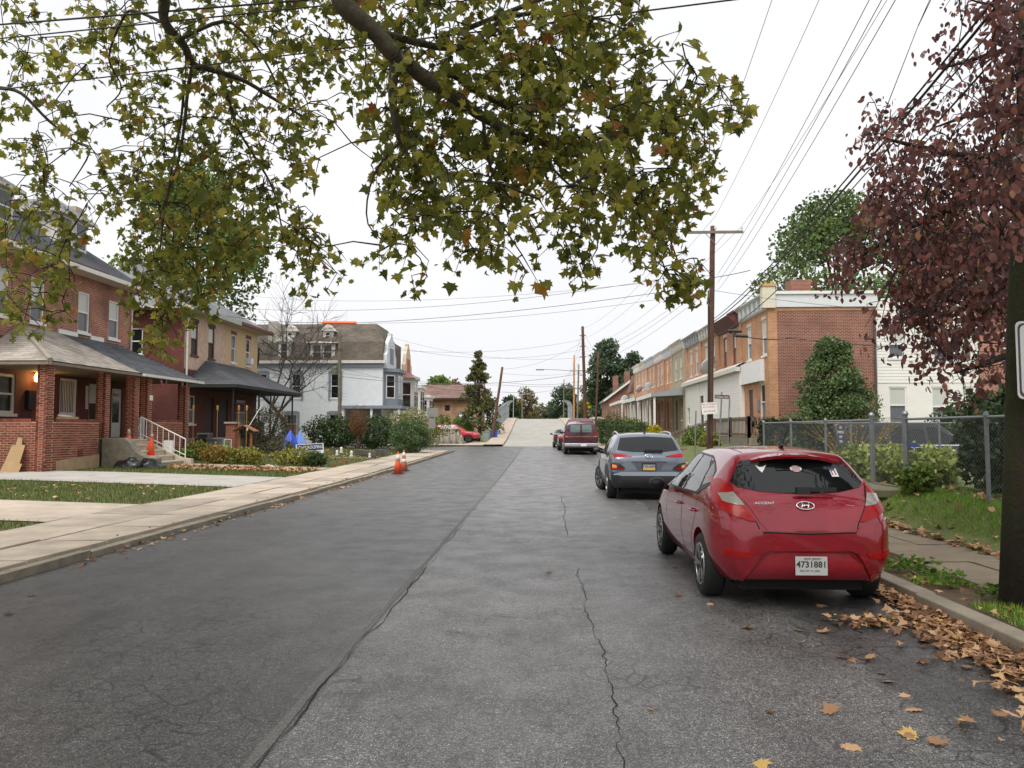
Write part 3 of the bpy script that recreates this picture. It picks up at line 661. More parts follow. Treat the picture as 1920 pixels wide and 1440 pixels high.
# porch
porch = MB(); porch.box(-17.49, 24.1, .2, -15.3, 33.5, 1.28); pf = porch.build('porch_floor', concdark, H1)
core = MB(); bl = []
def bwall(h0, h1, z0, z1): 
    core.box(-15.52, h0, z0, -15.2, h1, z1); bl.extend(lay('x+', -15.2, h0, h1, z0+.01, z1))
def bwall_y(x0, x1, z0, z1, y):
    core.box(x0, y, z0, x1, y+.3, z1); bl.extend(lay('y-', y, x0, x1, z0+.01, z1))
def pier(y0, y1, z0, z1):
    core.box(-15.46, y0, z0, -15.14, y1, z1); bl.extend(lay('x+', -15.14, y0, y1, z0+.01, z1)); bl.extend(lay('y-', y0, -15.46, -15.14, z0+.048, z1)); 
    far.extend(lay('x-', -15.46, y0, y1, z0+.01, z1)); far.extend(lay('y+', y1, -15.46, -15.14, z0+.01, z1))
far = []
bwall_y(-17.45, -15.46, .25, 1.85, 23.98); pier(23.92, 24.27, .25, 3.62)
bwall(24.27, 26.9, .25, 1.85); pier(27.1, 27.42, 1.28, 3.62); pier(29.05, 29.4, 1.0, 3.62); pier(30.0, 30.35, .25, 3.62); bwall(30.35, 33.2, .3, 1.9); pier(33.2, 33.56, .3, 3.62)
_o = core.build('porch_wall_core', mortar, H1); _o['kind'] = 'stuff'
bl.sort(key=lambda t: t[0].translation.y*1.0-t[0].translation.z*.3)
pieces(H1, bl+far, porchbrick, 'brick', 'bricks')
sol = [(Matrix.Translation((-15.36, 24.55+.0745*k, 1.9)), (.34, .064, .1)) for k in range(31)]+[(Matrix.Translation((-15.36, 30.55+.0745*k, 1.95)), (.34, .064, .1)) for k in range(34)]+[(Matrix.Translation((-17.4+.0745*k, 24.13, 1.9)), (.064, .34, .1)) for k in range(24)]
pieces(H1, sol, porchbrick, 'coping_brick', 'coping_bricks')
rend = M('sand_render', '#a58d6e', .95, var=.25, scale=4, bump=.3)
mb = MB(); mb.box(-15.19, 24.52, .2, -15.155, 26.9, .62); mb.prism([(-15.19, 24.52, .62), (-15.19, 26.9, .62), (-15.19, 26.9, .75), (-15.19, 25.6, .70), (-15.19, 24.52, .62)], (0, 0, 0), (.034, 0, 0)); mb.build('render_base', rend, H1)
mb = MB(); mb.box(-15.20, 25.7, .72, -15.17, 25.95, .95); v = mb.build('vent', rustred, H1)
mb = MB(); mb.box(-17.45, 23.9, 3.60, -15.0, 33.8, 3.66); mb.build('porch_ceiling', M('porch_ceiling_paint', '#6b6258', .8), H1)
# porch roof: tan half and charcoal half, shingle by shingle
E0, E1, ZE, ZT = 23.66, 34.2, 3.72, 5.12; xe = -14.9
T0, T1 = 25.9, 31.9
split_e, split_t = 29.0, 28.0
mb = MB()
near = [(XF, E0, ZE), (xe, E0, ZE), (XF+.02, T0, ZT)]; tanf = [(xe, E0, ZE), (xe, split_e, ZE), (XF+.02, split_t, ZT), (XF+.02, T0, ZT)]
drk = [(xe, split_e, ZE), (xe, E1, ZE), (XF+.02, T1, ZT), (XF+.02, split_t, ZT)]; farf = [(xe, E1, ZE), (XF, E1, ZE), (XF+.02, T1, ZT)]
for f in (near, tanf): mb.face(f, 0)
for f in (drk, farf): mb.face(f, 1)
felt1 = M('tan_roof_felt', '#8f877d', .95); felt2 = M('charcoal_roof_felt', '#3c3e41', .95)
pr = mb.build('porch_roof', [felt1, felt2], H1, fix=False)
pieces(pr, shingles(near, (1, 0, 0))+shingles(tanf, (0, 1, 0)), tanshingle, 'shingle', 'shingles')
pieces(pr, shingles(drk, (0, 1, 0))+shingles(farf, (-1, 0, 0)), darkshingle, 'shingle', 'shingles', 150)
mb = MB(); mb.tube([(xe, E0, ZE+.03), (XF+.02, T0, ZT+.03)], .09, 5); mb.build('hip_cap', felt1, pr)
mb = MB(); mb.box(xe-.06, E0, ZE-.11, xe+.02, E1, ZE-.02); mb.box(XF, E0-.02, ZE-.11, xe-.06, E0+.06, ZE-.02); mb.build('eave_board', M('eave_board_paint', '#7c6f62', .8, var=.2), pr)
mb = MB(); mb.box(xe-.02, 29.1, ZE-.1, xe+.12, E1+.05, ZE+.0); mb.build('gutter', gutterm, pr)
for a, b in ((28.0, 29.15), (30.0, 30.9)): mb = MB(); mb.box(XF, a, 5.1, XF+.06, b, 5.28); mb.build('flashing', white, pr)
# porch lamp (lit in the photograph)
mb = MB(); mb.lathe([(.02, -.16), (.08, -.13), (.095, .02), (.06, .12), (.02, .16)], (XF+.14, 26.75, 3.42), n=10); lampg = M('lamp_glass', (1, .55, .15), .4, var=0, emit=6); lm = mb.build('porch_lamp', lampg, H1)
mb = MB(); mb.tube([(XF, 26.75, 3.6), (XF+.14, 26.75, 3.6)], .03); mb.build('lamp_bracket', blackpl, lm)
ll = bpy.data.lights.new('porch_lamp_light', 'POINT'); ll.energy = 14; ll.color = (1, .55, .2); ll.shadow_soft_size = .1; lo_ = bpy.data.objects.new('porch_lamp_light', ll); link(lo_, lm, Matrix.Translation((XF+.32, 26.75, 3.42)))
mb = MB(); mb.box(XF, 26.35, 2.3, XF+.14, 26.75, 2.95); mb.build('mailbox', blackpl, H1)
mb = MB(); mb.box(XF, 30.0, 3.3, XF+.03, 29.86, 2.4); mb.box(XF, 29.75, 1.6, XF+.03, 29.9, 1.95); mb.build('notice', offwhite, H1)
mb = MB(); mb.tube([(XF+.06, 32.95, 7.45), (XF+.06, 32.95, 4.75)], .04, 6); mb.build('downspout', offwhite, H1)
# house number plate on pier
mb = MB(); mb.box(-15.13, 30.15, 2.75, -15.115, 30.4, 2.95); npl = mb.build('number_plate', white, H1)
# steps
steps = MB(); stairm = M('step_concrete', '#b9ae9c', .9, var=.2, scale=5, bump=.15)
for k in range(5):
    z1 = 1.26-.2*k; mb = MB(); mb.box(-15.13+.34*k, 27.42, .2, -15.13+.34*(k+1), 29.42, z1-.05); mb.box(-15.13+.34*k, 27.42, z1-.05, -15.13+.34*(k+1)+.04, 29.42, z1); mb.build('step', stairm, H1)
mb = MB(); pts = [(-15.15, 27.0, .2), (-13.2, 27.0, .2), (-13.2, 27.0, .62), (-13.6, 27.0, .66), (-13.95, 27.0, .85), (-14.2, 27.0, 1.2), (-14.35, 27.0, 1.32), (-15.15, 27.0, 1.32)]
mb.prism(pts, (0, 0, 0), (0, .4, 0)); mb.build('step_cheek', concdark, H1, bevel=.02)
mb = MB(); pts = [(-15.15, 29.43, .2), (-13.1, 29.43, .2), (-13.1, 29.43, .5), (-13.5, 29.43, .55), (-15.15, 29.43, 1.3)]; mb.prism(pts, (0, 0, 0), (0, .25, 0)); mb.build('step_cheek', stairm, H1)
mb = MB(); mb.box(-14.2, 29.5, .7, -13.85, 29.62, 1.2); mb.build('cheek_block', white, H1)
rail = MB(); rail.tube([(-15.1, 29.5, 2.1), (-13.35, 29.5, 1.25)], .022); rail.tube([(-15.1, 29.5, 1.45), (-13.35, 29.5, .65)], .016)
rl = rail.build('stair_rail', white, H1)
for k in range(9):
    t = k/8; x = -15.1+1.75*t; mb = MB(); mb.tube([(x, 29.5, 1.35-.8*t-.1*(k in (0, 8))), (x, 29.5, 2.1-.85*t)], .012 if 0 < k < 8 else .02); mb.build('baluster', white, rl)
gt = thing('white_metal_gate', 'white metal gate with scrollwork between the porch piers', 'gate', (-15.2, 29.65, 1.28))
mb = MB(); mb.tube([(-15.2, 29.42, 1.3), (-15.2, 29.42, 2.05), (-15.2, 29.93, 2.05), (-15.2, 29.93, 1.3), (-15.2, 29.42, 1.3)], .018); mb.build('gate_frame', white, gt)
for k in range(6): mb = MB(); y = 29.49+.075*k; mb.tube([(-15.2, y, 1.3), (-15.2, y, 2.05)], .009, 5); mb.build('bar', white, gt)
mb = MB(); mb.tube([(-15.2, 29.6+.08*math.cos(a/8*6.28), 1.68+.13*math.sin(a/8*6.28)) for a in range(9)], .01, 5); mb.build('scroll', white, gt)
# things by the porch
def bunting(y, lab):
    b = thing('rosette_bunting', lab, 'bunting', (-14.95, y, 3.55), group='rosettes under the porch eave'); 
    for r0, r1, m_ in ((.0, .14, M('bunting_blue', '#2a2f55')), (.14, .25, M('bunting_white', '#d6d2c8')), (.25, .36, M('bunting_red', '#8a2a2c'))):
        mb = MB(); n = 12
        for k in range(n):
            a0, a1 = math.pi+math.pi*k/n, math.pi+math.pi*(k+1)/n; off = .03*(k % 2)
            mb.face([(-14.97+off, y+r0*math.cos(a0), 3.6+r0*math.sin(a0)), (-14.97+off, y+r1*math.cos(a0), 3.6+r1*math.sin(a0)), (-15.0+off, y+r1*math.cos(a1), 3.6+r1*math.sin(a1)), (-15.0+off, y+r0*math.cos(a1), 3.6+r0*math.sin(a1))])
        mb.build('pleats', m_, b)
bunting(30.95, 'red white and blue rosette under the porch eave'); bunting(32.75, 'red white and blue rosette under the porch eave')
cardb = M('cardboard', '#a58a64', .9, var=.12, scale=3)
a = lz(-15.7, 23.6)
mb = MB(); pts = [(.8*x, .78*z) for x, z in [(0, 0), (.75, 0), (.82, .35), (.72, .37), (.80, 1.1), (.66, 1.12), (.64, 1.38), (.46, 1.42), (.42, 1.1), (.28, 1.1), (.15, .5)]]
M4 = Matrix.Translation((-16.35, 23.62, a)) @ Matrix.Rotation(R(-14), 4, 'X')
mb.prism([M4 @ Vector((x, 0, z)) for x, z in pts], (0, 0, 0), (0, .012, 0)); tag(mb.build('cardboard_sheet', cardb), 'torn cardboard sheet leaning on the brick porch wall', 'cardboard')
bk = thing('paint_bucket', 'white plastic paint bucket lying by the porch wall', 'bucket', (-16.9, 23.5, a+.17)); mb = MB()
mb.lathe([(.15, -.18), (.16, -.17), (.17, .14), (.185, .15), (.185, .19), (.165, .19), (.16, .15)], (-16.9, 23.5, a+.18), 'x', 18); mb.build('pail', plasticwhite, bk, True)
mb = MB(); mb.lathe([(.1725, -.08), (.174, .06)], (-16.9, 23.5, a+.18), 'x', 18); mb.build('printed_band', M('bucket_print', '#7d7fb4', .5, var=.9, scale=14), bk, True)
mb = MB(); n = 40
bagm = M('black_bin_bag', (.012, .012, .013), .28, var=.3)
def lump(cx, cy, cz, rx, ry, rz_, seed, n=14, m=9, k=.25):
    rr = np.random.default_rng(seed); V = []; Fc = []
    ph = rr.uniform(0, 6.28, 12); fr = rr.integers(2, 6, 12)
    for i in range(m+1):
        t = math.pi*i/m
        for j in range(n):
            p = 2*math.pi*j/n; q = 1+k*(math.sin(fr[0]*p+ph[0])*math.sin(fr[1]*t+ph[1])+.6*math.sin(fr[2]*p+fr[3]*t+ph[2]))
            V.append((cx+rx*q*math.sin(t)*math.cos(p), cy+ry*q*math.sin(t)*math.sin(p), cz+max(-.02, rz_*q*math.cos(t))))
    for i in range(m):
        for j in range(n): Fc.append((i*n+j, i*n+(j+1) % n, (i+1)*n+(j+1) % n, (i+1)*n+j))
    return V, Fc
for k, (x, y, s) in enumerate(((-13.9, 26.55, .5), (-13.3, 26.75, .42))):
    V, Fc = lump(x, y, lz(x, y), s, .35, .3, k+3); tag(npmesh('bin_bag', V, Fc, bagm, None, smooth=True), ('larger' if k == 0 else 'smaller')+' crumpled black bin bag on the grass by the porch steps', 'bin bag', 'bags by the steps')
mb = MB(); mb.box(-15.5, 25.0, 1.955, -15.2, 25.7, 2.03); tag(mb.build('cardboard_tray', cardb), 'flat cardboard box lying on the porch wall', 'box'); mb = MB(); mb.obox(Matrix.Translation((-15.35, 25.2, 2.06)) @ Matrix.Rotation(.15, 4, 'Y'), .25, .4, .03); tag(mb.build('foam_sheet', white), 'white foam sheet on the flat box on the porch wall', 'foam sheet')
# traffic cones
conem = M('cone_orange', '#e0532c', .55, var=.12); conew = M('cone_white', '#cfc8bd', .6, var=.15); conefade = M('cone_faded', '#cf6a50', .65, var=.2); conegrey = M('cone_collar_grey', '#9a968e', .6, var=.2)
def cone(loc, lab, h=.72, bands=((.62, .9),), body=None, cm=conew, tilt=0, grp=None):
    body = body or conem; t = thing('traffic_cone', lab, 'traffic cone', loc, group=grp); M4 = Matrix.Translation(loc) @ Matrix.Rotation(tilt, 4, 'Y')
    mb = MB(); s = .19*h/.72; mb.box(-s, -s, 0, s, s, .03); mb.build('base', blackpl if tilt == 0 else body, t, local=M4, bevel=.01)
    rr = lambda f: (.145*(1-f)+.028*f)*h/.72
    mb = MB(); mb.lathe([(rr(0), .03), (rr(.5), h*.5), (rr(1), h*.97), (rr(1)*.8, h), (rr(1)*.6, h)], n=20); mb.build('cone_body', body, t, True, M4)
    for a, b in bands: mb = MB(); mb.lathe([(rr(a)+.004, h*a), (rr(b)+.004, h*b)], n=20); mb.build('collar', cm, t, True, M4)
    return t
cone((-14.6, 27.75, .86+.001), 'orange traffic cone with a grey top on the upper porch step', .78, ((.72, .98),), None, conegrey)
cone((-14.1, 28.3, .661), 'orange traffic cone leaning on the lower porch step', .82, ((.8, .97),), None, conegrey, .09)
shift_since(MK, -.15, -.6); MK2 = mark()
p = PZ(746, 889, 0); cone((p.x, p.y, rz(p.y)+.003), 'orange traffic cone with one white collar standing on the asphalt', .78, ((.6, .88),), cm=conew)
p = PZ(757, 884.5, 0); cone((p.x, p.y, rz(p.y)+.003), 'faded orange traffic cone with two white collars standing on the asphalt', .78, ((.4, .58), (.68, .9)), conefade)
# ================================================================ second twin house, cream upper front
MK = mark()
H2 = thing('cream_twin_house', 'twin house with cream and peeling pink upper front and black shingled porch roof', 'house', (-17.5, 42.4, .4))
Y0, Y1 = 37.6, 47.3
cream = M('cream_painted_brick', '#c0a781', .9, var=.12, scale=4, bump=.2, bscale=40); peel = M('peeling_pink_paint', '#bfa593', .9, var=.32, scale=5, bump=.3, bscale=25, detail=10)
up2 = [(38.3, 39.05, 5.35, 7.0), (40.3, 41.05, 5.35, 7.0), (43.3, 43.95, 5.4, 7.0), (45.5, 46.15, 5.4, 7.0)]
mb = MB(); wall(mb, 'x+', XF, Y0, 42.5, 4.6, 7.5, up2[:2]); mb.build('wall', peel, H2)
mb = MB(); wall(mb, 'x+', XF, 42.5, Y1, 4.6, 7.5, up2[2:]); mb.build('wall', cream, H2)
lo2 = [(37.9, 38.9, 1.9, 3.3), (40.2, 41.1, 1.2, 3.3), (41.9, 43.0, 1.2, 3.3), (44.2, 45.6, 1.9, 3.3)]
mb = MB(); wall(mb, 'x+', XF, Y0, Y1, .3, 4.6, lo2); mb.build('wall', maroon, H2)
mb = MB(); wall(mb, 'y-', Y0, -27, XF, .3, 7.5, [(-20.6, -19.6, 5.3, 6.6)]); mb.build('wall', darkredbrick, H2); mb = MB(); mb.face([(XF, Y1, .3), (-27, Y1, .3), (-27, Y1, 7.5), (XF, Y1, 7.5)]); mb.build('wall', darkredbrick, H2)
window(H2, 'y-', Y0, -20.6, -19.6, 5.3, 6.6)
brownsash = M('brown_sash', '#4f3a33', .7)
for o in up2[:2]: window(H2, 'x+', XF, *o, fm=brownsash, top=shade, bot=M('brown_board', '#463833', .8), lintel=brownsash)
for o in up2[2:]: window(H2, 'x+', XF, *o, lintel=rustred, bot=screen)
mb = MB(); mb.box(XF-.05, 45.62, 5.5, XF+.25, 46.05, 5.85); mb.build('air_conditioner', plasticwhite, H2)
for i, o in enumerate(lo2):
    if i in (1, 2): mb = MB(); fbox(mb, 'x+', XF, *o[:2], -.11, -.06, *o[2:]); mb.build('door', M('door_dark', '#2f2a29', .6), H2)
    else: window(H2, 'x+', XF, *o, fm=offwhite, bot=screen)
roof2, zr2 = hiproof(H2, -27.6, -16.9, 37.0, 48.2, 7.62, .62, roofgrey)
mb = MB(); mb.box(-16.93, 43.0, 7.5, -16.78, 48.2, 7.66); mb.build('gutter', rustred, roof2); mb = MB(); mb.box(-16.93, 37.0, 7.42, -16.8, 43.0, 7.66); mb.build('fascia', M('sage_fascia', '#a9b0a6', .7), roof2)
mb = MB(); mb.tube([(XF+.06, 37.75, 7.4), (XF+.06, 37.75, 3.5)], .05); mb.build('downspout', white, H2)
mb = MB(); mb.box(-17.49, 38.0, .3, -15.3, 47.6, 1.2); mb.build('porch_floor', concdark, H2)
E0, E1, ZE, ZT = 37.7, 48.0, 3.84, 5.2; T0, T1 = 40.0, 45.7
mb = MB(); mb.face([(XF, E0, ZE), (xe, E0, ZE), (XF+.02, T0, ZT)]); mb.face([(xe, E0, ZE), (xe, E1, ZE), (XF+.02, T1, ZT), (XF+.02, T0, ZT)]); mb.face([(xe, E1, ZE), (XF, E1, ZE), (XF+.02, T1, ZT)])
pr2 = mb.build('porch_roof', roofdark, H2)
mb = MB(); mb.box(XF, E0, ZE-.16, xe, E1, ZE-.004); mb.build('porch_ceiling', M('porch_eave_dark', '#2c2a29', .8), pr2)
for y0, zt_ in ((38.05, 1.9), (41.6, 1.9), (47.2, 1.9)):
    mb = MB(); mb.box(-15.55, y0, .3, -15.1, y0+.45, zt_); pp = mb.build('pier', brickmat('pier_brick', '#94493a', '#803c30', '#9a7d68'), H2); mb = MB(); mb.box(-15.62, y0-.06, zt_, -15.03, y0+.51, zt_+.09); mb.build('pier_cap', conc, pp)
for y0 in (38.25, 41.8, 43.6, 47.4):
    mb = MB(); mb.tube([(-15.3, y0, 1.2), (-15.3, y0, 3.72)], .05); mb.build('porch_post', blackpl, H2)
for k in range(3): mb = MB(); mb.box(-15.1+.32*k, 39.9, .2, -14.78+.32*k, 41.4, 1.1-.25*k); mb.build('step', concdark, H2)
shift_since(MK, 0, -.5)
# ================================================================ grey white mansard house beyond the side street
H3 = thing('mansard_house', 'pale grey corner house with a brown mansard roof, dormers and a stepped front gable', 'house', (-19, 67, .4))
YS = 66.0; palegrey = M('pale_grey_stucco', '#d2d6d8', .9, var=.1, scale=2, bump=.15, bscale=30); dgrey = M('slate_grey_trim', '#7b828a', .75, var=.12)
X0, X1 = -27.5, -13.7
wl = [(-18.2, -17.4, 4.3, 6.4), (-21.6, -20.8, 4.3, 6.4), (-24.6, -23.8, 4.3, 6.4), (-18.3, -17.3, 1.1, 2.9), (-22, -21.1, 1.1, 2.9)]
mb = MB(); wall(mb, 'y-', YS, X0, X1, .3, 7.3, wl); mb.face([(X1, YS, .3), (X1, YS+8, .3), (X1, YS+8, 7.3), (X1, YS, 7.3)]); mb.build('wall', palegrey, H3)
for o in wl: 
    w_ = window(H3, 'y-', YS, *o); mb = MB()
    for a, b, p_, q in ((o[0]-.2, o[0], o[2]-.2, o[3]+.25), (o[1], o[1]+.2, o[2]-.2, o[3]+.25), (o[0], o[1], o[3], o[3]+.3)): fbox(mb, 'y-', YS, a, b, .0, .05, p_, q)
    mb.build('window_surround', dgrey, w_)
mb = MB(); mb.box(X0, YS-.35, 7.3, X1+.3, YS, 7.55); mb.build('cornice', offwhite, H3); mb = MB(); mb.box(X0, YS-.2, 7.0, X1+.1, YS-.003, 7.3); mb.build('frieze', dgrey, H3)
mb = MB(); z0, z1, z2 = 7.55, 9.25, 11.15
prof = [(YS-.2, z0), (YS+.45, z1), (YS+3, z2), (YS+8, z2)]
xa = lambda z: X1+.0-(z-z0)*.05
for (ya, za), (yb, zb) in zip(prof, prof[1:]):
    sl_ = 1.5 if za >= z1 else 0
    mb.face([(X0, ya, za), (X1-(1.2 if za > 10 else 0), ya, za), (X1-(1.2 if zb > 10 else 0), yb, zb), (X0, yb, zb)])
mb.face([(X1, YS-.2, z0), (X1, YS+8, z0), (X1-.1, YS+8, z1), (X1, YS+.45, z1)]); mb.face([(X1, YS+.45, z1), (X1-.1, YS+8, z1), (X1-1.2, YS+8, z2), (X1-1.2, YS+3, z2)])
r3 = mb.build('mansard_roof', roofbrown, H3)
def ydormer(x0, x1, z0, z1, y, n, gable=False):
    mb = MB(); mb.box(x0-.12, y, z0-.1, x1+.12, y+1.6, z1+.1); d = mb.build('dormer', offwhite if not gable else white, r3); w = (x1-x0)/n
    for k in range(n):
        a = x0+k*w+.08; mb = MB(); mb.box(a, y-.05, z0, a+w-.16, y, z1); f = mb.build('window_frame', white, d)
        zm = (z0+z1)/2
        for p_, q in ((z0+.07, zm-.03), (zm+.03, z1-.07)): mb = MB(); mb.box(a+.07, y-.06, p_, a+w-.23, y-.05, q); mb.build('pane', glass, f)
    mb = MB()
    if gable: mb.prism([(x0-.35, y-.2, z1+.1), (x1+.35, y-.2, z1+.1), ((x0+x1)/2, y-.2, z1+.75)], (0, 0, 0), (0, 1.8, 0))
    else: mb.prism([(x0-.4, y-.25, z1+.1), (x1+.4, y-.25, z1+.1), (x1+.4, y-.2, z1+.2), (x1, y+1.6, z1+.5), (x0, y+1.6, z1+.5), (x0-.4, y-.2, z1+.2)][:4]+[(x0-.4, y-.25, z1+.2)], (0, 0, 0), (0, 1.6, .1))
    mb.build('dormer_roof', offwhite, d)
ydormer(-19.9, -18.0, 7.65, 8.95, YS-.05, 2); ydormer(-22.7, -21.9, 7.65, 9.1, YS-.05, 1, True); ydormer(-19.15, -18.5, 9.55, 10.15, YS+1.1, 1, True); ydormer(-22.5, -21.9, 9.55, 10.15, YS+1.1, 1, True)
mb = MB(); mb.box(-23.9, YS+.4, 7.6, -23.1, YS+1.2, 11.0); mb.build('chimney', M('whitewashed_brick', '#aaa59b', .9, var=.3), H3)
def frontgable(par, y0, y1, x, z0, z1, mat, tm):
    yc = (y0+y1)/2; mb = MB(); s = [(y0, z0), (y1, z0), (y1, z0+1.2), (y1-.5, z0+1.5), (y1-.75, z0+2.3), (yc+.35, z1-.25), (yc+.35, z1), (yc-.35, z1), (yc-.35, z1-.25), (y0+.75, z0+2.3), (y0+.5, z0+1.5), (y0, z0+1.2)]
    mb.prism([(x, a, b) for a, b in s], (0, 0, 0), (-.32, 0, 0)); g = mb.build('front_gable', mat, par)
    for k in (-1, 0, 1): mb = MB(); mb.box(x, yc+k*.6-.16, z0+.5, x+.04, yc+k*.6+.16, z0+1.9); mb.build('gable_slot', tm, g)
frontgable(H3, YS+.2, YS+4.6, X1+.3, 6.9, 10.15, palegrey, dgrey)
def bay(par, y0, y1, x, z0, z1, d, mat, fm):
    mb = MB(); pl = [(x, y0), (x+d, y0+d*.6), (x+d, y1-d*.6), (x, y1)]
    mb.prism([(a, b, z0) for a, b in pl], (0, 0, 0), (0, 0, z1-z0)); b_ = mb.build('bay', mat, par)
    mb = MB(); mb.prism([(a+(.2 if i in (1, 2) else 0), b+(-.2 if i < 2 else .2), z1) for i, (a, b) in enumerate(pl)], (0, 0, 0), (0, 0, .3)); mb.build('bay_cornice', fm, b_)
    for (p_, q) in ((pl[0], pl[1]), (pl[1], pl[2])):
        a, b = Vector((*p_, 0)), Vector((*q, 0)); t = (b-a).normalized(); n_ = Vector((t.y, -t.x, 0)); L_ = (b-a).length
        for s0, s1 in (((.18, .82),) if L_ < 1.6 else ((.08, .46), (.54, .92))):
            c0, c1 = a+t*L_*s0+n_*.02, a+t*L_*s1+n_*.02; mb = MB(); mb.prism([c0+Vector((0, 0, z0+.7)), c1+Vector((0, 0, z0+.7)), c1+Vector((0, 0, z1-.25)), c0+Vector((0, 0, z1-.25))], (0, 0, 0), tuple(-n_*.03)); f = mb.build('window_frame', white, b_)
            for h0, h1 in ((z0+.8, (z0+z1)/2+.2), ((z0+z1)/2+.28, z1-.35)):
                e0, e1 = c0+t*.08+n_*.01, c1-t*.08+n_*.01; mb = MB(); mb.prism([e0+Vector((0, 0, h0)), e1+Vector((0, 0, h0)), e1+Vector((0, 0, h1)), e0+Vector((0, 0, h1))], (0, 0, 0), tuple(-n_*.02)); mb.build('pane', glass, f)
bay(H3, YS+.4, YS+4.4, X1, 3.6, 6.6, 1.1, dgrey, dgrey)
mb = MB(); mb.box(-17.0, YS-2.2, 3.35, -11.6, YS, 3.6); mb.box(X1, YS, 3.35, -11.6, YS+5, 3.6); pr3 = mb.build('porch_roof', dgrey, H3)
for x in (-16.6, -14.2, -11.9): mb = MB(); mb.box(x-.09, YS-2.05, .4, x+.09, YS-1.87, 3.35); mb.build('porch_post', white, pr3)
mb = MB(); mb.box(-16.9, YS-.12, .4, -13.8, YS-.02, 3.3); mb.build('porch_back_wall', M('porch_wall_grey', '#777b7e', .8), pr3)
# its twin half: tan gable with red base
H3b = thing('tan_gable_house', 'tan brick house with an orange trimmed stepped gable behind the grey mansard house', 'house', (-15, 76, .4))
tanb = M('tan_stucco', '#cbb9a3', .9, var=.15); orangeb = M('orange_trim_brick', '#b5714f', .9, var=.25)
mb = MB(); mb.box(-24, YS+8, .3, X1-.1, YS+14, 7.3); mb.build('wall', tanb, H3b); mb = MB(); mb.box(-24, YS+8.05, 7.3, X1-1, YS+14, 10.2); mb.build('roof', roofbrown, H3b)
frontgable(H3b, YS+8.5, YS+12.5, X1+.4, 6.7, 10.1, tanb, orangeb); mb = MB(); mb.prism([(X1+.3, YS+8.0, 6.6), (X1+1.4, YS+8.2, 6.6), (X1+.4, YS+9.0, 7.3)], (0, 0, 0), (0, 3.5, 0)); mb.build('bay_roof', M('red_roof_paint', '#8f625e', .8), H3b)
bay(H3b, YS+8.3, YS+12.4, X1-.1, 3.0, 6.5, 1.3, offwhite, offwhite)
def far_row(y0, x, lab, wm, ztop, base=.4):
    h = thing('row_house', lab, 'house', (x-4, y0+3, base)); mb = MB(); mb.box(x-9, y0, base-.2, x, y0+6, ztop-1.4); mb.build('wall', wm, h)
    mb = MB(); mb.prism([(x+.05, y0, ztop-1.4), (x-.9, y0, ztop), (x-9, y0, ztop), (x-9, y0, ztop-1.4)], (0, 0, 0), (0, 6, 0)); r = mb.build('mansard_roof', roofdark, h)
    for a in (1.0, 3.6): mb = MB(); mb.box(x-.7, y0+a, ztop-1.25, x+.15, y0+a+1.1, ztop-.2); d = mb.build('dormer', white, r); mb = MB(); mb.box(x+.15, y0+a+.2, ztop-1.1, x+.17, y0+a+.9, ztop-.4); mb.build('pane', glass, d)
    bay(h, y0+.5, y0+5.2, x, base+2.6, ztop-1.8, 1.2, white, white); mb = MB(); mb.box(x, y0, base+2.2, x+2.2, y0+6, base+2.5); p_ = mb.build('porch_roof', offwhite, h)
    for a in (.2, 3, 5.8): mb = MB(); mb.box(x+2.0, y0+a-.08, base-.1, x+2.14, y0+a+.08, base+2.2); mb.build('porch_post', white, p_)
far_row(86, -15.0, 'white row house with a bay window next to the tan gable house', offwhite, 8.1); far_row(93, -15.0, 'white fronted row house with red brick side beside the brown roofed building', M('red_side_brick', '#97503f', .9, var=.2), 7.3)
# brown building
H4 = thing('brown_roof_building', 'two storey tan brick building with a brown hipped roof and a blue framed sign', 'building', (-14, 108, .5))
tb = brickmat('tan_brown_brick', '#b08565', '#9c7354', '#b39c85', .4, .14, .02); brroof = shinglemat('brown_roof', '#7d625a', '#6f564f', '#574440', .6, .3)
X0, X1 = -22.0, -8.6; wl = [(-17.2, -16.4, 3.9, 4.8), (-15.7, -14.6, 3.7, 5.0), (-13.1, -12.4, 4.1, 4.9), (-13.0, -12.3, 1.6, 2.6), (-10.6, -9.3, .9, 2.6)]
mb = MB(); wall(mb, 'y-', 104, X0, X1, .2, 5.75, wl); mb.face([(X1, 104, .2), (X1, 116, .2), (X1, 116, 5.75), (X1, 104, 5.75)]); mb.build('wall', tb, H4)
for o in wl: window(H4, 'y-', 104, *o, fm=brownsash, sill=False)
mb = MB(); mb.prism([(X0-.5, 103.3, 5.8), (X0-.5, 110, 8.0), (X0-.5, 116.6, 5.8), (X0-.5, 116.6, 5.65), (X0-.5, 103.3, 5.65)], (0, 0, 0), (X1-X0+1, 0, 0)); r4 = mb.build('roof', brroof, H4); mb = MB(); mb.box(X0-.5, 103.22, 5.55, X1+.5, 103.3, 5.82); mb.build('fascia', M('brown_fascia', '#2e2420', .8), r4)
mb = MB(); mb.box(-11.3, 103.86, 2.75, -9.3, 104-.003, 3.75); sg = mb.build('sign', M('sign_blue_frame', '#3a3f7c', .6), H4); mb = MB(); mb.box(-11.15, 103.84, 2.9, -9.45, 103.86, 3.28); mb.box(-11.15, 103.84, 3.33, -9.45, 103.86, 3.62); mb.build('sign_panel', white, sg)
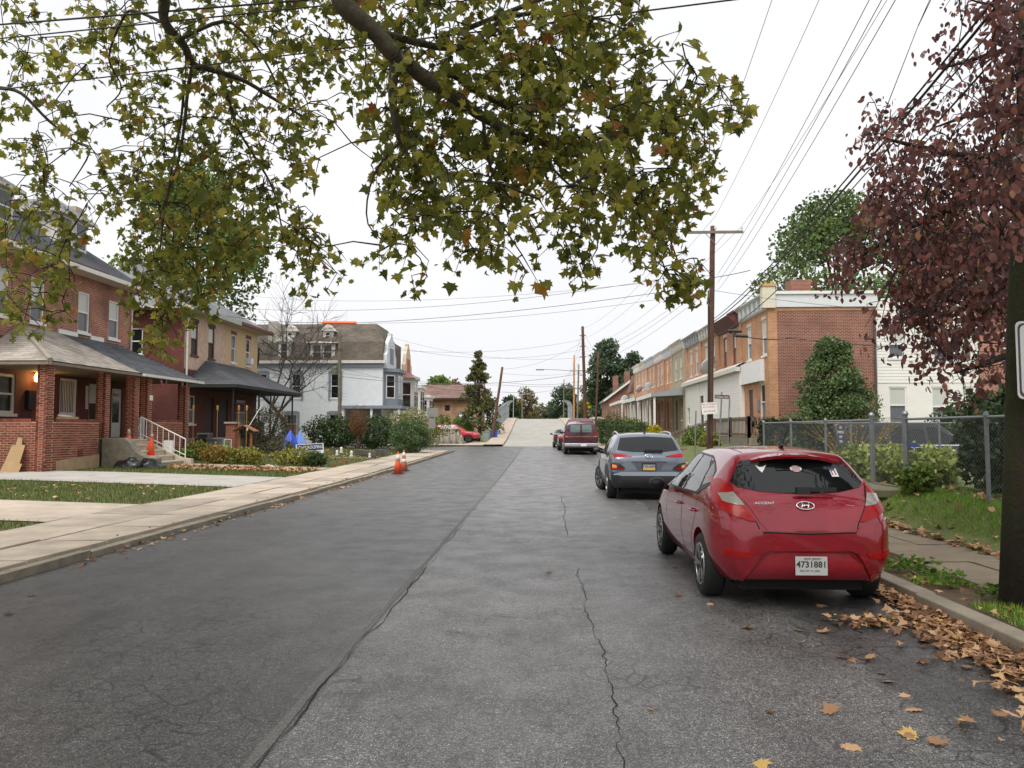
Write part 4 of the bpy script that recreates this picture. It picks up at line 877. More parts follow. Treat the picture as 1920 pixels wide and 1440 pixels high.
# red brick bit between house 2 and the mansard house: hedge etc. come with the plants
# ================================================================ right hand terrace
obrick = brickmat('orange_brick', '#ba8762', '#a8734e', '#b89a7c', blot=.18); sidebrick = brickmat('brown_red_brick', '#80493c', '#6b3a31', '#a78d7a', blot=.22)
salmon = brickmat('salmon_brick', '#bd8d73', '#ab7a60', '#c0a890', blot=.2); olive = M('olive_stucco', '#a39a82', .9, var=.12); sidingw = M('white_vinyl_siding', '#dcdad3', .6, var=.06, scale=2)
panelw = M('pale_cornice_panel', '#cfd2d2', .6, var=.06); lintelm = M('limestone_lintel', '#c7bba9', .85, var=.15); stain = M('cream_sash', '#d2cdc0', .6, var=.08)
FX = 12.0; MK = mark()
def boards(par, face, c, h0, h1, z0, z1, ex=.155, ops=(), mat=None):
    lst = []; z = z0
    while z < z1-.02:
        segs = [(h0, h1)]
        for o in ops:
            if z+ex*.5 > o[2] and z+ex*.5 < o[3]:
                segs = [s for a, b in segs for s in ((a, min(b, o[0])), (max(a, o[1]), b)) if s[1]-s[0] > .02]
        for a, b in segs:
            d = Vector(wp(face, 0, 0, 1, 0)); p0 = Vector(wp(face, c, (a+b)/2, .012, z+ex/2))
            ax = 'Y' if face[0] == 'x' else 'X'; sg = {'x-': 1, 'x+': -1, 'y-': 1}[face]
            if face == 'y-': sg = -1
            lst.append((Matrix.Translation(p0) @ Matrix.Rotation(sg*.09, 4, ax), (.014, b-a, ex+.012) if face[0] == 'x' else (b-a, .014, ex+.012)))
        z += ex
    pieces(par, lst, mat or sidingw, 'siding_board', 'siding_boards')
def row(y0, y1, lab, wm, cornice, zt=None, base=None, wy=None, fm=None, cap=None, lint=lintelm, lower=True, x=FX, side=None):
    zt = zt or 8.57+(y0-39.5)*.014; base = base or .7+(y0-39.5)*.012; w = y1-y0
    h = thing('row_house', lab, 'house', (x, (y0+y1)/2, base), group='terrace of brick row houses')
    wy = wy or (.22, .62); ops = [(y0+w*a, y0+w*a+.8, zt-3.1, zt-1.25) for a in wy]
    lops = [(y0+w*.2, y0+w*.2+.85, base+1.4, base+3.3), (y0+w*.6, y0+w*.6+.85, base+.6, base+3.1)] if lower else []
    mb = MB(); wall(mb, 'x-', x, y0, y1, base-.5, zt-.8, ops+lops); mb.face([(x, y0, base-.5), (x+10, y0, base-.5), (x+10, y0, zt-.8), (x, y0, zt-.8)]); mb.face([(x, y0, zt-.8), (x, y1, zt-.8), (x+10, y1, zt-.6), (x+10, y0, zt-.6)]); mb.build('wall', wm, h)
    for o in ops: window(h, 'x-', x, *o, fm=fm or stain, top=shade, bot=screen, lintel=lint, fw=.09)
    for i, o in enumerate(lops):
        if i == 0: window(h, 'x-', x, *o, fm=fm or stain, bot=screen, lintel=lint)
        else: mb = MB(); fbox(mb, 'x-', x, *o[:2], -.11, -.05, *o[2:]); mb.build('door', M('door_brown', '#4a352c', .6), h)
    mb = MB()
    if cap: mb.prism([(x-.1, y0+.1, zt-.95), (x-.75, y0+.1, zt-.35), (x+.35, y0+.1, zt+.35), (x+.6, y0+.1, zt-.95)], (0, 0, 0), (0, w-.2, 0)); cn = mb.build('mansard_cap', cap, h)
    if cap:
        for a_, b_ in (((x-.77, zt-.35), (x-.1, zt-.97)), ((x-.77, zt-.35), (x+.36, zt+.37))): mb = MB(); mb.bar((a_[0], y0+.06, a_[1]), (b_[0], y0+.06, b_[1]), .12, .1); mb.build('cap_edge', rustred, cn)
    else:
        mb.prism([(x-.05, y0, zt-.8), (x-.14, y0, zt-.72), (x-.18, y0, zt-.2), (x-.4, y0, zt-.06), (x-.4, y0, zt), (x+.25, y0, zt), (x+.25, y0, zt-.8)], (0, 0, 0), (0, w, 0)); cn = mb.build('cornice', cornice, h)
        for k in range(int(w/.9)): mb = MB(); yk = y0+.4+k*.9; mb.box(x-.3, yk, zt-.62, x-.17, yk+.16, zt-.18); mb.build('bracket', cornice, cn)
    for yy in (y0, y1-.3): mb = MB(); mb.box(x-.1, yy, base-.4, x-.003, yy+.3, zt-.8); mb.build('pilaster', wm, h)
    return h, base, zt
R1, b1, t1 = row(39.5, 45.3, 'corner row house of orange brick with a long brown red brick side wall', obrick, panelw, fm=white, wy=(.12, .62))
mb = MB(); mb.box(12.3, 39.40, .2, 17.2, 39.494, 7.62); mb.build('side_wall', sidebrick, R1); mb = MB(); mb.box(12.3, 39.37, 7.62, 17.2, 39.494, 7.80); mb.build('brick_band', obrick, R1); mb = MB(); mb.box(11.85, 39.36, .2, 12.3, 39.49, 7.8); mb.build('corner_pilaster', obrick, R1)
mb = MB(); mb.box(12.2, 39.30, 7.80, 17.3, 39.5, 8.45); mb.build('parapet', panelw, R1); mb = MB(); mb.box(11.6, 39.22, 8.45, 17.4, 39.8, 8.6); mb.build('coping', white, R1)
mb = MB(); mb.box(11.55, 39.2, 7.75, 12.2, 39.6, 8.85); fin = mb.build('corner_block', M('cream_stone', '#cfc9b4', .8, var=.12), R1); mb = MB(); mb.box(11.5, 39.15, 8.85, 12.25, 39.65, 8.98); mb.box(11.7, 39.3, 8.98, 11.8, 39.4, 9.12); mb.box(12.0, 39.3, 8.98, 12.1, 39.4, 9.12); mb.build('block_cap', M('ochre_stone', '#c39a62', .8, var=.2), fin)
mb = MB(); mb.box(11.78, 40.6, 4.15, 11.985, 45.0, 5.28); mb.build('blank_signboard', M('signboard_white', '#dfe0de', .5, var=.04), R1)
mb = MB(); mb.tube([(17.1, 39.3, 7.7), (17.1, 39.3, .4)], .05, 8); mb.build('downspout', M('dark_downspout', '#4a4644', .6), R1)
mb = MB(); mb.box(14.6, 39.36, 1.2, 14.95, 39.40, 1.6); mb.build('vent', steel, R1)
mb = MB(); mb.box(14.2, 43, 8.3, 15.3, 44, 9.9); mb.build('chimney', sidebrick, R1)
row(45.3, 50.9, 'orange brick row house with a dark red overhanging mansard cap', obrick, panelw, cap=M('dark_red_mansard', '#6b4c49', .8, var=.2), wy=(.2, .62), fm=M('red_brown_sash', '#8a4a38', .7), lower=False)
mb = MB(); 
row(50.9, 56.5, 'orange brick row house with a plain white block cornice behind the utility pole', obrick, offwhite, lower=False)
row(56.5, 62.0, 'orange brick row house with a grey bracketed cornice next to the olive house', salmon, M('grey_cornice', '#9fa3a6', .7, var=.15), lower=False)
row(62.0, 67.8, 'olive stucco row house between orange brick neighbours', olive, offwhite, x=11.8, lint=olive)
for i, (a, b, wm, cn, lab) in enumerate(((67.8, 73.4, obrick, M('white_scalloped_cornice', '#c8ccd2', .7, var=.1), 'orange brick row house with pale blue white cornice beside the olive house'), (73.4, 79, salmon, white, 'salmon brick row house with a white cornice and dish antenna porch'),
    (79, 85, obrick, M('pale_grey_cornice', '#bfc5cc', .7), 'orange brick row house with a pale grey cornice far along the terrace'), (85, 91, salmon, offwhite, 'salmon brick row house before the last house of the terrace'), (91, 97, obrick, white, 'last orange brick row house of the terrace with a white arched cornice'))): row(a, b, lab, wm, cn)
# enclosed porch with white siding
EN = thing('enclosed_porch', 'long white sided enclosed porch in front of the terrace', 'porch', (11.7, 53, .8))
EX = 11.75; mb = MB(); eo = [(54.5, 56.0, .9, 4.0), (59.8, 60.7, 2.0, 3.3)]
wall(mb, 'x-', EX, 44.7, 61.6, .4, 5.05, eo); mb.face([(EX, 44.7, .4), (FX, 44.7, .4), (FX, 44.7, 5.05), (EX, 44.7, 5.05)]); mb.face([(EX, 61.6, .4), (FX+.1, 61.6, .4), (FX+.1, 61.6, 5.05), (EX, 61.6, 5.05)]); mb.build('wall', sidingw, EN)
boards(EN, 'x-', EX, 44.72, 54.3, .5, 4.9, ops=eo); boards(EN, 'x-', EX, 56.2, 61.5, .5, 4.9, ops=eo)
mb = MB(); mb.box(EX-.3, 44.6, 4.95, EX, 61.7, 5.2); mb.face([(EX-.3, 44.6, 5.2), (EX-.3, 61.7, 5.2), (FX-.01, 61.7, 5.5), (FX-.01, 44.6, 5.5)]); mb.build('roof_edge', offwhite, EN)
mb = MB(); fbox(mb, 'x-', EX, 54.5, 56.0, -.12, -.08, .9, 4.0); d = mb.build('door', M('black_door', '#20201f', .5), EN); window(EN, 'x-', EX, *eo[1])
for a in (54.3, 56.0): mb = MB(); fbox(mb, 'x-', EX, a, a+.2, 0, .06, .6, 4.9); mb.build('door_trim', white, EN)
def dish(c, r, lab, az=0.6, grp='dish antennas on the porch roofs'):
    t = thing('dish_antenna', lab, 'dish antenna', c, group=grp); M4 = Matrix.Translation(c) @ Matrix.Rotation(az, 4, 'Z') @ Matrix.Rotation(R(-65), 4, 'X')
    mb = MB(); mb.lathe([(0.0, .0), (r*.5, .03), (r*.85, .09), (r, .13)], n=20); mb.lathe([(r, .13), (r*.85, .08), (0, -.012)], n=20); mb.build('reflector', M('dish_grey', '#b3b8bd', .5), t, True, M4, fix=False)
    mb = MB(); mb.tube([(0, -r, .08), (0, -r*.4, r*1.0)], .015); mb.build('feed_arm', steel, t, local=M4); mb = MB(); mb.tube([(0, 0, -.02), (0, -r*.6, -.3), (0, -r*.6-.3, -.5)], .03); mb.build('mast', steel, t, local=M4)
dish((11.4, 51.5, 5.75), .55, 'large grey dish antenna on the white enclosed porch roof')
# open porches further along
def open_porch(y0, y1, lab, roofm, postm, n=3, xf=9.7, wallm=None):
    b = .85+(y0-60)*.012; p = thing('front_porch', lab, 'porch', (xf, (y0+y1)/2, b), group='open porches along the terrace')
    mb = MB(); mb.prism([(11.88, y0+.03, b+4.15), (xf-.3, y0+.03, b+3.6), (xf-.3, y0+.03, b+3.35), (11.88, y0+.03, b+3.5)], (0, 0, 0), (0, y1-y0-.06, 0)); mb.build('porch_roof', roofm, p)
    mb = MB(); mb.box(xf-.36, y0+.03, b+3.32, xf-.28, y1-.03, b+3.62); mb.build('fascia', white, p)
    mb = MB(); mb.box(xf-.2, y0+.03, b-.6, 11.88, y1-.03, b); mb.build('porch_floor', concdark, p)
    for k in range(n):
        y = y0+.25+(y1-y0-.5)*k/(n-1); mb = MB(); mb.box(xf-.08, y-.08, b+.9, xf+.08, y+.08, b+3.4); mb.build('post', postm, p)
        mb = MB(); mb.box(xf-.2, y-.2, b, xf+.2, y+.2, b+.85); q = mb.build('pier', wallm or obrick, p); mb = MB(); mb.box(xf-.25, y-.25, b+.85, xf+.25, y+.25, b+.95); mb.build('pier_cap', white, q)
        if k:
            ya = y0+.25+(y1-y0-.5)*(k-1)/(n-1); mb = MB(); mb.box(xf-.06, ya+.2, b+.75, xf+.06, y-.2, b+.85); rl = mb.build('handrail', white, p)
            for j in range(7): yy = ya+.2+(y-ya-.4)*(j+.5)/7; mb = MB(); mb.box(xf-.02, yy-.02, b, xf+.02, yy+.02, b+.75); mb.build('baluster', M('dark_iron', '#33302e', .6), rl)
gr = M('porch_roof_grey', '#8f9498', .7, var=.1); rr_ = M('porch_roof_red', '#8a4e48', .8, var=.15)
open_porch(62.0, 67.6, 'porch with a grey sloping roof and white posts on the olive house', gr, white, 3, 9.4); open_porch(67.9, 73.2, 'white porch with black iron balusters beside the grey roofed porch', offwhite, white, 3, 9.6)
open_porch(73.5, 78.8, 'porch with a dull red roof far along the terrace', rr_, white, 3, 9.5); open_porch(79.1, 84.8, 'long flat white porch beyond the red roofed porch', offwhite, white, 3, 9.5); open_porch(85.1, 96.8, 'furthest white porch of the terrace with wide posts', white, white, 4, 9.2)
dish((10.2, 71, 5.5), .42, 'grey dish antenna on the porch roof past the olive house'); dish((10.2, 77.5, 5.6), .42, 'small dish antenna above the dull red porch roof'); dish((9.8, 88, 5.0), .5, 'white dish antenna on the furthest porch')
# gabled house further on
H6 = thing('gabled_brick_house', 'brick house with a grey gabled roof and two chimneys past the terrace', 'house', (13, 109, 1))
zb = 1.0; mb = MB(); mb.box(9.2, 105, zb-.8, 17, 114, 5.6); mb.prism([(9.2, 105, 5.6), (17, 105, 5.6), (13.1, 105, 8.4)], (0, .01, 0), (0, 9, 0)); mb.build('wall', sidebrick, H6)
mb = MB(); mb.prism([(8.8, 104.7, 5.3), (13.1, 104.7, 8.5), (17.4, 104.7, 5.3), (17.4, 104.7, 5.5), (13.1, 104.7, 8.75), (8.8, 104.7, 5.5)], (0, 0, 0), (0, 9.6, 0)); r6 = mb.build('roof', roofgrey, H6); mb = MB(); mb.prism([(8.75, 104.6, 5.3), (13.1, 104.6, 8.55), (13.1, 104.6, 8.85), (8.75, 104.6, 5.55)], (0, 0, 0), (0, .12, 0)); mb.build('rake_board', white, r6)
for x, z in ((10.6, 9.0), (12.2, 9.6)): mb = MB(); mb.box(x-.35, 107, 6, x+.35, 107.8, z); mb.build('chimney', sidebrick, H6)
mb = MB(); mb.box(7.3, 105.5, zb+2.0, 9.2, 114, zb+2.3); p6 = mb.build('porch_roof', offwhite, H6)
for y in (105.7, 109, 113): mb = MB(); mb.box(7.4, y, zb-.5, 7.55, y+.15, zb+2.0); mb.build('post', white, p6)
H7 = thing('cream_sided_house', 'narrow cream sided house with a brown roof at the end of the terrace', 'house', (13.5, 100, 1.2)); mb = MB(); mb.box(11.9, 98.5, .5, 15, 102, 6.3); mb.build('wall', M('cream_siding', '#cfc8b0', .8, var=.1), H7); mb = MB(); mb.prism([(11.6, 98.3, 6.3), (15.2, 98.3, 6.3), (15.2, 98.3, 8.8), (12.2, 98.3, 8.6)], (0, 0, 0), (0, 4, 0)); mb.build('roof', brroof, H7)
# white sided house and red brick house facing the side street
H8 = thing('white_sided_house', 'white sided house with three tall windows beside the brown red brick wall', 'house', (19.7, 40, .5))
wz = [(17.75, 18.65, 1.9, 3.75), (19.85, 20.75, 1.75, 3.75), (21.55, 22.0, 1.75, 3.75), (17.8, 18.6, 5.2, 6.6), (20.0, 20.7, 5.0, 6.4), (21.5, 21.95, 5.0, 6.4)]
mb = MB(); wall(mb, 'y-', 39.4, 17.22, 22.2, .2, 8.2, wz); mb.box(17.22, 39.6, 8.1, 22.2, 48, 8.25); mb.build('wall', sidingw, H8); boards(H8, 'y-', 39.4, 17.24, 22.18, 3.95, 8.1, .16, ops=[(o[0]-.1, o[1]+.1, o[2]-.15, o[3]+.1) for o in wz])
for i, o in enumerate(wz): window(H8, 'y-', 39.4, *o, bot=screen, top=shade, fw=.08)
mb = MB(); mb.box(20.05, 39.1, 1.85, 20.7, 39.5, 2.3); ac = mb.build('air_conditioner', plasticwhite, H8); mb = MB(); mb.box(20.25, 39.09, 1.92, 20.65, 39.1, 2.23); mb.build('grille', M('ac_grille', '#4a3a36', .7), ac)
H9 = thing('red_brick_house', 'red brick house with white framed windows behind the red leaved tree', 'house', (26, 40, .5))
wz = [(23.4, 24.2, 4.9, 6.4), (25.8, 26.6, 4.9, 6.4), (24.6, 25.4, 2.2, 3.8)]; mb = MB(); wall(mb, 'y-', 39.3, 22.22, 31, .2, 8.2, wz); mb.box(22.22, 39.5, 8.1, 31, 48, 8.3); mb.build('wall', redbrick, H9)
for o in wz: window(H9, 'y-', 39.3, *o, lintel=white)
# wooden deck by the corner house
DK = thing('wooden_deck', 'weathered wooden deck with railings on a concrete wall before the corner house', 'deck', (10.8, 42.5, .6))
mb = MB(); mb.box(10.55, 38.5, .1, 10.8, 46.4, 1.2); mb.box(10.8, 38.5, .1, 11.95, 38.75, 1.2); mb.build('retaining_wall', concdark, DK); 
for k in range(7): mb = MB(); mb.box(10.6+.19*k, 38.55, 1.2, 10.78+.19*k, 46.4, 1.24); mb.build('deck_board', wood, DK)
def railing(a, b, par, n, h=1.0, post=True, drop=0):
    a = Vector(a); b = Vector(b); mb = MB(); mb.bar(a+Vector((0, 0, h)), b+Vector((0, 0, h)), .09, .04); mb.bar(a+Vector((0, 0, h-.12)), b+Vector((0, 0, h-.12)), .04, .12); mb.bar(a+Vector((0, 0, .15)), b+Vector((0, 0, .15)), .04, .1); r = mb.build('handrail', wood, par)
    for k in range(n):
        p = a.lerp(b, (k+.5)/n); mb = MB(); mb.box(p.x-.02, p.y-.02, p.z+.05, p.x+.02, p.y+.02, p.z+h); mb.build('baluster', wood, r)
    for p in (a, b): mb = MB(); mb.box(p.x-.06, p.y-.06, p.z-.3, p.x+.06, p.y+.06, p.z+h+.05); mb.build('post', wood, r)
railing((10.6, 38.6, 1.22), (10.6, 42.4, 1.22), DK, 14); railing((10.6, 42.4, 1.22), (10.6, 46.2, 1.22), DK, 14); railing((10.6, 38.6, 1.22), (11.8, 38.6, 1.22), DK, 6)
railing((10.5, 46.3, 1.2), (8.0, 46.3, .35), DK, 12, .95); railing((10.5, 47.6, 1.2), (8.0, 47.6, .35), DK, 12, .95)
for k in range(5): mb = MB(); mb.box(10.5-.5*k, 46.35, .1, 10.0-.5*k, 47.55, 1.15-.2*k); mb.build('step', wood, DK)
G = thing('kettle_grill', 'black covered grill standing on the wooden deck', 'grill', (11.2, 40.4, 1.24)); mb = MB(); mb.lathe([(.1, .5), (.26, .56), (.3, .75), (.27, .95), (.14, 1.05), (.0, 1.06)], (11.2, 40.4, 1.24), n=14); mb.build('bowl', blackpl, G, True)
for a in range(3): mb = MB(); mb.tube([(11.2+.12*math.cos(a*2.1), 40.4+.12*math.sin(a*2.1), 1.8), (11.2+.3*math.cos(a*2.1), 40.4+.3*math.sin(a*2.1), 1.24)], .018); mb.build('leg', blackpl, G)
mb = MB(); mb.box(11.93, 41.6, 2.6, 12.0-.005, 41.95, 3.2); tag(mb.build('meter_box', M('meter_grey', '#777b80', .5)), 'grey meter box on the orange brick wall by the deck', 'meter box')
shift_since(MK, -.4, 0)
mb = MB(); mb.box(7.3, 40.6, .15, 7.55, 45.5, .62); tag(mb.build('retaining_wall', brickmat('low_wall_brick', '#7d5a4a', '#6b4a3c', '#8a7a6a')), 'low brown brick retaining wall along the sidewalk past the utility pole', 'wall')
# ================================================================ chain link fence
FZ0, FZ1, FXX = .54, 1.80, 6.42
FN = thing('chain_link_fence', 'galvanised chain link fence with a top rail along the yard', 'fence', (FXX, 15, FZ0))
def fpost(par, x, y, r=.03, top=FZ1, z0=FZ0-.1):
    mb = MB(); mb.tube([(x, y, z0), (x, y, top)], r, 8); mb.lathe([(r*1.35, 0), (r*1.35, .03), (r*.9, .07), (.001, .085)], (x, y, top), n=8); return mb.build('post', steel, par)
for y in (22.7, 20.25, 17.8): fpost(FN, FXX, y)
for y in (15.35, 13.95): fpost(FN, FXX, y, .045, FZ1+.07)
for y in (11.45, 8.95, 6.45, 3.9): fpost(FN, FXX, y)
for x in (8.9, 11.4, 13.9): fpost(FN, x, 22.7)
chain = M('chain_link_wire', '#777b7b', .5, .5, var=.15)
def clink(par, a, b, z0, z1, step=.075, r=.0014, name='mesh'):
    a = Vector((*a, 0)); b = Vector((*b, 0)); L_ = (b-a).length; t = (b-a)/L_; H = z1-z0; mb = MB(); n = Vector((t.y, -t.x, 0)); k = -H
    while k < L_:
        for s in (0, 1):
            p0, p1 = (k, z0), (k+H, z1)
            lo_, hi_ = max(0, k), min(L_, k+H)
            if hi_-lo_ < .02: continue
            za, zb_ = z0+(lo_-k), z0+(hi_-k)
            if s: za, zb_ = z1-(lo_-k), z1-(hi_-k)
            q0, q1 = a+t*lo_+Vector((0, 0, za))+n*(.002*s), a+t*hi_+Vector((0, 0, zb_))+n*(.002*s)
            mb.tube([q0, q1], r, 3, cap=False)
        k += step
    o = mb.build(name, chain, par, fix=False); o['kind'] = 'stuff'; return o
for a, b in (((FXX, 3.9), (FXX, 13.95)), ((FXX, 15.35), (FXX, 22.7)), ((FXX, 22.7), (13.9, 22.7))):
    clink(FN, a, b, FZ0+.03, FZ1); mb = MB(); mb.tube([(*a, FZ1), (*b, FZ1)], .021, 8); mb.build('top_rail', steel, FN)
GT = thing('chain_link_gate', 'chain link garden gate between two thicker fence posts', 'gate', (FXX, 14.6, FZ0)); mb = MB(); c0, c1 = 14.03, 15.27
mb.tube([(FXX, c0, FZ0+.05), (FXX, c0, FZ1+.03), (FXX, c1, FZ1+.03), (FXX, c1, FZ0+.05), (FXX, c0, FZ0+.05)], .02, 8); mb.build('gate_frame', steel, GT); clink(GT, (FXX, c0), (FXX, c1), FZ0+.06, FZ1+.02)
fs = thing('fence_notice', 'dark notice board with four lines of white print wired to the chain link fence', 'sign', (FXX-.03, 17.0, 1.45)); mb = MB(); mb.box(FXX-.04, 16.62, 1.27, FXX-.03, 17.0, 1.72); mb.build('board', M('notice_dark', '#4c515c', .6), fs)
for i, s in enumerate(('NO', 'PARKING', 'ANY', 'TIME')): txt(s, .085, facing('x-', (FXX-.041, 16.81, 1.655-.1*i)), white, fs, .001)
ys_ = thing('yard_sign', 'small blue and white octagonal yard sign behind the gate', 'sign', (7.3, 15.0, .56)); 
def octo(c, r, nrm, th=.02):
    c = Vector(c); z = Vector(nrm).normalized(); x = Vector((0, 0, 1)).cross(z).normalized(); y = z.cross(x); return [c+(x*math.cos(R(22.5+45*k))+y*math.sin(R(22.5+45*k)))*r for k in range(8)]
nrm = Vector((-.45, -.9, 0)).normalized(); cc = Vector((7.3, 15.6, 1.22)); mb = MB(); mb.prism(octo(cc, .15, nrm), (0, 0, 0), tuple(-nrm*.015)); mb.build('plate', M('sign_blue', '#2f3f86', .5), ys_); mb = MB(); mb.tube([cc-nrm*.02-Vector((0, 0, .1)), (7.3, 15.62, .5)], .01); mb.build('stake', steel, ys_)
txt('ADT', .13, facing(nrm, cc+nrm*.002), white, ys_, .002)
ARC = thing('concrete_step', 'curved mossy concrete step below the garden gate', 'step', (5.9, 14.4, .3)); mb = MB()
mb.prism([(6.4, 13.7, .42), (6.4, 15.6, .42), (5.75, 15.4, .42), (5.5, 14.9, .42), (5.5, 14.3, .42), (5.8, 13.8, .42)], (0, 0, 0), (0, 0, .16)); mb.build('tread', M('mossy_concrete', '#6a6550', .95, var=.35, scale=6), ARC, bevel=.03)
# ================================================================ poles, wires, street signs
def pole(lab, base, top, r0, r1, mat, name='utility_pole', grp=None):
    t = thing(name, lab, 'utility pole', base, group=grp); base = Vector(base); top = Vector(top); n = 8
    mb = MB(); mb.tube([base.lerp(top, k/n)+Vector((random.uniform(-.01, .01), random.uniform(-.01, .01), 0)) for k in range(n+1)], [r0+(r1-r0)*k/n for k in range(n+1)], 14); mb.build('shaft', mat, t, True); return t
def crossarm(t, c, half, axis=(1, 0, 0), ins=3, m_=None):
    c = Vector(c); a = Vector(axis); mb = MB(); mb.bar(c-a*half, c+a*half, .09, .11); ca = mb.build('crossarm', m_ or greywood, t)
    for k in range(ins):
        p = c+a*half*(2*k/(ins-1)-1)*.95+Vector((0, 0, .055)); mb = MB(); mb.lathe([(.02, 0), (.02, .08), (.06, .1), (.045, .14), (.06, .17), (.03, .22), (.0, .23)], p, n=8); mb.build('insulator', plasticwhite, ca)
    for s in (-1, 1): mb = MB(); mb.bar(c+a*half*.4*s, c-Vector((0, 0, .55)), .03, .02); mb.build('brace', steel, ca)
pb, pt = P(1330, 845, 34), P(1336.5, 424, 34); pb.z = rz(34)+.1
PA = pole('tall brown utility pole with a white paper sign and crossarm by the corner house', pb, pt, .135, .11, polewood)
ca = P(1340, 437, 34); crossarm(PA, ca-Vector((0, .16, 0)), 1.2)
mb = MB(); mb.tube([P(1328, 545, 33.85), P(1329, 830, 33.8)], .03, 6); mb.build('cable_riser', blackpl, PA)
ps = thing('paper_sign', 'white poster with red print about buying houses fixed to the brown utility pole', 'sign', P(1330, 765, 33.7)); c = P(1330, 765.5, 33.66); mb = MB(); M4 = facing('y-', c, R(4)); mb.obox(M4, .66, .5, .012); mb.build('board', M('poster_white', '#e2ddd9', .6, var=.04), ps); redp = M('poster_red', '#96283a', .6)
bl_ = M('poster_dark', '#3d3340', .6)
def on(M4, x, y, z=.008): return M4 @ Matrix.Translation((x, y, z))
txt('WE ACTUALLY', .115, on(M4, 0, .17), redp, ps, .001, .82); txt('BUY HOUSES!', .1, on(M4, -.02, .05), redp, ps, .001, .82); txt('610-572-4545', .1, on(M4, 0, -.13), bl_, ps, .001, .9)
ss = thing('street_name_sign', 'brown street name sign on a leaning grey post beside the utility pole', 'sign', P(1346, 850, 33)); b0 = P(1346, 850, 33); t0 = P(1353.5, 735, 33); b0.z = .1; mb = MB(); mb.tube([b0, t0], .032, 8); mb.build('post', steel, ss)
brs = M('sign_brown', '#4d2026', .5); c = P(1353.5, 744, 32.94); M4 = facing('y-', c, R(-2)); mb = MB(); mb.obox(M4, .6, .155, .012); mb.build('name_plate', brs, ss); txt('Colwyn Ave', .13, on(M4, 0, 0), white, ss, .001, .85)
st = thing('stop_sign', 'red stop sign seen edge on upon a thin grey post', 'sign', P(1364, 850, 33.4)); b0 = P(1363, 850, 33.4); b0.z = .1; t0 = P(1368, 742, 33.4); mb = MB(); mb.tube([b0, t0], .022, 8); mb.build('post', steel, st); nrm = Vector((.97, -.22, 0)).normalized(); cc = P(1367.5, 751, 33.4)+nrm*.03; mb = MB(); mb.prism(octo(cc, .38, nrm), (0, 0, 0), tuple(nrm*.006)); mb.build('plate', M('stop_red', '#a3222c', .5), st); mb = MB(); mb.prism(octo(cc, .41, nrm), (0, 0, 0), tuple(-nrm*.004)); mb.build('border', white, st); txt('STOP', .25, facing(nrm, cc+nrm*.008), white, st, .001)
sp_ = thing('sign_post', 'bare galvanised sign post standing before the wooden stair', 'post', P(1303, 862, 36)); b0 = P(1302.5, 862, 36); t0 = P(1305, 770, 36); b0.z = .2; mb = MB(); mb.bar(b0, t0, .06, .035, up=(0, 1, 0)); mb.build('channel', steel, sp_)
FPB = Vector((P(1873, 1130, 6.9).x+.175, 6.9, .1)); _t = P(1905, 480, 6.9); FPT = FPB.lerp(Vector((_t.x+.155, 6.95, _t.z)), (10.6-.1)/(_t.z-.1)); FPT.y = 7.05; mossy = M('mossy_pole_wood', '#2a2019', .95, var=.55, scale=4, bump=.6, bscale=28)
def mossmat():
    m = mossy; t, N, L, b = m.node_tree, m.node_tree.nodes, m.node_tree.links, m.node_tree.nodes['Principled BSDF']
    src = b.inputs['Base Color'].links[0].from_socket; g = N.new('ShaderNodeNewGeometry'); s = N.new('ShaderNodeSeparateXYZ'); L.new(g.outputs['Normal'], s.inputs[0]); no = N.new('ShaderNodeTexNoise'); no.inputs['Scale'].default_value = 9; L.new(g.outputs['Position'], no.inputs[0])
    a = N.new('ShaderNodeMath'); a.operation = 'MULTIPLY_ADD'; a.inputs[1].default_value = -.9; L.new(s.outputs[0], a.inputs[0]); L.new(no.outputs['Fac'], a.inputs[2]); r = N.new('ShaderNodeMapRange'); r.inputs[1].default_value = 1.0; r.inputs[2].default_value = 1.5; L.new(a.outputs[0], r.inputs[0])
    x = N.new('ShaderNodeMix'); x.data_type = 'RGBA'; L.new(r.outputs[0], x.inputs[0]); L.new(src, x.inputs[6]); x.inputs[7].default_value = lin('#2a3013')+(1,); L.new(x.outputs[2], b.inputs['Base Color'])
mossmat()
PF = pole('thick dark mossy utility pole with a white parking sign at the kerb', FPB, FPT, .17, .14, mossy); crossarm(PF, FPT-Vector((0, .2, .4)), 1.2)
pkc = P(1906, 675, 6.68)+Vector((.23, 0, 0)); M4 = facing('y-', pkc); pk = thing('parking_sign', 'white parking sign with a dark border fixed to the mossy utility pole', 'sign', pkc)
def rrect(w, h, r, n=5):
    o = []
    for cx, cy, a0 in ((w/2-r, h/2-r, 0), (-w/2+r, h/2-r, 90), (-w/2+r, -h/2+r, 180), (w/2-r, -h/2+r, 270)):
        for k in range(n+1): a = R(a0+90*k/n); o.append((cx+r*math.cos(a), cy+r*math.sin(a)))
    return o
for (w, h, z, m_, nm) in ((.46, .66, 0, M('sign_white', '#c9c9c2', .5, var=.05), 'plate'), (.425, .625, .004, M('sign_border', '#3d3352', .5), 'border'), (.395, .595, .006, M('sign_white', '#c9c9c2'), 'face')): mb = MB(); mb.prism([M4 @ Vector((x, y, z)) for x, y in rrect(w, h, .045)], (0, 0, 0), (0, .004, 0)); mb.build(nm, m_, pk)
txt('NO', .16, on(M4, .03, .18, .008), M('sign_red', '#9c2530', .5), pk, .001); txt('PARKING', .09, on(M4, .03, .02, .008), M('sign_red', '#9c2530'), pk, .001)
mb = MB(); q = FPB.lerp(FPT, .375); mb.lathe([(.155, -.03), (.17, 0), (.155, .03)], q+Vector((0, 0, 0)), n=14); mb.build('band', steel, PF)
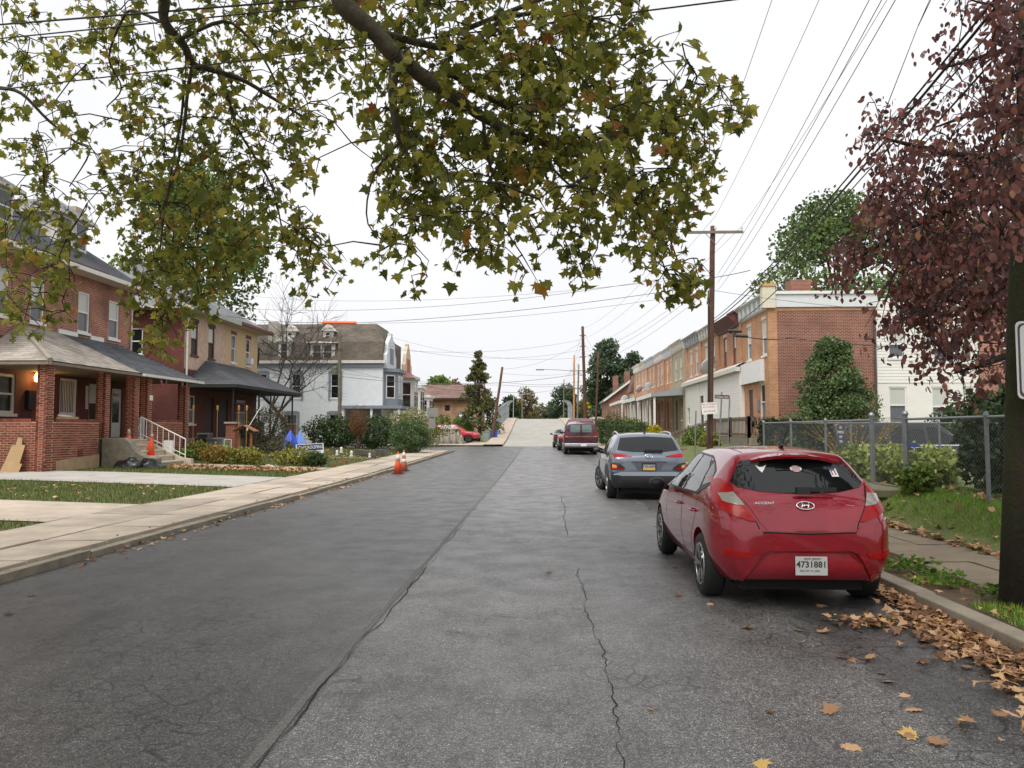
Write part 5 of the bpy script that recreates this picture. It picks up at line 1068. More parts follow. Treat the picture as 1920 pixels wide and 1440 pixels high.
LP = Vector((-8.7, 10.6, .15)); PL_ = pole('utility pole on the left sidewalk that carries the street crossing wires', LP, LP+Vector((0, 0, 9)), .16, .12, polewood)
def pp(u0, v0, u1, v1, Y, lab, r=.14, mat=polewood, zb=None): b, t = P(u0, v0, Y), P(u1, v1, Y); b.z = zb if zb is not None else rz(min(Y, 62))-.2; return pole(lab, b, t, r, r*.75, mat, grp='utility poles'), t
PBm, tB = pp(1099, 838, 1092.5, 612, 72, 'leaning dark brown utility pole beyond the maroon van', .17); PC, tC = pp(1116, 835, 1122, 660, 98, 'thin dark utility pole in front of the big pine', .15); PD, tD = pp(1076, 835, 1076.5, 666, 105, 'pale new utility pole with a crossarm by the bridge', .15, M('new_pole_wood', '#b08058', .8, var=.2)); PE, tE = pp(1082, 835, 1085, 683, 118, 'grey utility pole with a crossarm behind the pale pole', .16, greywood)
PG, tG = pp(1056, 790, 1057.5, 711, 165, 'thin far utility pole right of the road crest', .13, greywood); PH, tH = pp(921, 833, 942, 688, 74, 'leaning brown utility pole beside the blue recycling bin', .15, M('lean_pole_wood', '#5f4638', .85, var=.3)); PI, tI = pp(979, 790, 979, 740, 150, 'pale far utility pole left of the road crest', .14, greywood); PJ, tJ = pp(637, 830, 637.5, 605, 57, 'grey weathered utility pole in front of the pale grey house', .15, greywood)
PK, tK = pp(962, 790, 963, 742, 160, 'far street light pole with a curved arm over the bridge', .1, M('lamp_pole_grey', '#9aa09f', .5)); mb = MB(); mb.tube([tK-Vector((0, 0, .8)), tK+Vector((1.2, 0, .2)), tK+Vector((3.0, 0, .35)), tK+Vector((3.4, 0, .25))], .06, 6); mb.build('lamp_arm', steel, PK)
crossarm(PE, tE-Vector((0, .2, 1)), 1.3); crossarm(PD, tD-Vector((0, .2, 4.5)), 1.1); mb = MB(); mb.tube([tD-Vector((0, 0, 2.2)), tD+Vector((-2, 0, -2.0)), tD+Vector((-4.2, 0, -1.9))], .05, 6); mb.box(tD.x-5.2, tD.y-.15, tD.z-2.05, tD.x-4.1, tD.y+.15, tD.z-1.9); mb.build('lamp_arm', steel, PD)
mb = MB(); mb.lathe([(.0, 0), (.22, .02), (.24, .5), (.2, .62), (0, .66)], tJ+Vector((-.35, 0, -3.9)), n=12); mb.build('transformer', M('transformer_green', '#6d7a63', .6), PJ)
for dz in (.9, 1.9, 2.9, 4.6): mb = MB(); mb.box(tB.x-.3, tB.y-.05, tB.z-dz, tB.x+.3, tB.y+.05, tB.z-dz+.08); mb.build('bracket', steel, PBm)
wirem = M('black_wire', (.02, .02, .021), .6, var=0); wirel = M('aluminium_wire', (.11, .11, .115), .5, var=0)
def wire(a, b, sag, r=.007, lab='thin overhead wire strung between utility poles', grp='overhead wires', mat=None, n=18):
    a = Vector(a); b = Vector(b); mb = MB(); mb.tube([a.lerp(b, k/n)-Vector((0, 0, sag*4*(k/n)*(1-k/n))) for k in range(n+1)], r, 5); return tag(mb.build('overhead_wire', mat or wirel, None, True), lab, 'wire', grp)
fpt = FPT-Vector((0, .2, .4))
L1 = 'thin power wire running from the brown corner pole towards the mossy pole'
for s in (-1, 0, 1): wire(ca+Vector((s*1.14, -.16, .25 if s else .7)), fpt+Vector((s*1.14, 0, .25 if s else .7)), .35, .0065, L1, 'power wires along the right sidewalk')
for dz, dx in ((0, 0), (-.35, .02), (-.7, .04)): a = P(1341, 515, 34); wire((a.x+.1, a.y, a.z+dz), (4.55, 6.9, 8.55+dz), .3, .007, L1, 'power wires along the right sidewalk')
L2 = 'thick black cable running low along the right sidewalk from pole to pole'
for dz, r, sg in ((0, .014, .3), (-.12, .018, .34), (-.4, .010, .25), (-.8, .012, .42)): a = P(1338, 598, 34); wire((a.x, a.y-.15, a.z+dz), (4.44, 6.75, 5.95+dz*.7), sg, r, L2, 'cables along the right sidewalk', wirem)
L3 = 'wire crossing the street under the sycamore branches'
for v0, v1, r in ((42, -115, .013), (67, -129, .010), (162, -68, .009)): a = P(-160, v0+160*(v0-v1)/1909*0+ (v0-v1)/1909*160, 10.6); wire((-8.65, 10.6, a.z), P(1905, v1, 6.85), .02, r, L3, 'wires crossing the street', wirem)
L4 = 'thin power wire continuing from the brown corner pole towards the bridge'
for s in (-1, 0, 1): wire(ca+Vector((s*1.14, -.16, .25 if s else .7)), tB+Vector((s*.3, 0, -.3-.9*(s+1))), .8, .007, L4, 'power wires towards the bridge')
for dz in (0, -.5, -1.2): wire(P(1338, 515+18*dz*-1, 34), tB+Vector((0, 0, -2.4+dz)), .7, .008, L4, 'power wires towards the bridge')
for i in range(3): wire(tB+Vector((0, 0, -.4-i*.9)), tC+Vector((0, 0, -.3-i*.5)), .3, .009, L4, 'power wires towards the bridge'); wire(tB+Vector((0, 0, -.4-i*.9)), tG+Vector((0, 0, -.3-i*.6)), .8, .010, L4, 'power wires towards the bridge')
L5 = 'wire crossing above the street from the brown corner pole to the left houses'
wire(P(1336, 506, 34), P(300, 565, 46), 1.1, .010, L5, 'wires to the left houses'); wire(P(1336, 516, 34), P(480, 556, 60), .7, .008, L5, 'wires to the left houses'); wire(P(1336, 533, 34), P(668, 605.5, 41), .25, .012, 'black cable from the brown corner pole to the orange guard', 'wires to the left houses', wirem); wire(P(605, 605, 41), P(330, 574, 40), .25, .014, 'black cable from the orange guard to the cream house eave', 'wires to the left houses', wirem); wire(P(1336, 545, 34), P(690, 606, 41), .35, .008, L5, 'wires to the left houses')
og = thing('orange_cable_guard', 'bright orange ribbed guard around a cable across the street', 'cable guard', P(636, 605, 41)); a, b = P(605, 605, 41), P(668, 605.5, 41); mb = MB(); mb.tube([a, b], .085, 8); mb.build('sleeve', M('guard_orange', '#f06a2e', .5), og)
for k in range(9): p_ = a.lerp(b, (k+.5)/9); mb = MB(); mb.lathe([(.085, -.03), (.1, 0), (.085, .03)], p_, 'x', 8); mb.build('rib', M('guard_orange', '#f06a2e'), og)
L6 = 'far thin wire spanning above the side street'
for (u0, v0, Y0_, u1, v1, Y1_, r, sg) in ((640, 706, 57, 1090, 700, 72, .018, .75), (638, 625, 57, 1093, 655, 72, .010, 1.3), (638, 645, 57, 1093, 636, 72, .010, .9), (640, 690, 57, 942, 735, 74, .011, .5), (640, 700, 57, 942, 722, 74, .011, .2), (942, 692, 74, 1093, 640, 72, .010, .6), (942, 700, 74, 1120, 690, 98, .010, .5), (942, 716, 74, 1090, 715, 72, .014, .3), (942, 722, 74, 1084, 722, 105, .016, .2), (942, 735, 74, 1057, 725, 165, .02, .5), (700, 622, 66, 1093, 670, 72, .009, 1.0)): wire(P(u0, v0, Y0_), P(u1, v1, Y1_), sg, r, L6, 'far wires')
L7 = 'wire running from the brown corner pole past the corner house parapet'
wire(P(1340, 545, 34), P(1990, 592, 30), .3, .010, 'thin wire crossing just below the pale parapet of the corner house', 'wires past the corner house'); wire(P(1338, 612, 34), P(1480, 634, 34.5), .25, .022, 'short thick black cable looping from the brown corner pole past the splice cases', 'wires past the corner house', wirem); wire(P(1480, 634, 34.5), P(1990, 662, 32), .15, .016, 'black cable crossing the middle of the brown red brick side wall', 'wires past the corner house', wirem); wire(P(1340, 520, 34), P(1406, 507, 28), .02, .014, 'short taut black cable joining the low cables beside the brown corner pole', 'wires past the corner house', wirem)
for i, (u, v) in enumerate(((1378, 619), (1390, 628))): mb = MB(); q = P(u, v, 34.1); mb.tube([q-Vector((.28, 0, .03)), q+Vector((.28, 0, -.06))], .07, 8); tag(mb.build('cable_splice_case', M('splice_black', '#2b2c2e', .5)), ('upper' if i == 0 else 'lower')+' black cable splice case hanging right of the brown corner pole', 'splice case')
# ================================================================ vehicles
def pchip(xs, ys, q):
    xs = np.asarray(xs, float); ys = np.asarray(ys, float); h = np.diff(xs); d = np.diff(ys)/h; n = len(xs); m = np.zeros(n)
    for i in range(1, n-1):
        if d[i-1]*d[i] > 0: w1, w2 = 2*h[i]+h[i-1], h[i]+2*h[i-1]; m[i] = (w1+w2)/(w1/d[i-1]+w2/d[i])
    m[0], m[-1] = d[0], d[-1]
    i = np.clip(np.searchsorted(xs, q)-1, 0, n-2); t = (q-xs[i])/h[i]; t2, t3 = t*t, t**3
    return (2*t3-3*t2+1)*ys[i]+(t3-2*t2+t)*h[i]*m[i]+(-2*t3+3*t2)*ys[i+1]+(t3-t2)*h[i]*m[i+1]
def carpaint(name, col, rough=.28, flake=.25, dust=.12, coat=1.0):
    m = M(name, col, rough, 0.0, var=dust, scale=3, coat=coat, spec=.35); b = m.node_tree.nodes['Principled BSDF']; b.inputs['Metallic'].default_value = flake; return m
carglass = M('tinted_car_glass', (.006, .008, .008), .03, var=0, spec=.55)
lampred = M('lamp_red', (.30, .003, .004), .28, var=.3, scale=30, coat=.12, spec=.3); lampclear = M('lamp_clear', (.26, .25, .22), .15, var=.2, scale=40, coat=1); lampamber = M('lamp_amber', (.75, .2, .02), .15, var=.15, coat=1)
alloy = M('alloy_wheel', (.33, .33, .34), .35, .8, var=.1); gapm = M('panel_gap', (.004, .004, .004), .9, var=0); under = M('car_underbody', (.006, .006, .006), .9, var=.2)
def shell(st, ny=64, nr=30):
    st = np.array(st, float); y = st[:, 0]; L_ = y[-1]
    q = np.unique(np.concatenate([np.linspace(0, L_, ny), np.linspace(0, .75, 40), np.linspace(L_-.5, L_, 12)])); 
    par = np.array([pchip(y, st[:, k], q) for k in range(1, 10)]).T
    rings = []
    for zb, wb, zs, ws, zh, wh, zr, wr, zt in par:
        X = [0, wb*.92, wb, ws, wh, wr, wr*.86, wr*.45, 0]; Z = [zb, zb, zb+.03, zs, zh, zr, zr+(zt-zr)*.45, zt-(zt-zr)*.12, zt]
        k = np.arange(9.0); t = np.linspace(0, 8, nr); rings.append(np.column_stack([pchip(k, X, t), pchip(k, Z, t)]))
    V = []; Fc = []; n2 = 2*nr-2
    for yy, r in zip(q, rings):
        V += [(x, yy, z) for x, z in r]+[(-x, yy, z) for x, z in r[-2:0:-1]]
    for i in range(len(q)-1):
        for j in range(n2): Fc.append((i*n2+j, i*n2+(j+1) % n2, (i+1)*n2+(j+1) % n2, (i+1)*n2+j))
    for i in (0, len(q)-1):
        c = len(V); V.append((0, q[i], float(np.mean([v[2] for v in V[i*n2:(i+1)*n2]]))))
        for j in range(n2): Fc.append((c, i*n2+j, i*n2+(j+1) % n2))
    return V, Fc
def body_mesh(name, st, wheels, arch):
    V, Fc = shell(st); me = bpy.data.meshes.new(name); me.from_pydata(V, [], Fc); me.update()
    bm = bmesh.new(); bm.from_mesh(me); bmesh.ops.remove_doubles(bm, verts=bm.verts, dist=1e-5); bmesh.ops.recalc_face_normals(bm, faces=bm.faces); bm.to_mesh(me); bm.free()
    full = BVHTree.FromPolygons([v.co for v in me.vertices], [tuple(p.vertices) for p in me.polygons])
    o = bpy.data.objects.new('b', me); COL.objects.link(o)
    mb = MB()
    for x, y, z in wheels:
        s = 1 if x > 0 else -1; mb.lathe([(arch, min(s*.45, s*1.3)), (arch, max(s*.45, s*1.3))], (0, y, z), 'x', 36)
    cu = bpy.data.objects.new('c', mb.mesh('c')); bm = bmesh.new(); bm.from_mesh(cu.data); bmesh.ops.recalc_face_normals(bm, faces=bm.faces); bm.to_mesh(cu.data); bm.free(); COL.objects.link(cu)
    b = o.modifiers.new('b', 'BOOLEAN'); b.operation = 'DIFFERENCE'; b.object = cu; b.solver = 'EXACT'
    dg = bpy.context.evaluated_depsgraph_get(); out = bpy.data.meshes.new_from_object(o.evaluated_get(dg)); bpy.data.objects.remove(o); bpy.data.objects.remove(cu); out.name = name
    return out, full
def inside(p, poly):
    x, y = p; c = False
    for (a, b), (d, e) in zip(poly, poly[1:]+poly[:1]):
        if (b > y) != (e > y) and x < (d-a)*(y-b)/(e-b)+a: c = not c
    return c
class Car:
    def __init__(s, name, label, cat, st, loc, rotz, paint, wheels, wr, arch, wwid=.2, rim=alloy, group=None, steer=0, spokes=5):
        s.t = thing(name, label, cat, loc, rotz, group); s.W = W[s.t]; me, s.bvh = body_mesh('body', st, wheels, arch); me.materials.append(paint)
        for p in me.polygons: p.material_index = 0
        bm = bmesh.new(); bm.from_mesh(me)
        for f in bm.faces: f.smooth = True
        bm.to_mesh(me); bm.free()
        s.body = bpy.data.objects.new('body', me); link(s.body, s.t, s.W); es = s.body.modifiers.new('edge', 'EDGE_SPLIT'); es.split_angle = R(38)
        L_ = st[-1][0]; hw = max(x[4] for x in st); mb = MB(); mb.box(-hw*.66, .22, .16, hw*.66, L_-.3, .5); mb.build('underbody', under, s.t, local=s.W)  # dark box added to block light beneath the body
        for x, y, z in wheels:
            sg = 1 if x > 0 else -1; M4 = s.W @ Matrix.Translation((x, y, z)) @ (Matrix.Rotation(steer, 4, 'Z') if y > L_/2 else Matrix.Identity(4)); w = wwid
            mb = MB(); mb.lathe([(wr*.66, -w/2*.9), (wr*.9, -w/2), (wr*.985, -w/2*.7), (wr, -w/4), (wr, w/4), (wr*.985, w/2*.7), (wr*.9, w/2), (wr*.66, w/2*.9)], axis='x', n=32); wl_ = mb.build('wheel', rubber, s.t, True, M4)
            mb = MB(); mb.lathe([(wr*.68, sg*w*.42), (wr*.64, sg*w*.46), (wr*.61, sg*w*.30), (wr*.2, sg*w*.18), (.001, sg*w*.18)], axis='x', n=28); ri = mb.build('rim', M('rim_shadow', (.03, .03, .03), .6), wl_, True, M4)
            mb = MB(); mb.lathe([(wr*.68, sg*w*.43), (wr*.665, sg*w*.49), (wr*.61, sg*w*.49), (wr*.6, sg*w*.40)], axis='x', n=28)
            for k in range(spokes):
                for dd in (-.13, .13):
                    a = 2*math.pi*k/spokes; a2 = a+dd; mb.bar((sg*w*.36, .05*math.cos(a), .05*math.sin(a)), (sg*w*.46, wr*.63*math.cos(a2), wr*.63*math.sin(a2)), .03, .035, up=(1, 0, 0))
            mb.lathe([(wr*.17, sg*w*.3), (wr*.17, sg*w*.44), (.001, sg*w*.46)], axis='x', n=14); mb.build('spokes', rim, ri, False, M4)
    def hit(s, u, v, axis):
        if axis == 'r': o, d = Vector((u, -2, v)), Vector((0, 1, 0))
        elif axis == 'f': o, d = Vector((u, 9, v)), Vector((0, -1, 0))
        elif axis == 'l': o, d = Vector((-3, u, v)), Vector((1, 0, 0))
        elif axis == 'R': o, d = Vector((3, u, v)), Vector((-1, 0, 0))
        else: o, d = Vector((u, v, 4)), Vector((0, 0, -1))
        p, n, _, _ = s.bvh.ray_cast(o, d)
        if p is None: return None, None
        if n.dot(d) > 0: n = -n
        return p, n
    def patch(s, name, poly, axis, mat, off=.006, res=.05, parent=None, skirt=.012, smooth=True):
        P0 = []
        for a, b in zip(poly, poly[1:]+poly[:1]):
            L_ = math.dist(a, b); k = max(1, int(L_/res))
            P0 += [(a[0]+(b[0]-a[0])*i/k, a[1]+(b[1]-a[1])*i/k) for i in range(k)]
        nb = len(P0); xs = [p[0] for p in P0]; zs = [p[1] for p in P0]; x = min(xs)+res/2
        ins = []
        while x < max(xs):
            z = min(zs)+res/2
            while z < max(zs):
                if inside((x, z), P0) and min(math.dist((x, z), q) for q in P0) > res*.4: ins.append((x, z))
                z += res
            x += res
        vs_, es_, fs_, ov, _, _ = delaunay_2d_cdt([Vector(p) for p in P0+ins], [(i, (i+1) % nb) for i in range(nb)], [], 1, 1e-6)
        V = []; N_ = []; ok = []
        for p in vs_:
            h, n = s.hit(p.x, p.y, axis)
            if h is None: V.append(None); N_.append(None)
            else: V.append(h+n*off); N_.append((h, n))
        mb = MB(); idx = {}
        for i, v in enumerate(V):
            if v is not None: idx[i] = len(mb.v); mb.v.append(tuple(v))
        ct = {}
        for f in fs_:
            if all(i in idx for i in f):
                mb.f.append(tuple(idx[i] for i in f)); mb.m.append(0)
                for a, b in zip(f, f[1:]+f[:1]): ct.setdefault(frozenset((a, b)), []).append((a, b))
        low = {}
        for k, e in list(ct.items()):
            if len(e) == 1:
                a, b = e[0]
                for i in (a, b):
                    if i not in low: h, n = N_[i]; low[i] = len(mb.v); mb.v.append(tuple(h-n*skirt))
                mb.f.append((idx[b], idx[a], low[a], low[b])); mb.m.append(0)
        o = mb.build(name, mat, parent or s.t, False, s.W)
        if smooth:
            for p in o.data.polygons: p.use_smooth = True
            es = o.modifiers.new('edge', 'EDGE_SPLIT'); es.split_angle = R(40)
        return o
    def line(s, pts, axis, w=.008, mat=None, name='panel_gap', off=.0015):
        q = []
        for a, b in zip(pts, pts[1:]):
            k = max(2, int(math.dist(a, b)/.04)); q += [(a[0]+(b[0]-a[0])*i/k, a[1]+(b[1]-a[1])*i/k) for i in range(k)]
        q.append(pts[-1]); V = []; Fc = []
        H = [s.hit(*p, axis) for p in q]; H = [h for h in H if h[0] is not None]
        for i, (p, n) in enumerate(H):
            t = (H[min(i+1, len(H)-1)][0]-H[max(i-1, 0)][0]).normalized(); sd = n.cross(t).normalized()*w/2; V += [p+n*off-sd, p+n*off+sd]
            if i: Fc.append((2*i-2, 2*i-1, 2*i+1, 2*i))
        return npmesh(name, [tuple(v) for v in V], Fc, mat or gapm, s.t, None, False, s.W)
    def part(s, name, mb, mat, smooth=False, parent=None, bevel=0): return mb.build(name, mat, parent or s.t, smooth, s.W, bevel=bevel)
    def at(s, u, v, axis, off=.004):
        "matrix on the surface for lettering and badges"
        p, n = s.hit(u, v, axis); z = n; x = Vector((0, 0, 1)).cross(z).normalized(); y = z.cross(x); m = Matrix((x, y, z)).transposed().to_4x4(); m.translation = p+n*off; return s.W @ m
    def mirror(s, x, y, z, mat, sz=(.2, .13, .14)):
        for sg in (-1, 1):
            mb = MB(); mb.lathe([(.0, -sz[1]/2), (sz[2]*.42, -sz[1]*.42), (sz[2]*.5, -sz[1]*.1), (sz[2]*.42, sz[1]*.35), (0, sz[1]/2)], axis='y', n=14)
            mb.v = [(a*sz[0]/sz[2]+sg*(x+.11), b+y, c+z) for a, b, c in mb.v]; mb.bar((sg*x*.96, y+.02, z-.06), (sg*(x+.06), y, z-.03), .05, .06); s.part('mirror', mb, mat, True)
def mir(poly): return [(-x, z) for x, z in reversed(poly)]
def emblem(car, u, v, r=.075):
    "oval ring with a slanted letter bar emblem"
    M4 = car.at(u, v, 'r', .018); mb = MB(); mb.tube([(r*math.cos(a)*1.0, r*.52*math.sin(a), 0) for a in np.linspace(0, 2*math.pi, 33)], r*.085, 6, cap=False)
    mb.tube([(-r*.50, -r*.36, 0), (-r*.34, 0, .004), (-r*.22, r*.44, 0)], r*.10, 5); mb.tube([(r*.22, -r*.44, 0), (r*.34, 0, .004), (r*.50, r*.36, 0)], r*.10, 5); mb.tube([(-r*.42, -r*.12, .003), (0, 0, .005), (r*.42, r*.12, .003)], r*.10, 5)
    return mb.build('emblem', chrome, car.t, True, M4)
# ---- red hatchback
red = carpaint('red_car_paint', (.25, .004, .016), .24, .12, .22, 1.0)
ACC = [(0, .38, .46, .50, .60, .64, .58, .72, .44, .74), (.05, .30, .58, .50, .69, .72, .69, .84, .60, .875), (.13, .26, .63, .50, .745, .82, .735, .945, .645, .985), (.22, .24, .67, .51, .785, .875, .775, 1.03, .625, 1.075), (.36, .225, .70, .52, .825, .905, .812, 1.18, .585, 1.225), (.50, .215, .73, .54, .84, .925, .82, 1.315, .535, 1.36), (.60, .21, .74, .55, .845, .93, .825, 1.365, .525, 1.41),
       (1.3, .18, .75, .55, .85, .915, .83, 1.40, .525, 1.447), (2.0, .18, .75, .55, .85, .89, .83, 1.375, .525, 1.425), (2.62, .18, .75, .55, .85, .87, .825, 1.19, .57, 1.24), (3.12, .18, .75, .55, .85, .86, .80, .97, .66, 1.01), (3.6, .2, .74, .55, .83, .81, .74, .88, .60, .91), (3.95, .24, .66, .5, .74, .69, .66, .76, .5, .79), (4.115, .3, .5, .45, .55, .57, .5, .61, .4, .63)]
wh = [(s*.72, y, .305) for s in (-1, 1) for y in (.74, 3.31)]
ACC = [tuple(v*.968 if k in (2, 4, 6, 8) else v for k, v in enumerate(r_)) for r_ in ACC]
A = Car('red_hatchback', 'dark red hatchback with a white paper licence tag parked at the right kerb', 'car', ACC, (2.365, 7.03, 0), 0, red, wh, .305, .355)
rg = [(-.48, 1.315), (-.55, 1.22), (-.605, 1.13), (-.56, 1.085), (-.35, 1.045), (0, 1.03), (.35, 1.045), (.56, 1.085), (.605, 1.13), (.55, 1.22), (.48, 1.315), (.3, 1.34), (0, 1.345), (-.3, 1.34)]
g = A.patch('rear_window', rg, 'r', carglass, .004, .06)
tl = [(-.70, 1.15), (-.655, 1.145), (-.60, 1.05), (-.56, .96), (-.455, .80), (-.50, .795), (-.62, .835), (-.72, .88), (-.765, .95), (-.75, 1.03), (-.72, 1.10)]
for f in (lambda p: p, mir):
    t_ = A.patch('tail_lamp', f(tl), 'r', lampred, .014, .035); A.patch('reversing_lamp', f([(-.715, 1.02), (-.60, 1.035), (-.535, .925), (-.60, .93), (-.70, .955)]), 'r', lampclear, .017, .03, t_)
A.patch('tailgate_panel', [(-.53, .972), (0, .985), (.53, .972), (.42, .79), (.36, .72), (0, .705), (-.36, .72), (-.42, .79)], 'r', red, .010, .05, skirt=.012)
# bumper skin sits proud of the tailgate, with its lower recess and plate
A.patch('bumper', [(-.73, .82), (-.60, .775), (-.47, .755), (-.40, .70), (0, .685), (.40, .70), (.47, .755), (.60, .775), (.73, .82), (.745, .5), (.66, .31), (.56, .28), (.47, .44), (.42, .52), (.36, .545), (-.36, .545), (-.42, .52), (-.47, .44), (-.56, .28), (-.66, .31), (-.745, .5)], 'r', red, .028, .05, skirt=.03)
A.patch('bumper_valance', [(-.34, .52), (.34, .52), (.45, .42), (.54, .29), (-.54, .29), (-.45, .42)], 'r', M('red_valance_paint', (.24, .005, .016), .35, coat=.8), .010, .05)
A.line([(-.44, .705), (0, .69), (.44, .705)], 'r', .014, gapm, 'tailgate_gap', .006)
for f in (lambda p: p, mir):
    A.patch('reflector', f([(-.70, .555), (-.49, .53), (-.52, .485), (-.70, .49)]), 'r', lampred, .036, .05); A.line(f([(-.64, 1.13), (-.595, 1.05), (-.555, .955), (-.45, .79), (-.42, .71)]), 'r', .009)
mb = MB(); mb.obox(Matrix.Translation((.01, -.024, .415)), .28, .012, .165); pl = A.part('licence_plate', mb, M('plate_paper', '#b9bab6', .5, var=.08), bevel=.004)
PM = A.W @ facing('y-', (.01, -.0312, .415)); ink = M('plate_ink', '#2c2c30', .6, var=0)
txt('4731881', .076, on(PM, 0, .012, 0), ink, pl, .0006, 1.0, bold=.0015); txt('NEW JERSEY', .028, on(PM, .01, .062, 0), ink, pl, .0006); txt('EXP OCT 01, 2022', .022, on(PM, -.015, -.042, 0), ink, pl, .0006)
emblem(A, .0, .925, .078); txt('ACCENT', .036, A.at(-.36, .945, 'r', .013), chrome, A.t, .002, 1.25, .25); txt('Fillmore', .022, A.at(.40, .93, 'r', .013), chrome, A.t, .001, 1)
mb = MB(); mb.obox(Matrix.Translation((.12, .135, 1.075)), .36, .025, .035); mb.obox(Matrix.Translation((.0, .125, 1.065)), .12, .04, .055); A.part('rear_wiper', mb, blackpl)
# roof spoiler lip with its brake lamp
mb = MB(); n = 14
for k in range(n):
    x0, x1 = -.53+1.06*k/n, -.53+1.06*(k+1)/n; zf = lambda x: 1.405-.11*abs(x/.53)**2.6; yf = lambda x: .36+.16*abs(x/.53)**2.4
    mb.prism([(x0, .72, zf(x0)+.004), (x0, yf(x0), zf(x0)-.03), (x0, yf(x0)+.01, zf(x0)-.06), (x0, .66, zf(x0)-.07)], (0, 0, 0), (x1-x0, 0, zf(x1)-zf(x0)))
A.part('spoiler', mb, red, True).modifiers.new('e', 'EDGE_SPLIT').split_angle = R(35)
mb = MB(); mb.obox(Matrix.Translation((.0, .352, 1.372)), .26, .012, .018); A.part('brake_lamp', mb, lampred)
mb = MB(); mb.tube([(.06, .95, 1.44), (.06, .9, 1.47)], .022); mb.tube([(.06, .92, 1.46), (.11, .83, 1.66)], .006); A.part('aerial', mb, blackpl)
sw_ = [[(2.72, .95), (1.74, .965), (1.70, 1.33), (1.92, 1.345), (2.2, 1.30), (2.5, 1.16)], [(1.66, .967), (1.0, .99), (.93, 1.02), (1.0, 1.22), (1.2, 1.325), (1.62, 1.335)], [(.87, 1.06), (.64, 1.105), (.70, 1.20), (.93, 1.28), (.97, 1.25)]]
for ax in 'lR':
    A.patch('window_band', [(2.78, .935), (1.7, .95), (.97, .975), (.60, 1.095), (.68, 1.215), (.95, 1.30), (1.2, 1.345), (1.92, 1.36), (2.22, 1.315), (2.53, 1.17)], ax, blackpl, .002, .07, skirt=.002)
    for p_ in sw_: A.patch('side_window', p_, ax, carglass, .005, .07, skirt=.004)
    A.line([(2.78, .93), (1.7, .945), (.95, .975), (.6, 1.085)], ax, .018, blackpl, 'window_trim', .004)
    A.line([(2.75, .93), (2.72, .6), (2.66, .32), (1.76, .3), (1.70, .45), (1.69, .94)], ax); A.line([(1.69, .94), (1.72, .5), (1.70, .3), (1.25, .3), (1.12, .55), (.95, .75), (.9, .97)], ax)
    A.line([(3.0, .73), (1.9, .77), (.95, .83), (.45, .87)], ax, .012, M('red_crease_highlight', (.26, .012, .02), .25, coat=1), 'shoulder_crease', .004)  # lighter red line paints the highlight along the shoulder crease
    for y in (1.83, 1.02): sg = -1 if ax == 'l' else 1; h, n_ = A.hit(y, .80, ax); mb = MB(); mb.tube([h+Vector((0, -.09, 0)), h+n_*.035+Vector((0, -.05, 0)), h+n_*.035+Vector((0, .05, 0)), h+Vector((0, .09, 0))], .013, 6); A.part('door_handle', mb, red, True)
A.mirror(.86, 2.5, .97, blackpl)
# stickers on the rear glass: flag oval, striped figure one, antlers-free pale mark
ov = A.at(.02, 1.245, 'r', .008); mb = MB(); mb.prism([(.055*math.cos(a), .036*math.sin(a), 0) for a in np.linspace(0, 6.283, 20)[:-1]], (0, 0, 0), (0, 0, .001)); s1 = mb.build('sticker', plasticwhite, g, False, ov)
for k in range(4): mb = MB(); mb.box(-.04, -.026+.015*k, .001, .04, -.018+.015*k, .002); mb.build('sticker_stripe', M('sticker_red', '#9a3a5a', .5), s1, False, ov)
ov = A.at(.36, 1.21, 'r', .008); mb = MB(); mb.box(-.03, -.05, 0, .035, .05, .001); s2 = mb.build('sticker', plasticwhite, g, False, ov); mb = MB(); mb.box(-.035, .025, .001, .02, .05, .002); mb.build('sticker_blue', M('sticker_blue', '#34407e', .5), s2, False, ov)
for k in range(2): mb = MB(); mb.box(-.022+.03*k, -.03, .001, -.01+.03*k, .025, .002); mb.build('sticker_stripe', M('sticker_red', '#9a3a5a'), s2, False, ov)
ov = A.at(-.30, 1.245, 'r', .008); mb = MB(); mb.prism([(-.05, .045, 0), (-.02, .02, 0), (.02, .02, 0), (.05, .045, 0), (.025, -.01, 0), (.0, -.05, 0), (-.025, -.01, 0)], (0, 0, 0), (0, 0, .001)); mb.build('sticker', plasticwhite, g, False, ov)
# ---- grey blue crossover
kgrey = carpaint('grey_blue_car_paint', (.13, .155, .19), .28, .45, .08)
KON = [(0, .48, .58, .60, .76, .74, .74, .84, .58, .86), (.06, .36, .68, .56, .83, .82, .81, .98, .70, 1.02), (.15, .29, .73, .56, .875, .92, .845, 1.05, .745, 1.09), (.32, .27, .76, .58, .89, .98, .85, 1.24, .70, 1.285), (.50, .26, .78, .6, .895, 1.0, .86, 1.405, .655, 1.45), (.68, .25, .79, .6, .9, 1.0, .86, 1.475, .63, 1.52), (1.5, .22, .8, .6, .9, .98, .87, 1.505, .615, 1.55), (2.2, .22, .8, .6, .9, .96, .87, 1.475, .61, 1.52), (2.8, .22, .8, .6, .9, .96, .86, 1.27, .66, 1.32), (3.2, .24, .8, .6, .89, .95, .84, 1.06, .7, 1.1), (3.75, .26, .78, .6, .87, .9, .78, .97, .6, 1.0), (4.05, .3, .7, .55, .78, .8, .7, .85, .5, .87), (4.165, .4, .5, .5, .6, .62, .52, .66, .4, .68)]
wh = [(s*.79, y, .335) for s in (-1, 1) for y in (.78, 3.38)]
K = Car('grey_crossover', 'grey blue crossover with a turned front wheel parked ahead of the red hatchback', 'car', KON, (2.43, 17.75, 0), 0, kgrey, wh, .335, .39, .22, steer=R(16))
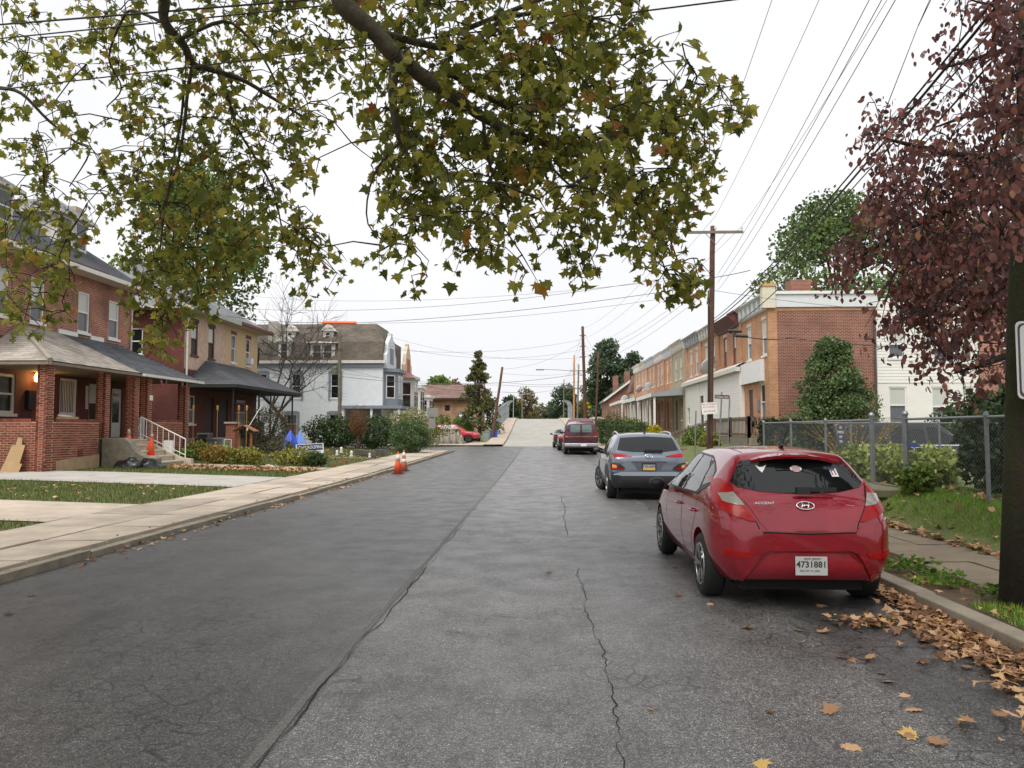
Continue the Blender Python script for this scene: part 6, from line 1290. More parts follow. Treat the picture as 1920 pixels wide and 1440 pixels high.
K.patch('rear_window', [(-.60, 1.42), (-.70, 1.14), (-.35, 1.10), (.35, 1.10), (.70, 1.14), (.60, 1.42), (0, 1.45)], 'r', carglass, .006, .08); mb = MB(); mb.obox(Matrix.Translation((.12, .14, 1.135)), .42, .04, .05); K.part('rear_wiper', mb, blackpl)
for f in (lambda p: p, mir):
    K.patch('tail_lamp', f([(-.82, 1.075), (-.70, 1.06), (-.38, 1.005), (-.42, .99), (-.66, .985), (-.78, .99)]), 'r', lampred, .012, .05)
    c_ = K.patch('lamp_cluster', f([(-.84, .82), (-.80, .86), (-.66, .84), (-.54, .74), (-.58, .70), (-.83, .70)]), 'r', blackpl, .02, .05); K.patch('indicator', f([(-.81, .82), (-.73, .80), (-.73, .745), (-.81, .745)]), 'r', lampamber, .026, .04, c_); K.patch('fog_lamp', f([(-.81, .742), (-.57, .74), (-.58, .71), (-.81, .71)]), 'r', lampred, .026, .04, c_)
clad = M('grey_plastic_cladding', (.03, .032, .035), .6, var=.12)
K.patch('bumper_cladding', [(-.84, .66), (-.62, .60), (.62, .60), (.84, .66), (.84, .4), (.70, .30), (-.70, .30), (-.84, .4)], 'r', clad, .014, .06); K.patch('bumper_strip', [(-.80, .60), (-.62, .655), (.62, .655), (.80, .60), (.62, .565), (-.62, .565)], 'r', M('bumper_silver', (.36, .41, .48), .3, .4, var=.05), .022, .06)
K.patch('plate_recess', [(-.36, .86), (.36, .86), (.25, .69), (-.25, .69)], 'r', M('recess_grey', (.10, .115, .135), .35, .2, var=.08), .002, .06); K.line([(-.4, .875), (.4, .875)], 'r', .03, blackpl, 'tailgate_grip', .006)
mb = MB(); mb.obox(Matrix.Translation((0, -.012, .77)), .32, .014, .165); kp = K.part('licence_plate', mb, blackpl); mb = MB(); mb.obox(Matrix.Translation((0, -.020, .745)), .28, .004, .1); K.part('plate_yellow', mb, M('plate_yellow', '#c6a75a', .5), parent=kp); mb = MB(); mb.obox(Matrix.Translation((0, -.021, .79)), .28, .004, .06); K.part('plate_band', mb, M('plate_grey', '#9a9aa0', .5), parent=kp); txt('KTE-2591', .075, K.W @ facing('y-', (0, -.025, .775)), ink, kp, .0006)
emblem(K, 0, 1.0, .085)
for ax in 'lR':
    for p_ in ([(2.95, 1.03), (1.9, 1.05), (1.88, 1.40), (2.2, 1.40), (2.6, 1.26)], [(1.82, 1.05), (1.0, 1.08), (.95, 1.12), (1.1, 1.36), (1.8, 1.41)]): K.patch('side_window', p_, ax, carglass, .003, .09)
    K.patch('arch_cladding', [(.30, .38), (.32, .66), (.52, .78), (.78, .82), (1.04, .78), (1.24, .64), (1.3, .42), (1.3, .26), (.28, .28)], ax, clad, .012, .07); K.patch('arch_cladding', [(2.9, .26), (2.9, .60), (3.1, .78), (3.38, .82), (3.66, .78), (3.88, .62), (3.9, .38), (3.9, .3)], ax, clad, .012, .07); K.patch('sill_cladding', [(1.3, .4), (2.9, .4), (2.9, .25), (1.3, .25)], ax, clad, .012, .1)
    sg = -1 if ax == 'l' else 1; mb = MB(); mb.tube([(sg*.62, .75, 1.49), (sg*.63, .95, 1.535), (sg*.615, 1.6, 1.565), (sg*.6, 2.2, 1.535), (sg*.6, 2.4, 1.5)], .02, 6); K.part('roof_rail', mb, M('rail_silver', (.5, .52, .55), .3, .6), True)
K.mirror(.88, 2.72, 1.08, blackpl); mb = MB(); mb.tube([(0, .74, 1.53), (0, .7, 1.56)], .025); mb.tube([(0, .72, 1.55), (0, .62, 1.74)], .006); K.part('aerial', mb, blackpl); mb = MB(); mb.tube([(.42, .1, .3), (.42, -.03, .29)], .04, 10); mb.tube([(-.2, .2, .33), (.2, .2, .33)], .06, 8); K.part('exhaust', mb, steel)
# ---- maroon conversion van
vm = carpaint('maroon_van_paint', (.055, .010, .022), .35, .1, .12); vroof = M('faded_van_roof', '#6a5058', .6, var=.15)
VAN = [(0, .62, .80, .80, .93, 1.15, .92, 1.40, .86, 1.44), (.05, .52, .88, .80, .98, 1.2, .965, 1.70, .80, 1.74), (.12, .48, .92, .8, 1.0, 1.2, .985, 1.84, .74, 1.88), (.25, .46, .93, .8, 1.0, 1.2, .985, 1.98, .68, 2.04), (.6, .45, .93, .8, 1.0, 1.2, .985, 2.06, .64, 2.12), (3.0, .42, .93, .8, 1.0, 1.2, .985, 2.06, .64, 2.12), (3.6, .42, .93, .8, 1.0, 1.2, .98, 1.9, .66, 1.96), (4.2, .42, .93, .8, 1.0, 1.15, .97, 1.36, .8, 1.42), (4.8, .45, .9, .75, .97, 1.05, .92, 1.14, .8, 1.17), (5.1, .5, .75, .7, .85, .9, .82, .96, .7, .98)]
wh = [(s*.86, y, .36) for s in (-1, 1) for y in (1.05, 4.1)]
Vn = Car('maroon_van', 'maroon conversion van with a raised roof and two rear windows parked on the street', 'van', VAN, (2.28, 45.2, rz(46)), 0, vm, wh, .36, .42, .24, M('white_wheel', '#c9c9c6', .4))
Vn.patch('roof_cap', [(-.62, .16), (.62, .16), (.6, 3.2), (-.6, 3.2)], 't', vroof, .012, .2)
for sg in (1, -1): Vn.patch('rear_window', [(sg*x, z) for x, z in ((.06, 1.33), (.10, 1.30), (.60, 1.30), (.64, 1.34), (.60, 1.70), (.57, 1.73), (.08, 1.73), (.06, 1.70))], 'r', M('green_tint_glass', (.10, .15, .14), .05, var=.2, scale=5, spec=.8), .008, .07)
for sg in (1, -1):
    t_ = Vn.patch('tail_lamp', [(sg*x, z) for x, z in ((.74, 1.03), (.93, 1.03), (.92, 1.25), (.74, 1.25))], 'r', lampred, .02, .06); Vn.patch('reversing_lamp', [(sg*x, z) for x, z in ((.77, 1.03), (.91, 1.03), (.91, 1.08), (.77, 1.08))], 'r', lampclear, .026, .05, t_)
Vn.line([(-.73, 1.05), (.73, 1.05)], 'r', .02, M('gold_stripe', '#9a7c4c', .5), 'stripe', .006); Vn.line([(0, .62), (0, 1.78)], 'r', .014)
mb = MB(); mb.box(-.96, -.14, .48, .96, .06, .66); b_ = Vn.part('rear_bumper', mb, chrome, bevel=.03); mb = MB(); mb.box(-.96, -.145, .40, .96, .06, .475); Vn.part('bumper_pad', mb, blackpl, parent=b_); mb = MB(); mb.box(-.02, -.155, .50, .3, -.145, .64); Vn.part('licence_plate', mb, plasticwhite); mb = MB(); mb.box(-.28, .1, 1.80, .12, .16, 1.88); Vn.part('high_brake_lamp', mb, blackpl, bevel=.02)
for ax in 'lR':
    for a in ((.5, 1.5), (1.7, 2.7), (2.85, 3.5)): Vn.patch('side_window', [(a[0], 1.3), (a[1], 1.3), (a[1]-.03, 1.68), (a[0]+.05, 1.68)], ax, carglass, .006, .12)
    Vn.patch('lower_trim', [(.3, .46), (4.9, .46), (4.9, .66), (.3, .66)], ax, M('silver_trim', '#b3b0a8', .35, .5, var=.05), .01, .2)
Vn.mirror(.98, 3.75, 1.3, blackpl)
# ---- sedans further ahead
SED = [(0, .4, .6, .55, .72, .75, .74, .86, .6, .88), (.06, .3, .68, .55, .82, .84, .80, .98, .66, 1.01), (.3, .25, .72, .55, .86, .9, .83, 1.03, .66, 1.06), (.85, .22, .76, .55, .88, .92, .85, 1.08, .64, 1.12), (1.4, .2, .78, .55, .89, .93, .85, 1.36, .56, 1.40), (2.2, .2, .78, .55, .89, .92, .85, 1.41, .55, 1.45), (2.8, .2, .78, .55, .89, .91, .84, 1.25, .6, 1.3), (3.4, .22, .78, .55, .88, .89, .8, .98, .66, 1.02), (4.2, .26, .74, .55, .84, .82, .74, .88, .6, .9), (4.6, .34, .55, .48, .66, .64, .58, .7, .45, .72)]
def sedan(loc, lab, paint, tallmirror=True):
    wh = [(s*.77, y, .32) for s in (-1, 1) for y in (1.0, 3.7)]; c = Car('dark_sedan', lab, 'car', SED, loc, 0, paint, wh, .32, .37)
    c.patch('rear_window', [(-.60, 1.33), (-.66, 1.10), (.66, 1.10), (.60, 1.33)], 'r', carglass, .005, .12)
    for f in (lambda p: p, mir): c.patch('tail_lamp', f([(-.82, .95), (-.5, .93), (-.52, .8), (-.8, .8)]), 'r', lampred, .012, .07)
    mb = MB(); mb.obox(Matrix.Translation((0, .02, .72)), .32, .03, .16); c.part('licence_plate', mb, plasticwhite)
    for ax in 'lR':
        for p_ in ([(2.9, 1.0), (2.0, 1.0), (2.0, 1.34), (2.3, 1.33)], [(1.93, 1.0), (1.2, 1.02), (1.45, 1.32), (1.93, 1.34)]): c.patch('side_window', p_, ax, carglass, .004, .12)
    c.mirror(.88, 2.75, 1.02, blackpl); return c
sedan((1.95, 51.8, rz(53)), 'dark maroon sedan half hidden in front of the maroon van', carpaint('dark_maroon_paint', (.05, .012, .018), .3, .2)); sedan((1.72, 58.2, rz(60)), 'dark grey sedan furthest along the right kerb with its mirror showing', carpaint('dark_grey_paint', (.035, .035, .04), .3, .3))
# ---- black pickup behind the fence, red suv on the left
blk = carpaint('black_truck_paint', (.012, .014, .018), .3, .1); TRK = [(0, .55, .8, .75, .92, 1.0, .92, 1.10, .86, 1.12), (.08, .5, .88, .75, .98, 1.05, .97, 1.75, .72, 1.79), (.5, .45, .9, .75, 1.0, 1.08, .98, 1.82, .70, 1.87), (2.4, .42, .9, .75, 1.0, 1.08, .98, 1.82, .70, 1.87), (3.3, .42, .9, .75, 1.0, 1.08, .98, 1.80, .70, 1.85), (4.1, .42, .9, .75, 1.0, 1.08, .97, 1.22, .86, 1.27), (4.9, .45, .88, .75, .97, 1.02, .92, 1.12, .8, 1.15), (5.3, .52, .75, .7, .88, .9, .82, .96, .7, .98)]
wh = [(s*.86, y, .37) for s in (-1, 1) for y in (1.1, 4.3)]; tx = P(1585, 845, 25.5)
T = Car('black_suv', 'long black vehicle with a chrome beltline parked beyond the chain link fence', 'car', TRK, (tx.x-.3, 26.4, .0), R(-90), blk, wh, .37, .43, .24)
for ax in 'lR':
    for p_ in ([(4.0, 1.16), (2.95, 1.16), (2.95, 1.70), (3.2, 1.70)], [(2.85, 1.16), (1.75, 1.16), (1.75, 1.72), (2.85, 1.72)], [(1.6, 1.16), (.3, 1.16), (.4, 1.70), (1.6, 1.72)]): T.patch('side_window', p_, ax, carglass, .004, .15)
    T.line([(4.3, 1.11), (.2, 1.11)], ax, .035, chrome, 'belt_trim', .008)
T.mirror(.98, 3.75, 1.25, blackpl)
rs = carpaint('bright_red_paint', (.42, .012, .022), .3, .05); JP = [(0, .5, .7, .7, .85, .95, .84, 1.1, .74, 1.14), (.1, .4, .8, .7, .92, 1.0, .9, 1.5, .7, 1.55), (.5, .35, .82, .7, .93, 1.02, .91, 1.62, .66, 1.67), (2.3, .33, .82, .7, .93, 1.0, .91, 1.63, .64, 1.68), (2.9, .33, .82, .7, .93, 1.0, .9, 1.38, .7, 1.44), (3.5, .34, .82, .7, .93, .98, .88, 1.06, .76, 1.1), (4.3, .38, .78, .68, .9, .92, .82, 1.0, .66, 1.03), (4.65, .45, .6, .6, .76, .78, .7, .84, .55, .86)]
wh = [(s*.80, y, .36) for s in (-1, 1) for y in (.95, 3.65)]; jp = P(899, 832, 72); J = Car('red_suv', 'bright red suv parked sideways behind the boulder wall by the side street', 'car', JP, (jp.x-4.65, 72.5, rz(62)+.12), R(-90), rs, wh, .36, .42, .24, M('dark_wheel', (.05, .05, .05), .5))
for p_ in ([(3.0, 1.08), (2.15, 1.08), (2.15, 1.52), (2.5, 1.5)], [(2.05, 1.08), (1.1, 1.08), (1.1, 1.53), (2.05, 1.54)]): J.patch('side_window', p_, 'R', carglass, .004, .12)
J.patch('head_lamp', [(4.1, .90), (4.5, .82), (4.5, .74), (4.15, .78)], 'R', lampclear, .01, .08); J.mirror(.92, 2.75, 1.12, rs)
# ================================================================ trees and plants
def tubes_np(segs, n=5):
    mb = MB()
    for pts, rs in segs: mb.tube(pts, rs, n, cap=False)
    return mb
syc = leafmat('sycamore_leaf', [(0, '#4f5728'), (.3, '#727833'), (.6, '#979542'), (.82, '#b4a84c'), (.93, '#b0823a'), (1, '#945832')], .56, .5)
# ---- big overhanging street tree: limbs traced, leaves spread through the crown's depth
ST = thing('sycamore_tree', 'large street tree with lobed olive green leaves hanging over the road', 'tree', (-7.3, 2.6, .1))
def smooth(pts, rs, k=4):
    P_, R_ = [], []; n = len(pts)
    for i in range(n-1):
        a, b, c, d = pts[max(i-1, 0)], pts[i], pts[i+1], pts[min(i+2, n-1)]
        for j in range(k):
            t = j/k; P_.append(.5*((2*b)+(c-a)*t+(2*a-5*b+4*c-d)*t*t+(3*b-a-3*c+d)*t**3)); R_.append((rs[i]*(1-t)+rs[i+1]*t)*random.uniform(.93, 1.07))
    return P_+[pts[-1]], R_+[rs[-1]]
def limb(px, r0, r1): 
    pts = [P(u, v, Y) for u, v, Y in px]; k = len(pts); return pts, [r0+(r1-r0)*i/(k-1) for i in range(k)]
trunk_pts = [Vector((-7.3, 2.6, 0)), Vector((-7.25, 2.7, 1.6)), Vector((-7.0, 3.0, 3.4)), Vector((-6.5, 3.5, 5.0))]
mainlimb = [Vector((-6.5, 3.5, 5.0)), Vector((-5.2, 4.8, 6.3)), Vector((-3.6, 6.0, 6.6))]+[P(u, v, Y) for u, v, Y in ((600, -45, 7.0), (645, 12, 7.1), (700, 58, 7.2), (742, 105, 7.3), (800, 150, 7.5), (860, 188, 7.7), (910, 222, 7.9), (985, 258, 8.1), (1065, 283, 8.3), (1140, 322, 8.5), (1215, 345, 8.6))]
limbs = [(mainlimb, [.17, .15, .13, .10, .095, .085, .088, .07, .064, .055, .042, .032, .025, .018])]
limbs += [limb(((742, 105, 7.3), (736, 165, 7.4), (740, 220, 7.5), (752, 265, 7.6), (772, 305, 7.7), (805, 325, 7.8)), .055, .022), limb(((735, 90, 7.3), (800, 142, 7.7), (850, 140, 8), (900, 175, 8.3), (960, 205, 8.6)), .06, .03)]
limbs += [([Vector((-5.2, 4.8, 6.3)), Vector((-5.0, 7, 7.2))]+[P(u, v, Y) for u, v, Y in ((290, -40, 9.2), (308, 40, 9.5), (345, 85, 9.7), (362, 120, 9.9), (400, 132, 10), (455, 150, 10.2), (505, 180, 10.4), (545, 205, 10.6), (580, 225, 10.8))], [.12, .10, .08, .065, .055, .05, .042, .034, .026, .02, .014])]
for px, a, b in ((((362, 120, 9.9), (352, 170, 10), (345, 240, 10.1), (330, 320, 10.2), (305, 395, 10.3), (318, 430, 10.4)), .03, .01), (((410, 138, 10), (430, 190, 10.2), (445, 240, 10.4), (475, 290, 10.5), (510, 350, 10.6), (525, 410, 10.7), (530, 450, 10.8)), .026, .008), (((310, 45, 9.5), (250, 20, 9.8), (228, 40, 10), (204, 110, 10.2), (228, 165, 10.4), (200, 200, 10.6)), .022, .008), (((335, 75, 9.6), (420, 40, 9.7), (470, 75, 9.8), (500, 120, 9.9), (520, 160, 10)), .028, .01),
    (((0, 165, 11), (40, 175, 11), (90, 225, 11.2), (140, 265, 11.4), (168, 285, 11.5), (130, 350, 11.6)), .03, .008), (((345, 150, 10), (340, 220, 10.1), (320, 330, 10.2), (300, 480, 10.4), (325, 540, 10.5), (300, 600, 10.6)), .02, .006), (((905, 220, 7.9), (925, 330, 8), (985, 400, 8.1), (1010, 470, 8.2)), .018, .006), (((1000, 262, 8.1), (1040, 320, 8.2), (1110, 390, 8.4), (1120, 450, 8.5)), .018, .006), (((1065, 283, 8.3), (1150, 250, 8.3), (1230, 230, 8.4), (1310, 215, 8.5), (1390, 250, 8.6)), .022, .006), (((1140, 322, 8.5), (1230, 380, 8.5), (1260, 460, 8.6), (1290, 540, 8.6)), .018, .005),
    (((860, 60, 8.5), (960, 20, 8.8), (1060, -20, 9)), .03, .03), (((700, 58, 7.2), (860, 90, 8.2), (960, 30, 8.6), (1100, 30, 8.8), (1180, 60, 8.8)), .045, .01), (((805, 325, 7.8), (830, 400, 7.9), (870, 440, 8.0), (900, 490, 8)), .014, .005), (((750, 265, 7.6), (700, 330, 7.7), (690, 420, 7.8), (745, 470, 7.9)), .014, .005)): limbs.append(limb(px, a, b))
limbs = [smooth(*l_) for l_ in limbs]
mb = MB(); mb.tube(trunk_pts, [.34, .28, .25, .2], 14); mb.build('trunk', bark, ST, True)
mb = MB()
for pts, rs in limbs: mb.tube(pts, rs, 8)
sycbark = M('sycamore_bark', '#4b4438', .9, var=.6, scale=9, bump=.5, bscale=30); mb.build('limb', sycbark, ST, True)
# (v0, v1, [(u0, u1, sprays)])   sprays: leafy twigs per patch
CAN = [(-260, -120, [(-150, 1250, 60)]), (-120, -20, [(-100, 1230, 70)]),
 (-20, 50, [(0, 110, 5), (130, 330, 12), (330, 640, 26), (640, 1000, 34), (1000, 1200, 22)]), (50, 100, [(0, 120, 5), (140, 330, 14), (330, 640, 24), (660, 1000, 32), (1000, 1195, 22), (1275, 1310, 1)]),
 (100, 150, [(0, 70, 4), (90, 330, 14), (330, 640, 22), (680, 1000, 30), (1000, 1210, 22), (1240, 1300, 3)]), (150, 200, [(0, 100, 5), (230, 600, 24), (650, 1000, 34), (1000, 1200, 22), (1200, 1370, 12)]),
 (200, 250, [(0, 130, 8), (200, 380, 12), (380, 640, 20), (680, 1000, 34), (1000, 1300, 32), (1300, 1420, 8)]), (250, 300, [(0, 100, 6), (100, 200, 3), (240, 420, 18), (420, 600, 14), (700, 1000, 36), (1000, 1350, 36)]),
 (300, 350, [(0, 100, 7), (190, 420, 20), (420, 600, 14), (700, 1000, 34), (1000, 1340, 32)]), (350, 400, [(0, 170, 10), (200, 420, 22), (420, 560, 12), (720, 960, 24), (960, 1295, 27)]),
 (400, 450, [(0, 190, 14), (240, 480, 30), (480, 600, 10), (720, 880, 14), (880, 1110, 18), (1140, 1285, 12)]), (450, 500, [(0, 160, 13), (240, 480, 30), (500, 640, 9), (700, 790, 4), (850, 960, 7), (1040, 1110, 6), (1190, 1290, 9)]),
 (500, 550, [(0, 150, 13), (240, 450, 26), (520, 640, 4), (770, 830, 2), (975, 995, 2), (1060, 1110, 3), (1240, 1310, 8)]), (550, 600, [(0, 130, 11), (250, 420, 16), (1255, 1300, 2)]), (600, 645, [(40, 110, 3), (262, 330, 5)]), (645, 680, [(268, 325, 3)])]
def canY(u): return float(np.interp(u, [-100, 250, 600, 720, 1000, 1400], [11.6, 10.6, 10.0, 8.2, 8.0, 8.4]))
nodes_ = []
for pts, rs in limbs:
    for a, b in zip(pts, pts[1:]):
        for k in range(2): nodes_.append(a.lerp(b, k/2))
sprays = []
for v0, v1, cells in CAN:
    for u0, u1, n in cells:
        for _ in range(int(n*(1.65 if u0 < 640 else 1.5))): u = random.uniform(u0, u1); v = random.uniform(v0, v1); sprays.append((P(u, v, canY(u)+random.gauss(0, .75)), v))
NN = np.array([tuple(p) for p in nodes_]); pos = []; rots = []; scl = []; twigs = []
order = sorted(range(len(sprays)), key=lambda i: float(np.min(np.linalg.norm(NN-np.array(sprays[i][0]), axis=1))))
NN = list(map(tuple, NN)); arr = np.array(NN)
for i in order:
    p, v = sprays[i]; p = Vector(p)+Vector((0, 0, .12)); d = np.linalg.norm(arr-np.array(p), axis=1); d = d+.6*np.clip(p.z-arr[:, 2], 0, 9); j = int(np.argmin(d)); q = Vector(arr[j]); mid = p.lerp(q, .5)+Vector((random.uniform(-.06, .06), random.uniform(-.06, .06), .10*(p-q).length))
    if (p-q).length > .85: continue
    L_ = random.uniform(.18, .34); dirn = Vector((random.gauss(0, .5), random.gauss(0, .5), -.75)).normalized(); tip = p+dirn*L_
    rr = .005+.0024*min(2.0, (p-q).length); twigs.append(([q, mid, p, tip], [rr*1.5, rr*1.15, rr, .0018]))
    arr = np.vstack([arr, [tuple(mid), tuple(p)]])
    k = random.choice((4, 5, 5, 6, 7))
    for a in range(k):
        t = (a+.6)/k; b = p.lerp(tip, t)+Vector((random.gauss(0, .055), random.gauss(0, .055), random.gauss(0, .04))); pos.append(tuple(b)); scl.append(random.choice((.06, .08, .095, .11, .13, .155))*random.uniform(.85, 1.12))
mb = tubes_np(twigs, 4); tw = mb.build('twigs', darkbark, ST, True, fix=False); tw['kind'] = 'stuff'
pos = np.array(pos); n = len(pos); rot = rot_rand(n, .55); scl = np.array(scl); rnd = np.clip(rng.beta(1.8, 2.6, n)+np.where(rng.random(n) < .05, .45, 0), 0, 1)
dist = np.linalg.norm(pos-np.array([0, 0, EYE]), axis=1)/scl; vis = (pos[:, 2]-EYE)/pos[:, 1] < .55; rank = np.argsort(dist+1e3*(~vis)); ind, rest = rank[:300], rank[300:]
VF = [scatter(*t_, pos[rest][k::4], rot[rest][k::4], scl[rest][k::4]) for k, t_ in enumerate(MAPLES)]; off = np.cumsum([0]+[len(v) for v, _ in VF[:-1]]); V = np.concatenate([v for v, _ in VF]); Fc = np.concatenate([f+o_ for (_, f), o_ in zip(VF, off)]); o = npmesh('leaves', V, Fc, syc, ST, np.concatenate([np.repeat(rnd[rest][k::4], len(MAPLE[0])) for k in range(4)]), True); o['kind'] = 'stuff'
lm_ = []
for k in range(8):
    me = bpy.data.meshes.new('leaf'); me.from_pydata([tuple(v) for v in MAPLES[k % 4][0]], [], [tuple(f) for f in MAPLE[1]]); me.materials.append(syc); a = me.attributes.new('rnd', 'FLOAT', 'POINT'); a.data.foreach_set('value', np.full(len(MAPLE[0]), (.18, .3, .42, .5, .58, .66, .78, .93)[k], dtype=np.float32)); lm_.append(me)
for i in ind:
    m4 = Matrix([[*(rot[i][r]*scl[i]), pos[i][r]] for r in range(3)]+[[0, 0, 0, 1]]); link(bpy.data.objects.new('leaf', lm_[int(rnd[i]*7.99)]), ST, m4)
cr = rng.normal(size=(14000, 3)); cr /= np.linalg.norm(cr, axis=1)[:, None]; cr *= rng.uniform(.35, 1, 14000)[:, None]**.5; cr = np.array([-3.6, 2.0, 8.6])+cr*np.array([8.2, 8.0, 3.6])   # rest of the crown, above and behind
up_ = (cr[:, 2]-EYE) > .66*cr[:, 1]; cr = cr[up_ & (cr[:, 2] > 5.6)]; m_ = len(cr); V, Fc = scatter(*MAPLE, cr, rot_rand(m_, .55), rng.uniform(.12, .20, m_)); o = npmesh('crown', V, Fc, syc, ST, np.repeat(rng.beta(1.8, 2.6, m_), len(MAPLE[0])), True); o['kind'] = 'stuff'
mb = MB()
for k in range(14): a = random.uniform(0, 6.28); e = Vector((-3.6+6*math.cos(a)*random.random(), 2+6*math.sin(a)*random.random(), random.uniform(7.5, 10.5))); s_ = trunk_pts[-1]; mb.tube([s_, s_.lerp(e, .5)+Vector((0, 0, .6)), e], [.12, .07, .02], 7)
mb.build('limb', sycbark, ST, True)
mb = MB()   # seed balls
for k in range(26): p = pos[rng.integers(0, n)]; mb.lathe([(0, -.013), (.011, -.007), (.014, 0), (.011, .008), (0, .013)], Vector(p)-Vector((0, 0, .15)), n=6)
o = mb.build('seed_balls', darkbark, ST); o['kind'] = 'stuff'
# ---- red leaved tree on the right
redl = leafmat('red_purple_leaf', [(0, '#472f2e'), (.35, '#674644'), (.65, '#855852'), (.85, '#a0645a'), (1, '#a67e58')], .42, .42)
RT = thing('red_leaf_tree', 'tree with dark red purple leaves spreading from behind the chain link fence', 'tree', (9.3, 10.4, .56))
RTB = Vector((9.3, 10.4, .5)); fork = Vector((9.2, 10.3, 2.9)); mb = MB(); mb.tube([RTB, RTB+Vector((.05, 0, 1.2)), fork], [.19, .15, .13], 10)
rl = [([fork]+[P(u, v, Y) for u, v, Y in e], [.09-.08*i/len(e) for i in range(len(e)+1)]) for e in ([(2030, 520, 10), (1925, 570, 9.8), (1860, 590, 9.6), (1780, 560, 9.4), (1700, 620, 9.3)], [(2020, 420, 10), (1920, 372, 9.8), (1840, 375, 9.6), (1760, 400, 9.5), (1680, 440, 9.4), (1600, 490, 9.3)], [(2010, 300, 10), (1900, 300, 9.8), (1790, 290, 9.7), (1700, 270, 9.6), (1640, 255, 9.5)], [(2000, 150, 10.2), (1900, 90, 10), (1830, 110, 10), (1760, 130, 10)], [(1990, 40, 10.2), (1900, 20, 10), (1820, 0, 10)], [(2010, 220, 10), (1920, 200, 9.9), (1820, 215, 9.8), (1750, 240, 9.7)], [(1960, 640, 9.5), (1850, 680, 9.0), (1790, 700, 8.8)])]
for pts, rs in rl: mb.tube(pts, rs, 7)
mb.build('trunk', darkbark, RT, True); red_front = []
for v_ in range(-60, 470, 10):
    for _ in range(5): red_front.append(P(random.uniform(1868, 1935), v_+random.uniform(0, 10), random.uniform(5.7, 6.5)))
RC = [(-200, -20, [(1740, 2200, 220)]), (-20, 50, [(1770, 1930, 130), (1930, 2300, 120)]), (50, 100, [(1745, 1930, 60), (1930, 2300, 120)]), (100, 150, [(1730, 1800, 16), (1800, 1930, 60)]), (150, 200, [(1740, 1930, 60)]), (200, 250, [(1625, 1740, 100), (1740, 1930, 110)]), (250, 300, [(1610, 1730, 100), (1740, 1930, 150)]), (300, 350, [(1605, 1740, 90), (1740, 1930, 240)]), (350, 400, [(1595, 1930, 420)]), (400, 450, [(1590, 1700, 120), (1700, 1930, 320)]), (450, 500, [(1548, 1640, 100), (1640, 1930, 400)]), (500, 550, [(1535, 1620, 50), (1640, 1930, 420)]), (550, 600, [(1655, 1760, 150), (1760, 1930, 260)]), (600, 640, [(1612, 1680, 26), (1690, 1800, 90), (1800, 1930, 70)]), (640, 680, [(1655, 1700, 16), (1710, 1800, 34), (1790, 1930, 40)]), (680, 720, [(1690, 1740, 10), (1735, 1900, 50)]), (720, 750, [(1725, 1860, 26)]), (300, 700, [(1930, 2250, 500)])]
red_anchor = red_front*3
for v0, v1, cells in RC:
    for u0, u1, k in cells:
        for _ in range(int(k*(2.5 if 240 < v0 < 620 else 1.7))):
            u, v = random.uniform(u0+(28 if v0 >= 300 and u0 < 1760 else 0), u1), random.uniform(v0, v1)-12; Y = random.gauss(9.6 if v < 600 else 8.7, .75); red_anchor.append(P(u, v, max(7.6, Y)))
pos = []
for a in random.sample(red_anchor, len(red_anchor)//7):
    d = Vector((random.gauss(-.55, .35), random.gauss(-.15, .4), random.gauss(-.18, .2))).normalized(); L_ = random.uniform(.25, .55)
    for k in range(8): t = (k+random.random())/8; pos.append(tuple(a+d*L_*(t-.5)+Vector((random.gauss(0, .035), random.gauss(0, .035), random.gauss(-.02, .03)-.16*t*t))))
pos = np.array(pos); n = len(pos); rot = rot_rand(n, .75); scl = rng.uniform(.055, .10, n); rnd = np.clip(rng.beta(2, 2.4, n)+np.where(rng.random(n) < .05, .4, 0), 0, 1)
arr = np.array([tuple(a.lerp(b, k/4)) for pts, rs in rl for a, b in zip(pts, pts[1:]) for k in range(4)]); tw = []
for i in rng.permutation(n)[:1500]:
    p = Vector(pos[i]); d = np.linalg.norm(arr-np.array(p), axis=1); q = Vector(arr[int(np.argmin(d))]); m_ = p.lerp(q, .5)+Vector((0, 0, .06)); tw.append(([q, m_, p], [.007, .005, .003])); arr = np.vstack([arr, [tuple(m_)]])
o = tubes_np(tw, 4).build('twigs', darkbark, RT, True, fix=False); o['kind'] = 'stuff'
rank = np.argsort(np.linalg.norm(pos-np.array([0, 0, EYE]), axis=1)/scl); ind, rest = rank[:300], rank[300:]
V, Fc = scatter(*OVATE, pos[rest], rot[rest], scl[rest]); o = npmesh('leaves', V, Fc, redl, RT, np.repeat(rnd[rest], len(OVATE[0])), True); o['kind'] = 'stuff'
lm_ = []
for k in range(6):
    me = bpy.data.meshes.new('leaf'); me.from_pydata([tuple(v) for v in OVATE[0]], [], [tuple(f) for f in OVATE[1]]); me.materials.append(redl); a = me.attributes.new('rnd', 'FLOAT', 'POINT'); a.data.foreach_set('value', np.full(len(OVATE[0]), (.15, .3, .42, .55, .7, .9)[k], dtype=np.float32)); lm_.append(me)
for i in ind: link(bpy.data.objects.new('leaf', lm_[int(rnd[i]*5.99)]), RT, Matrix([[*(rot[i][r]*scl[i]), pos[i][r]] for r in range(3)]+[[0, 0, 0, 1]]))
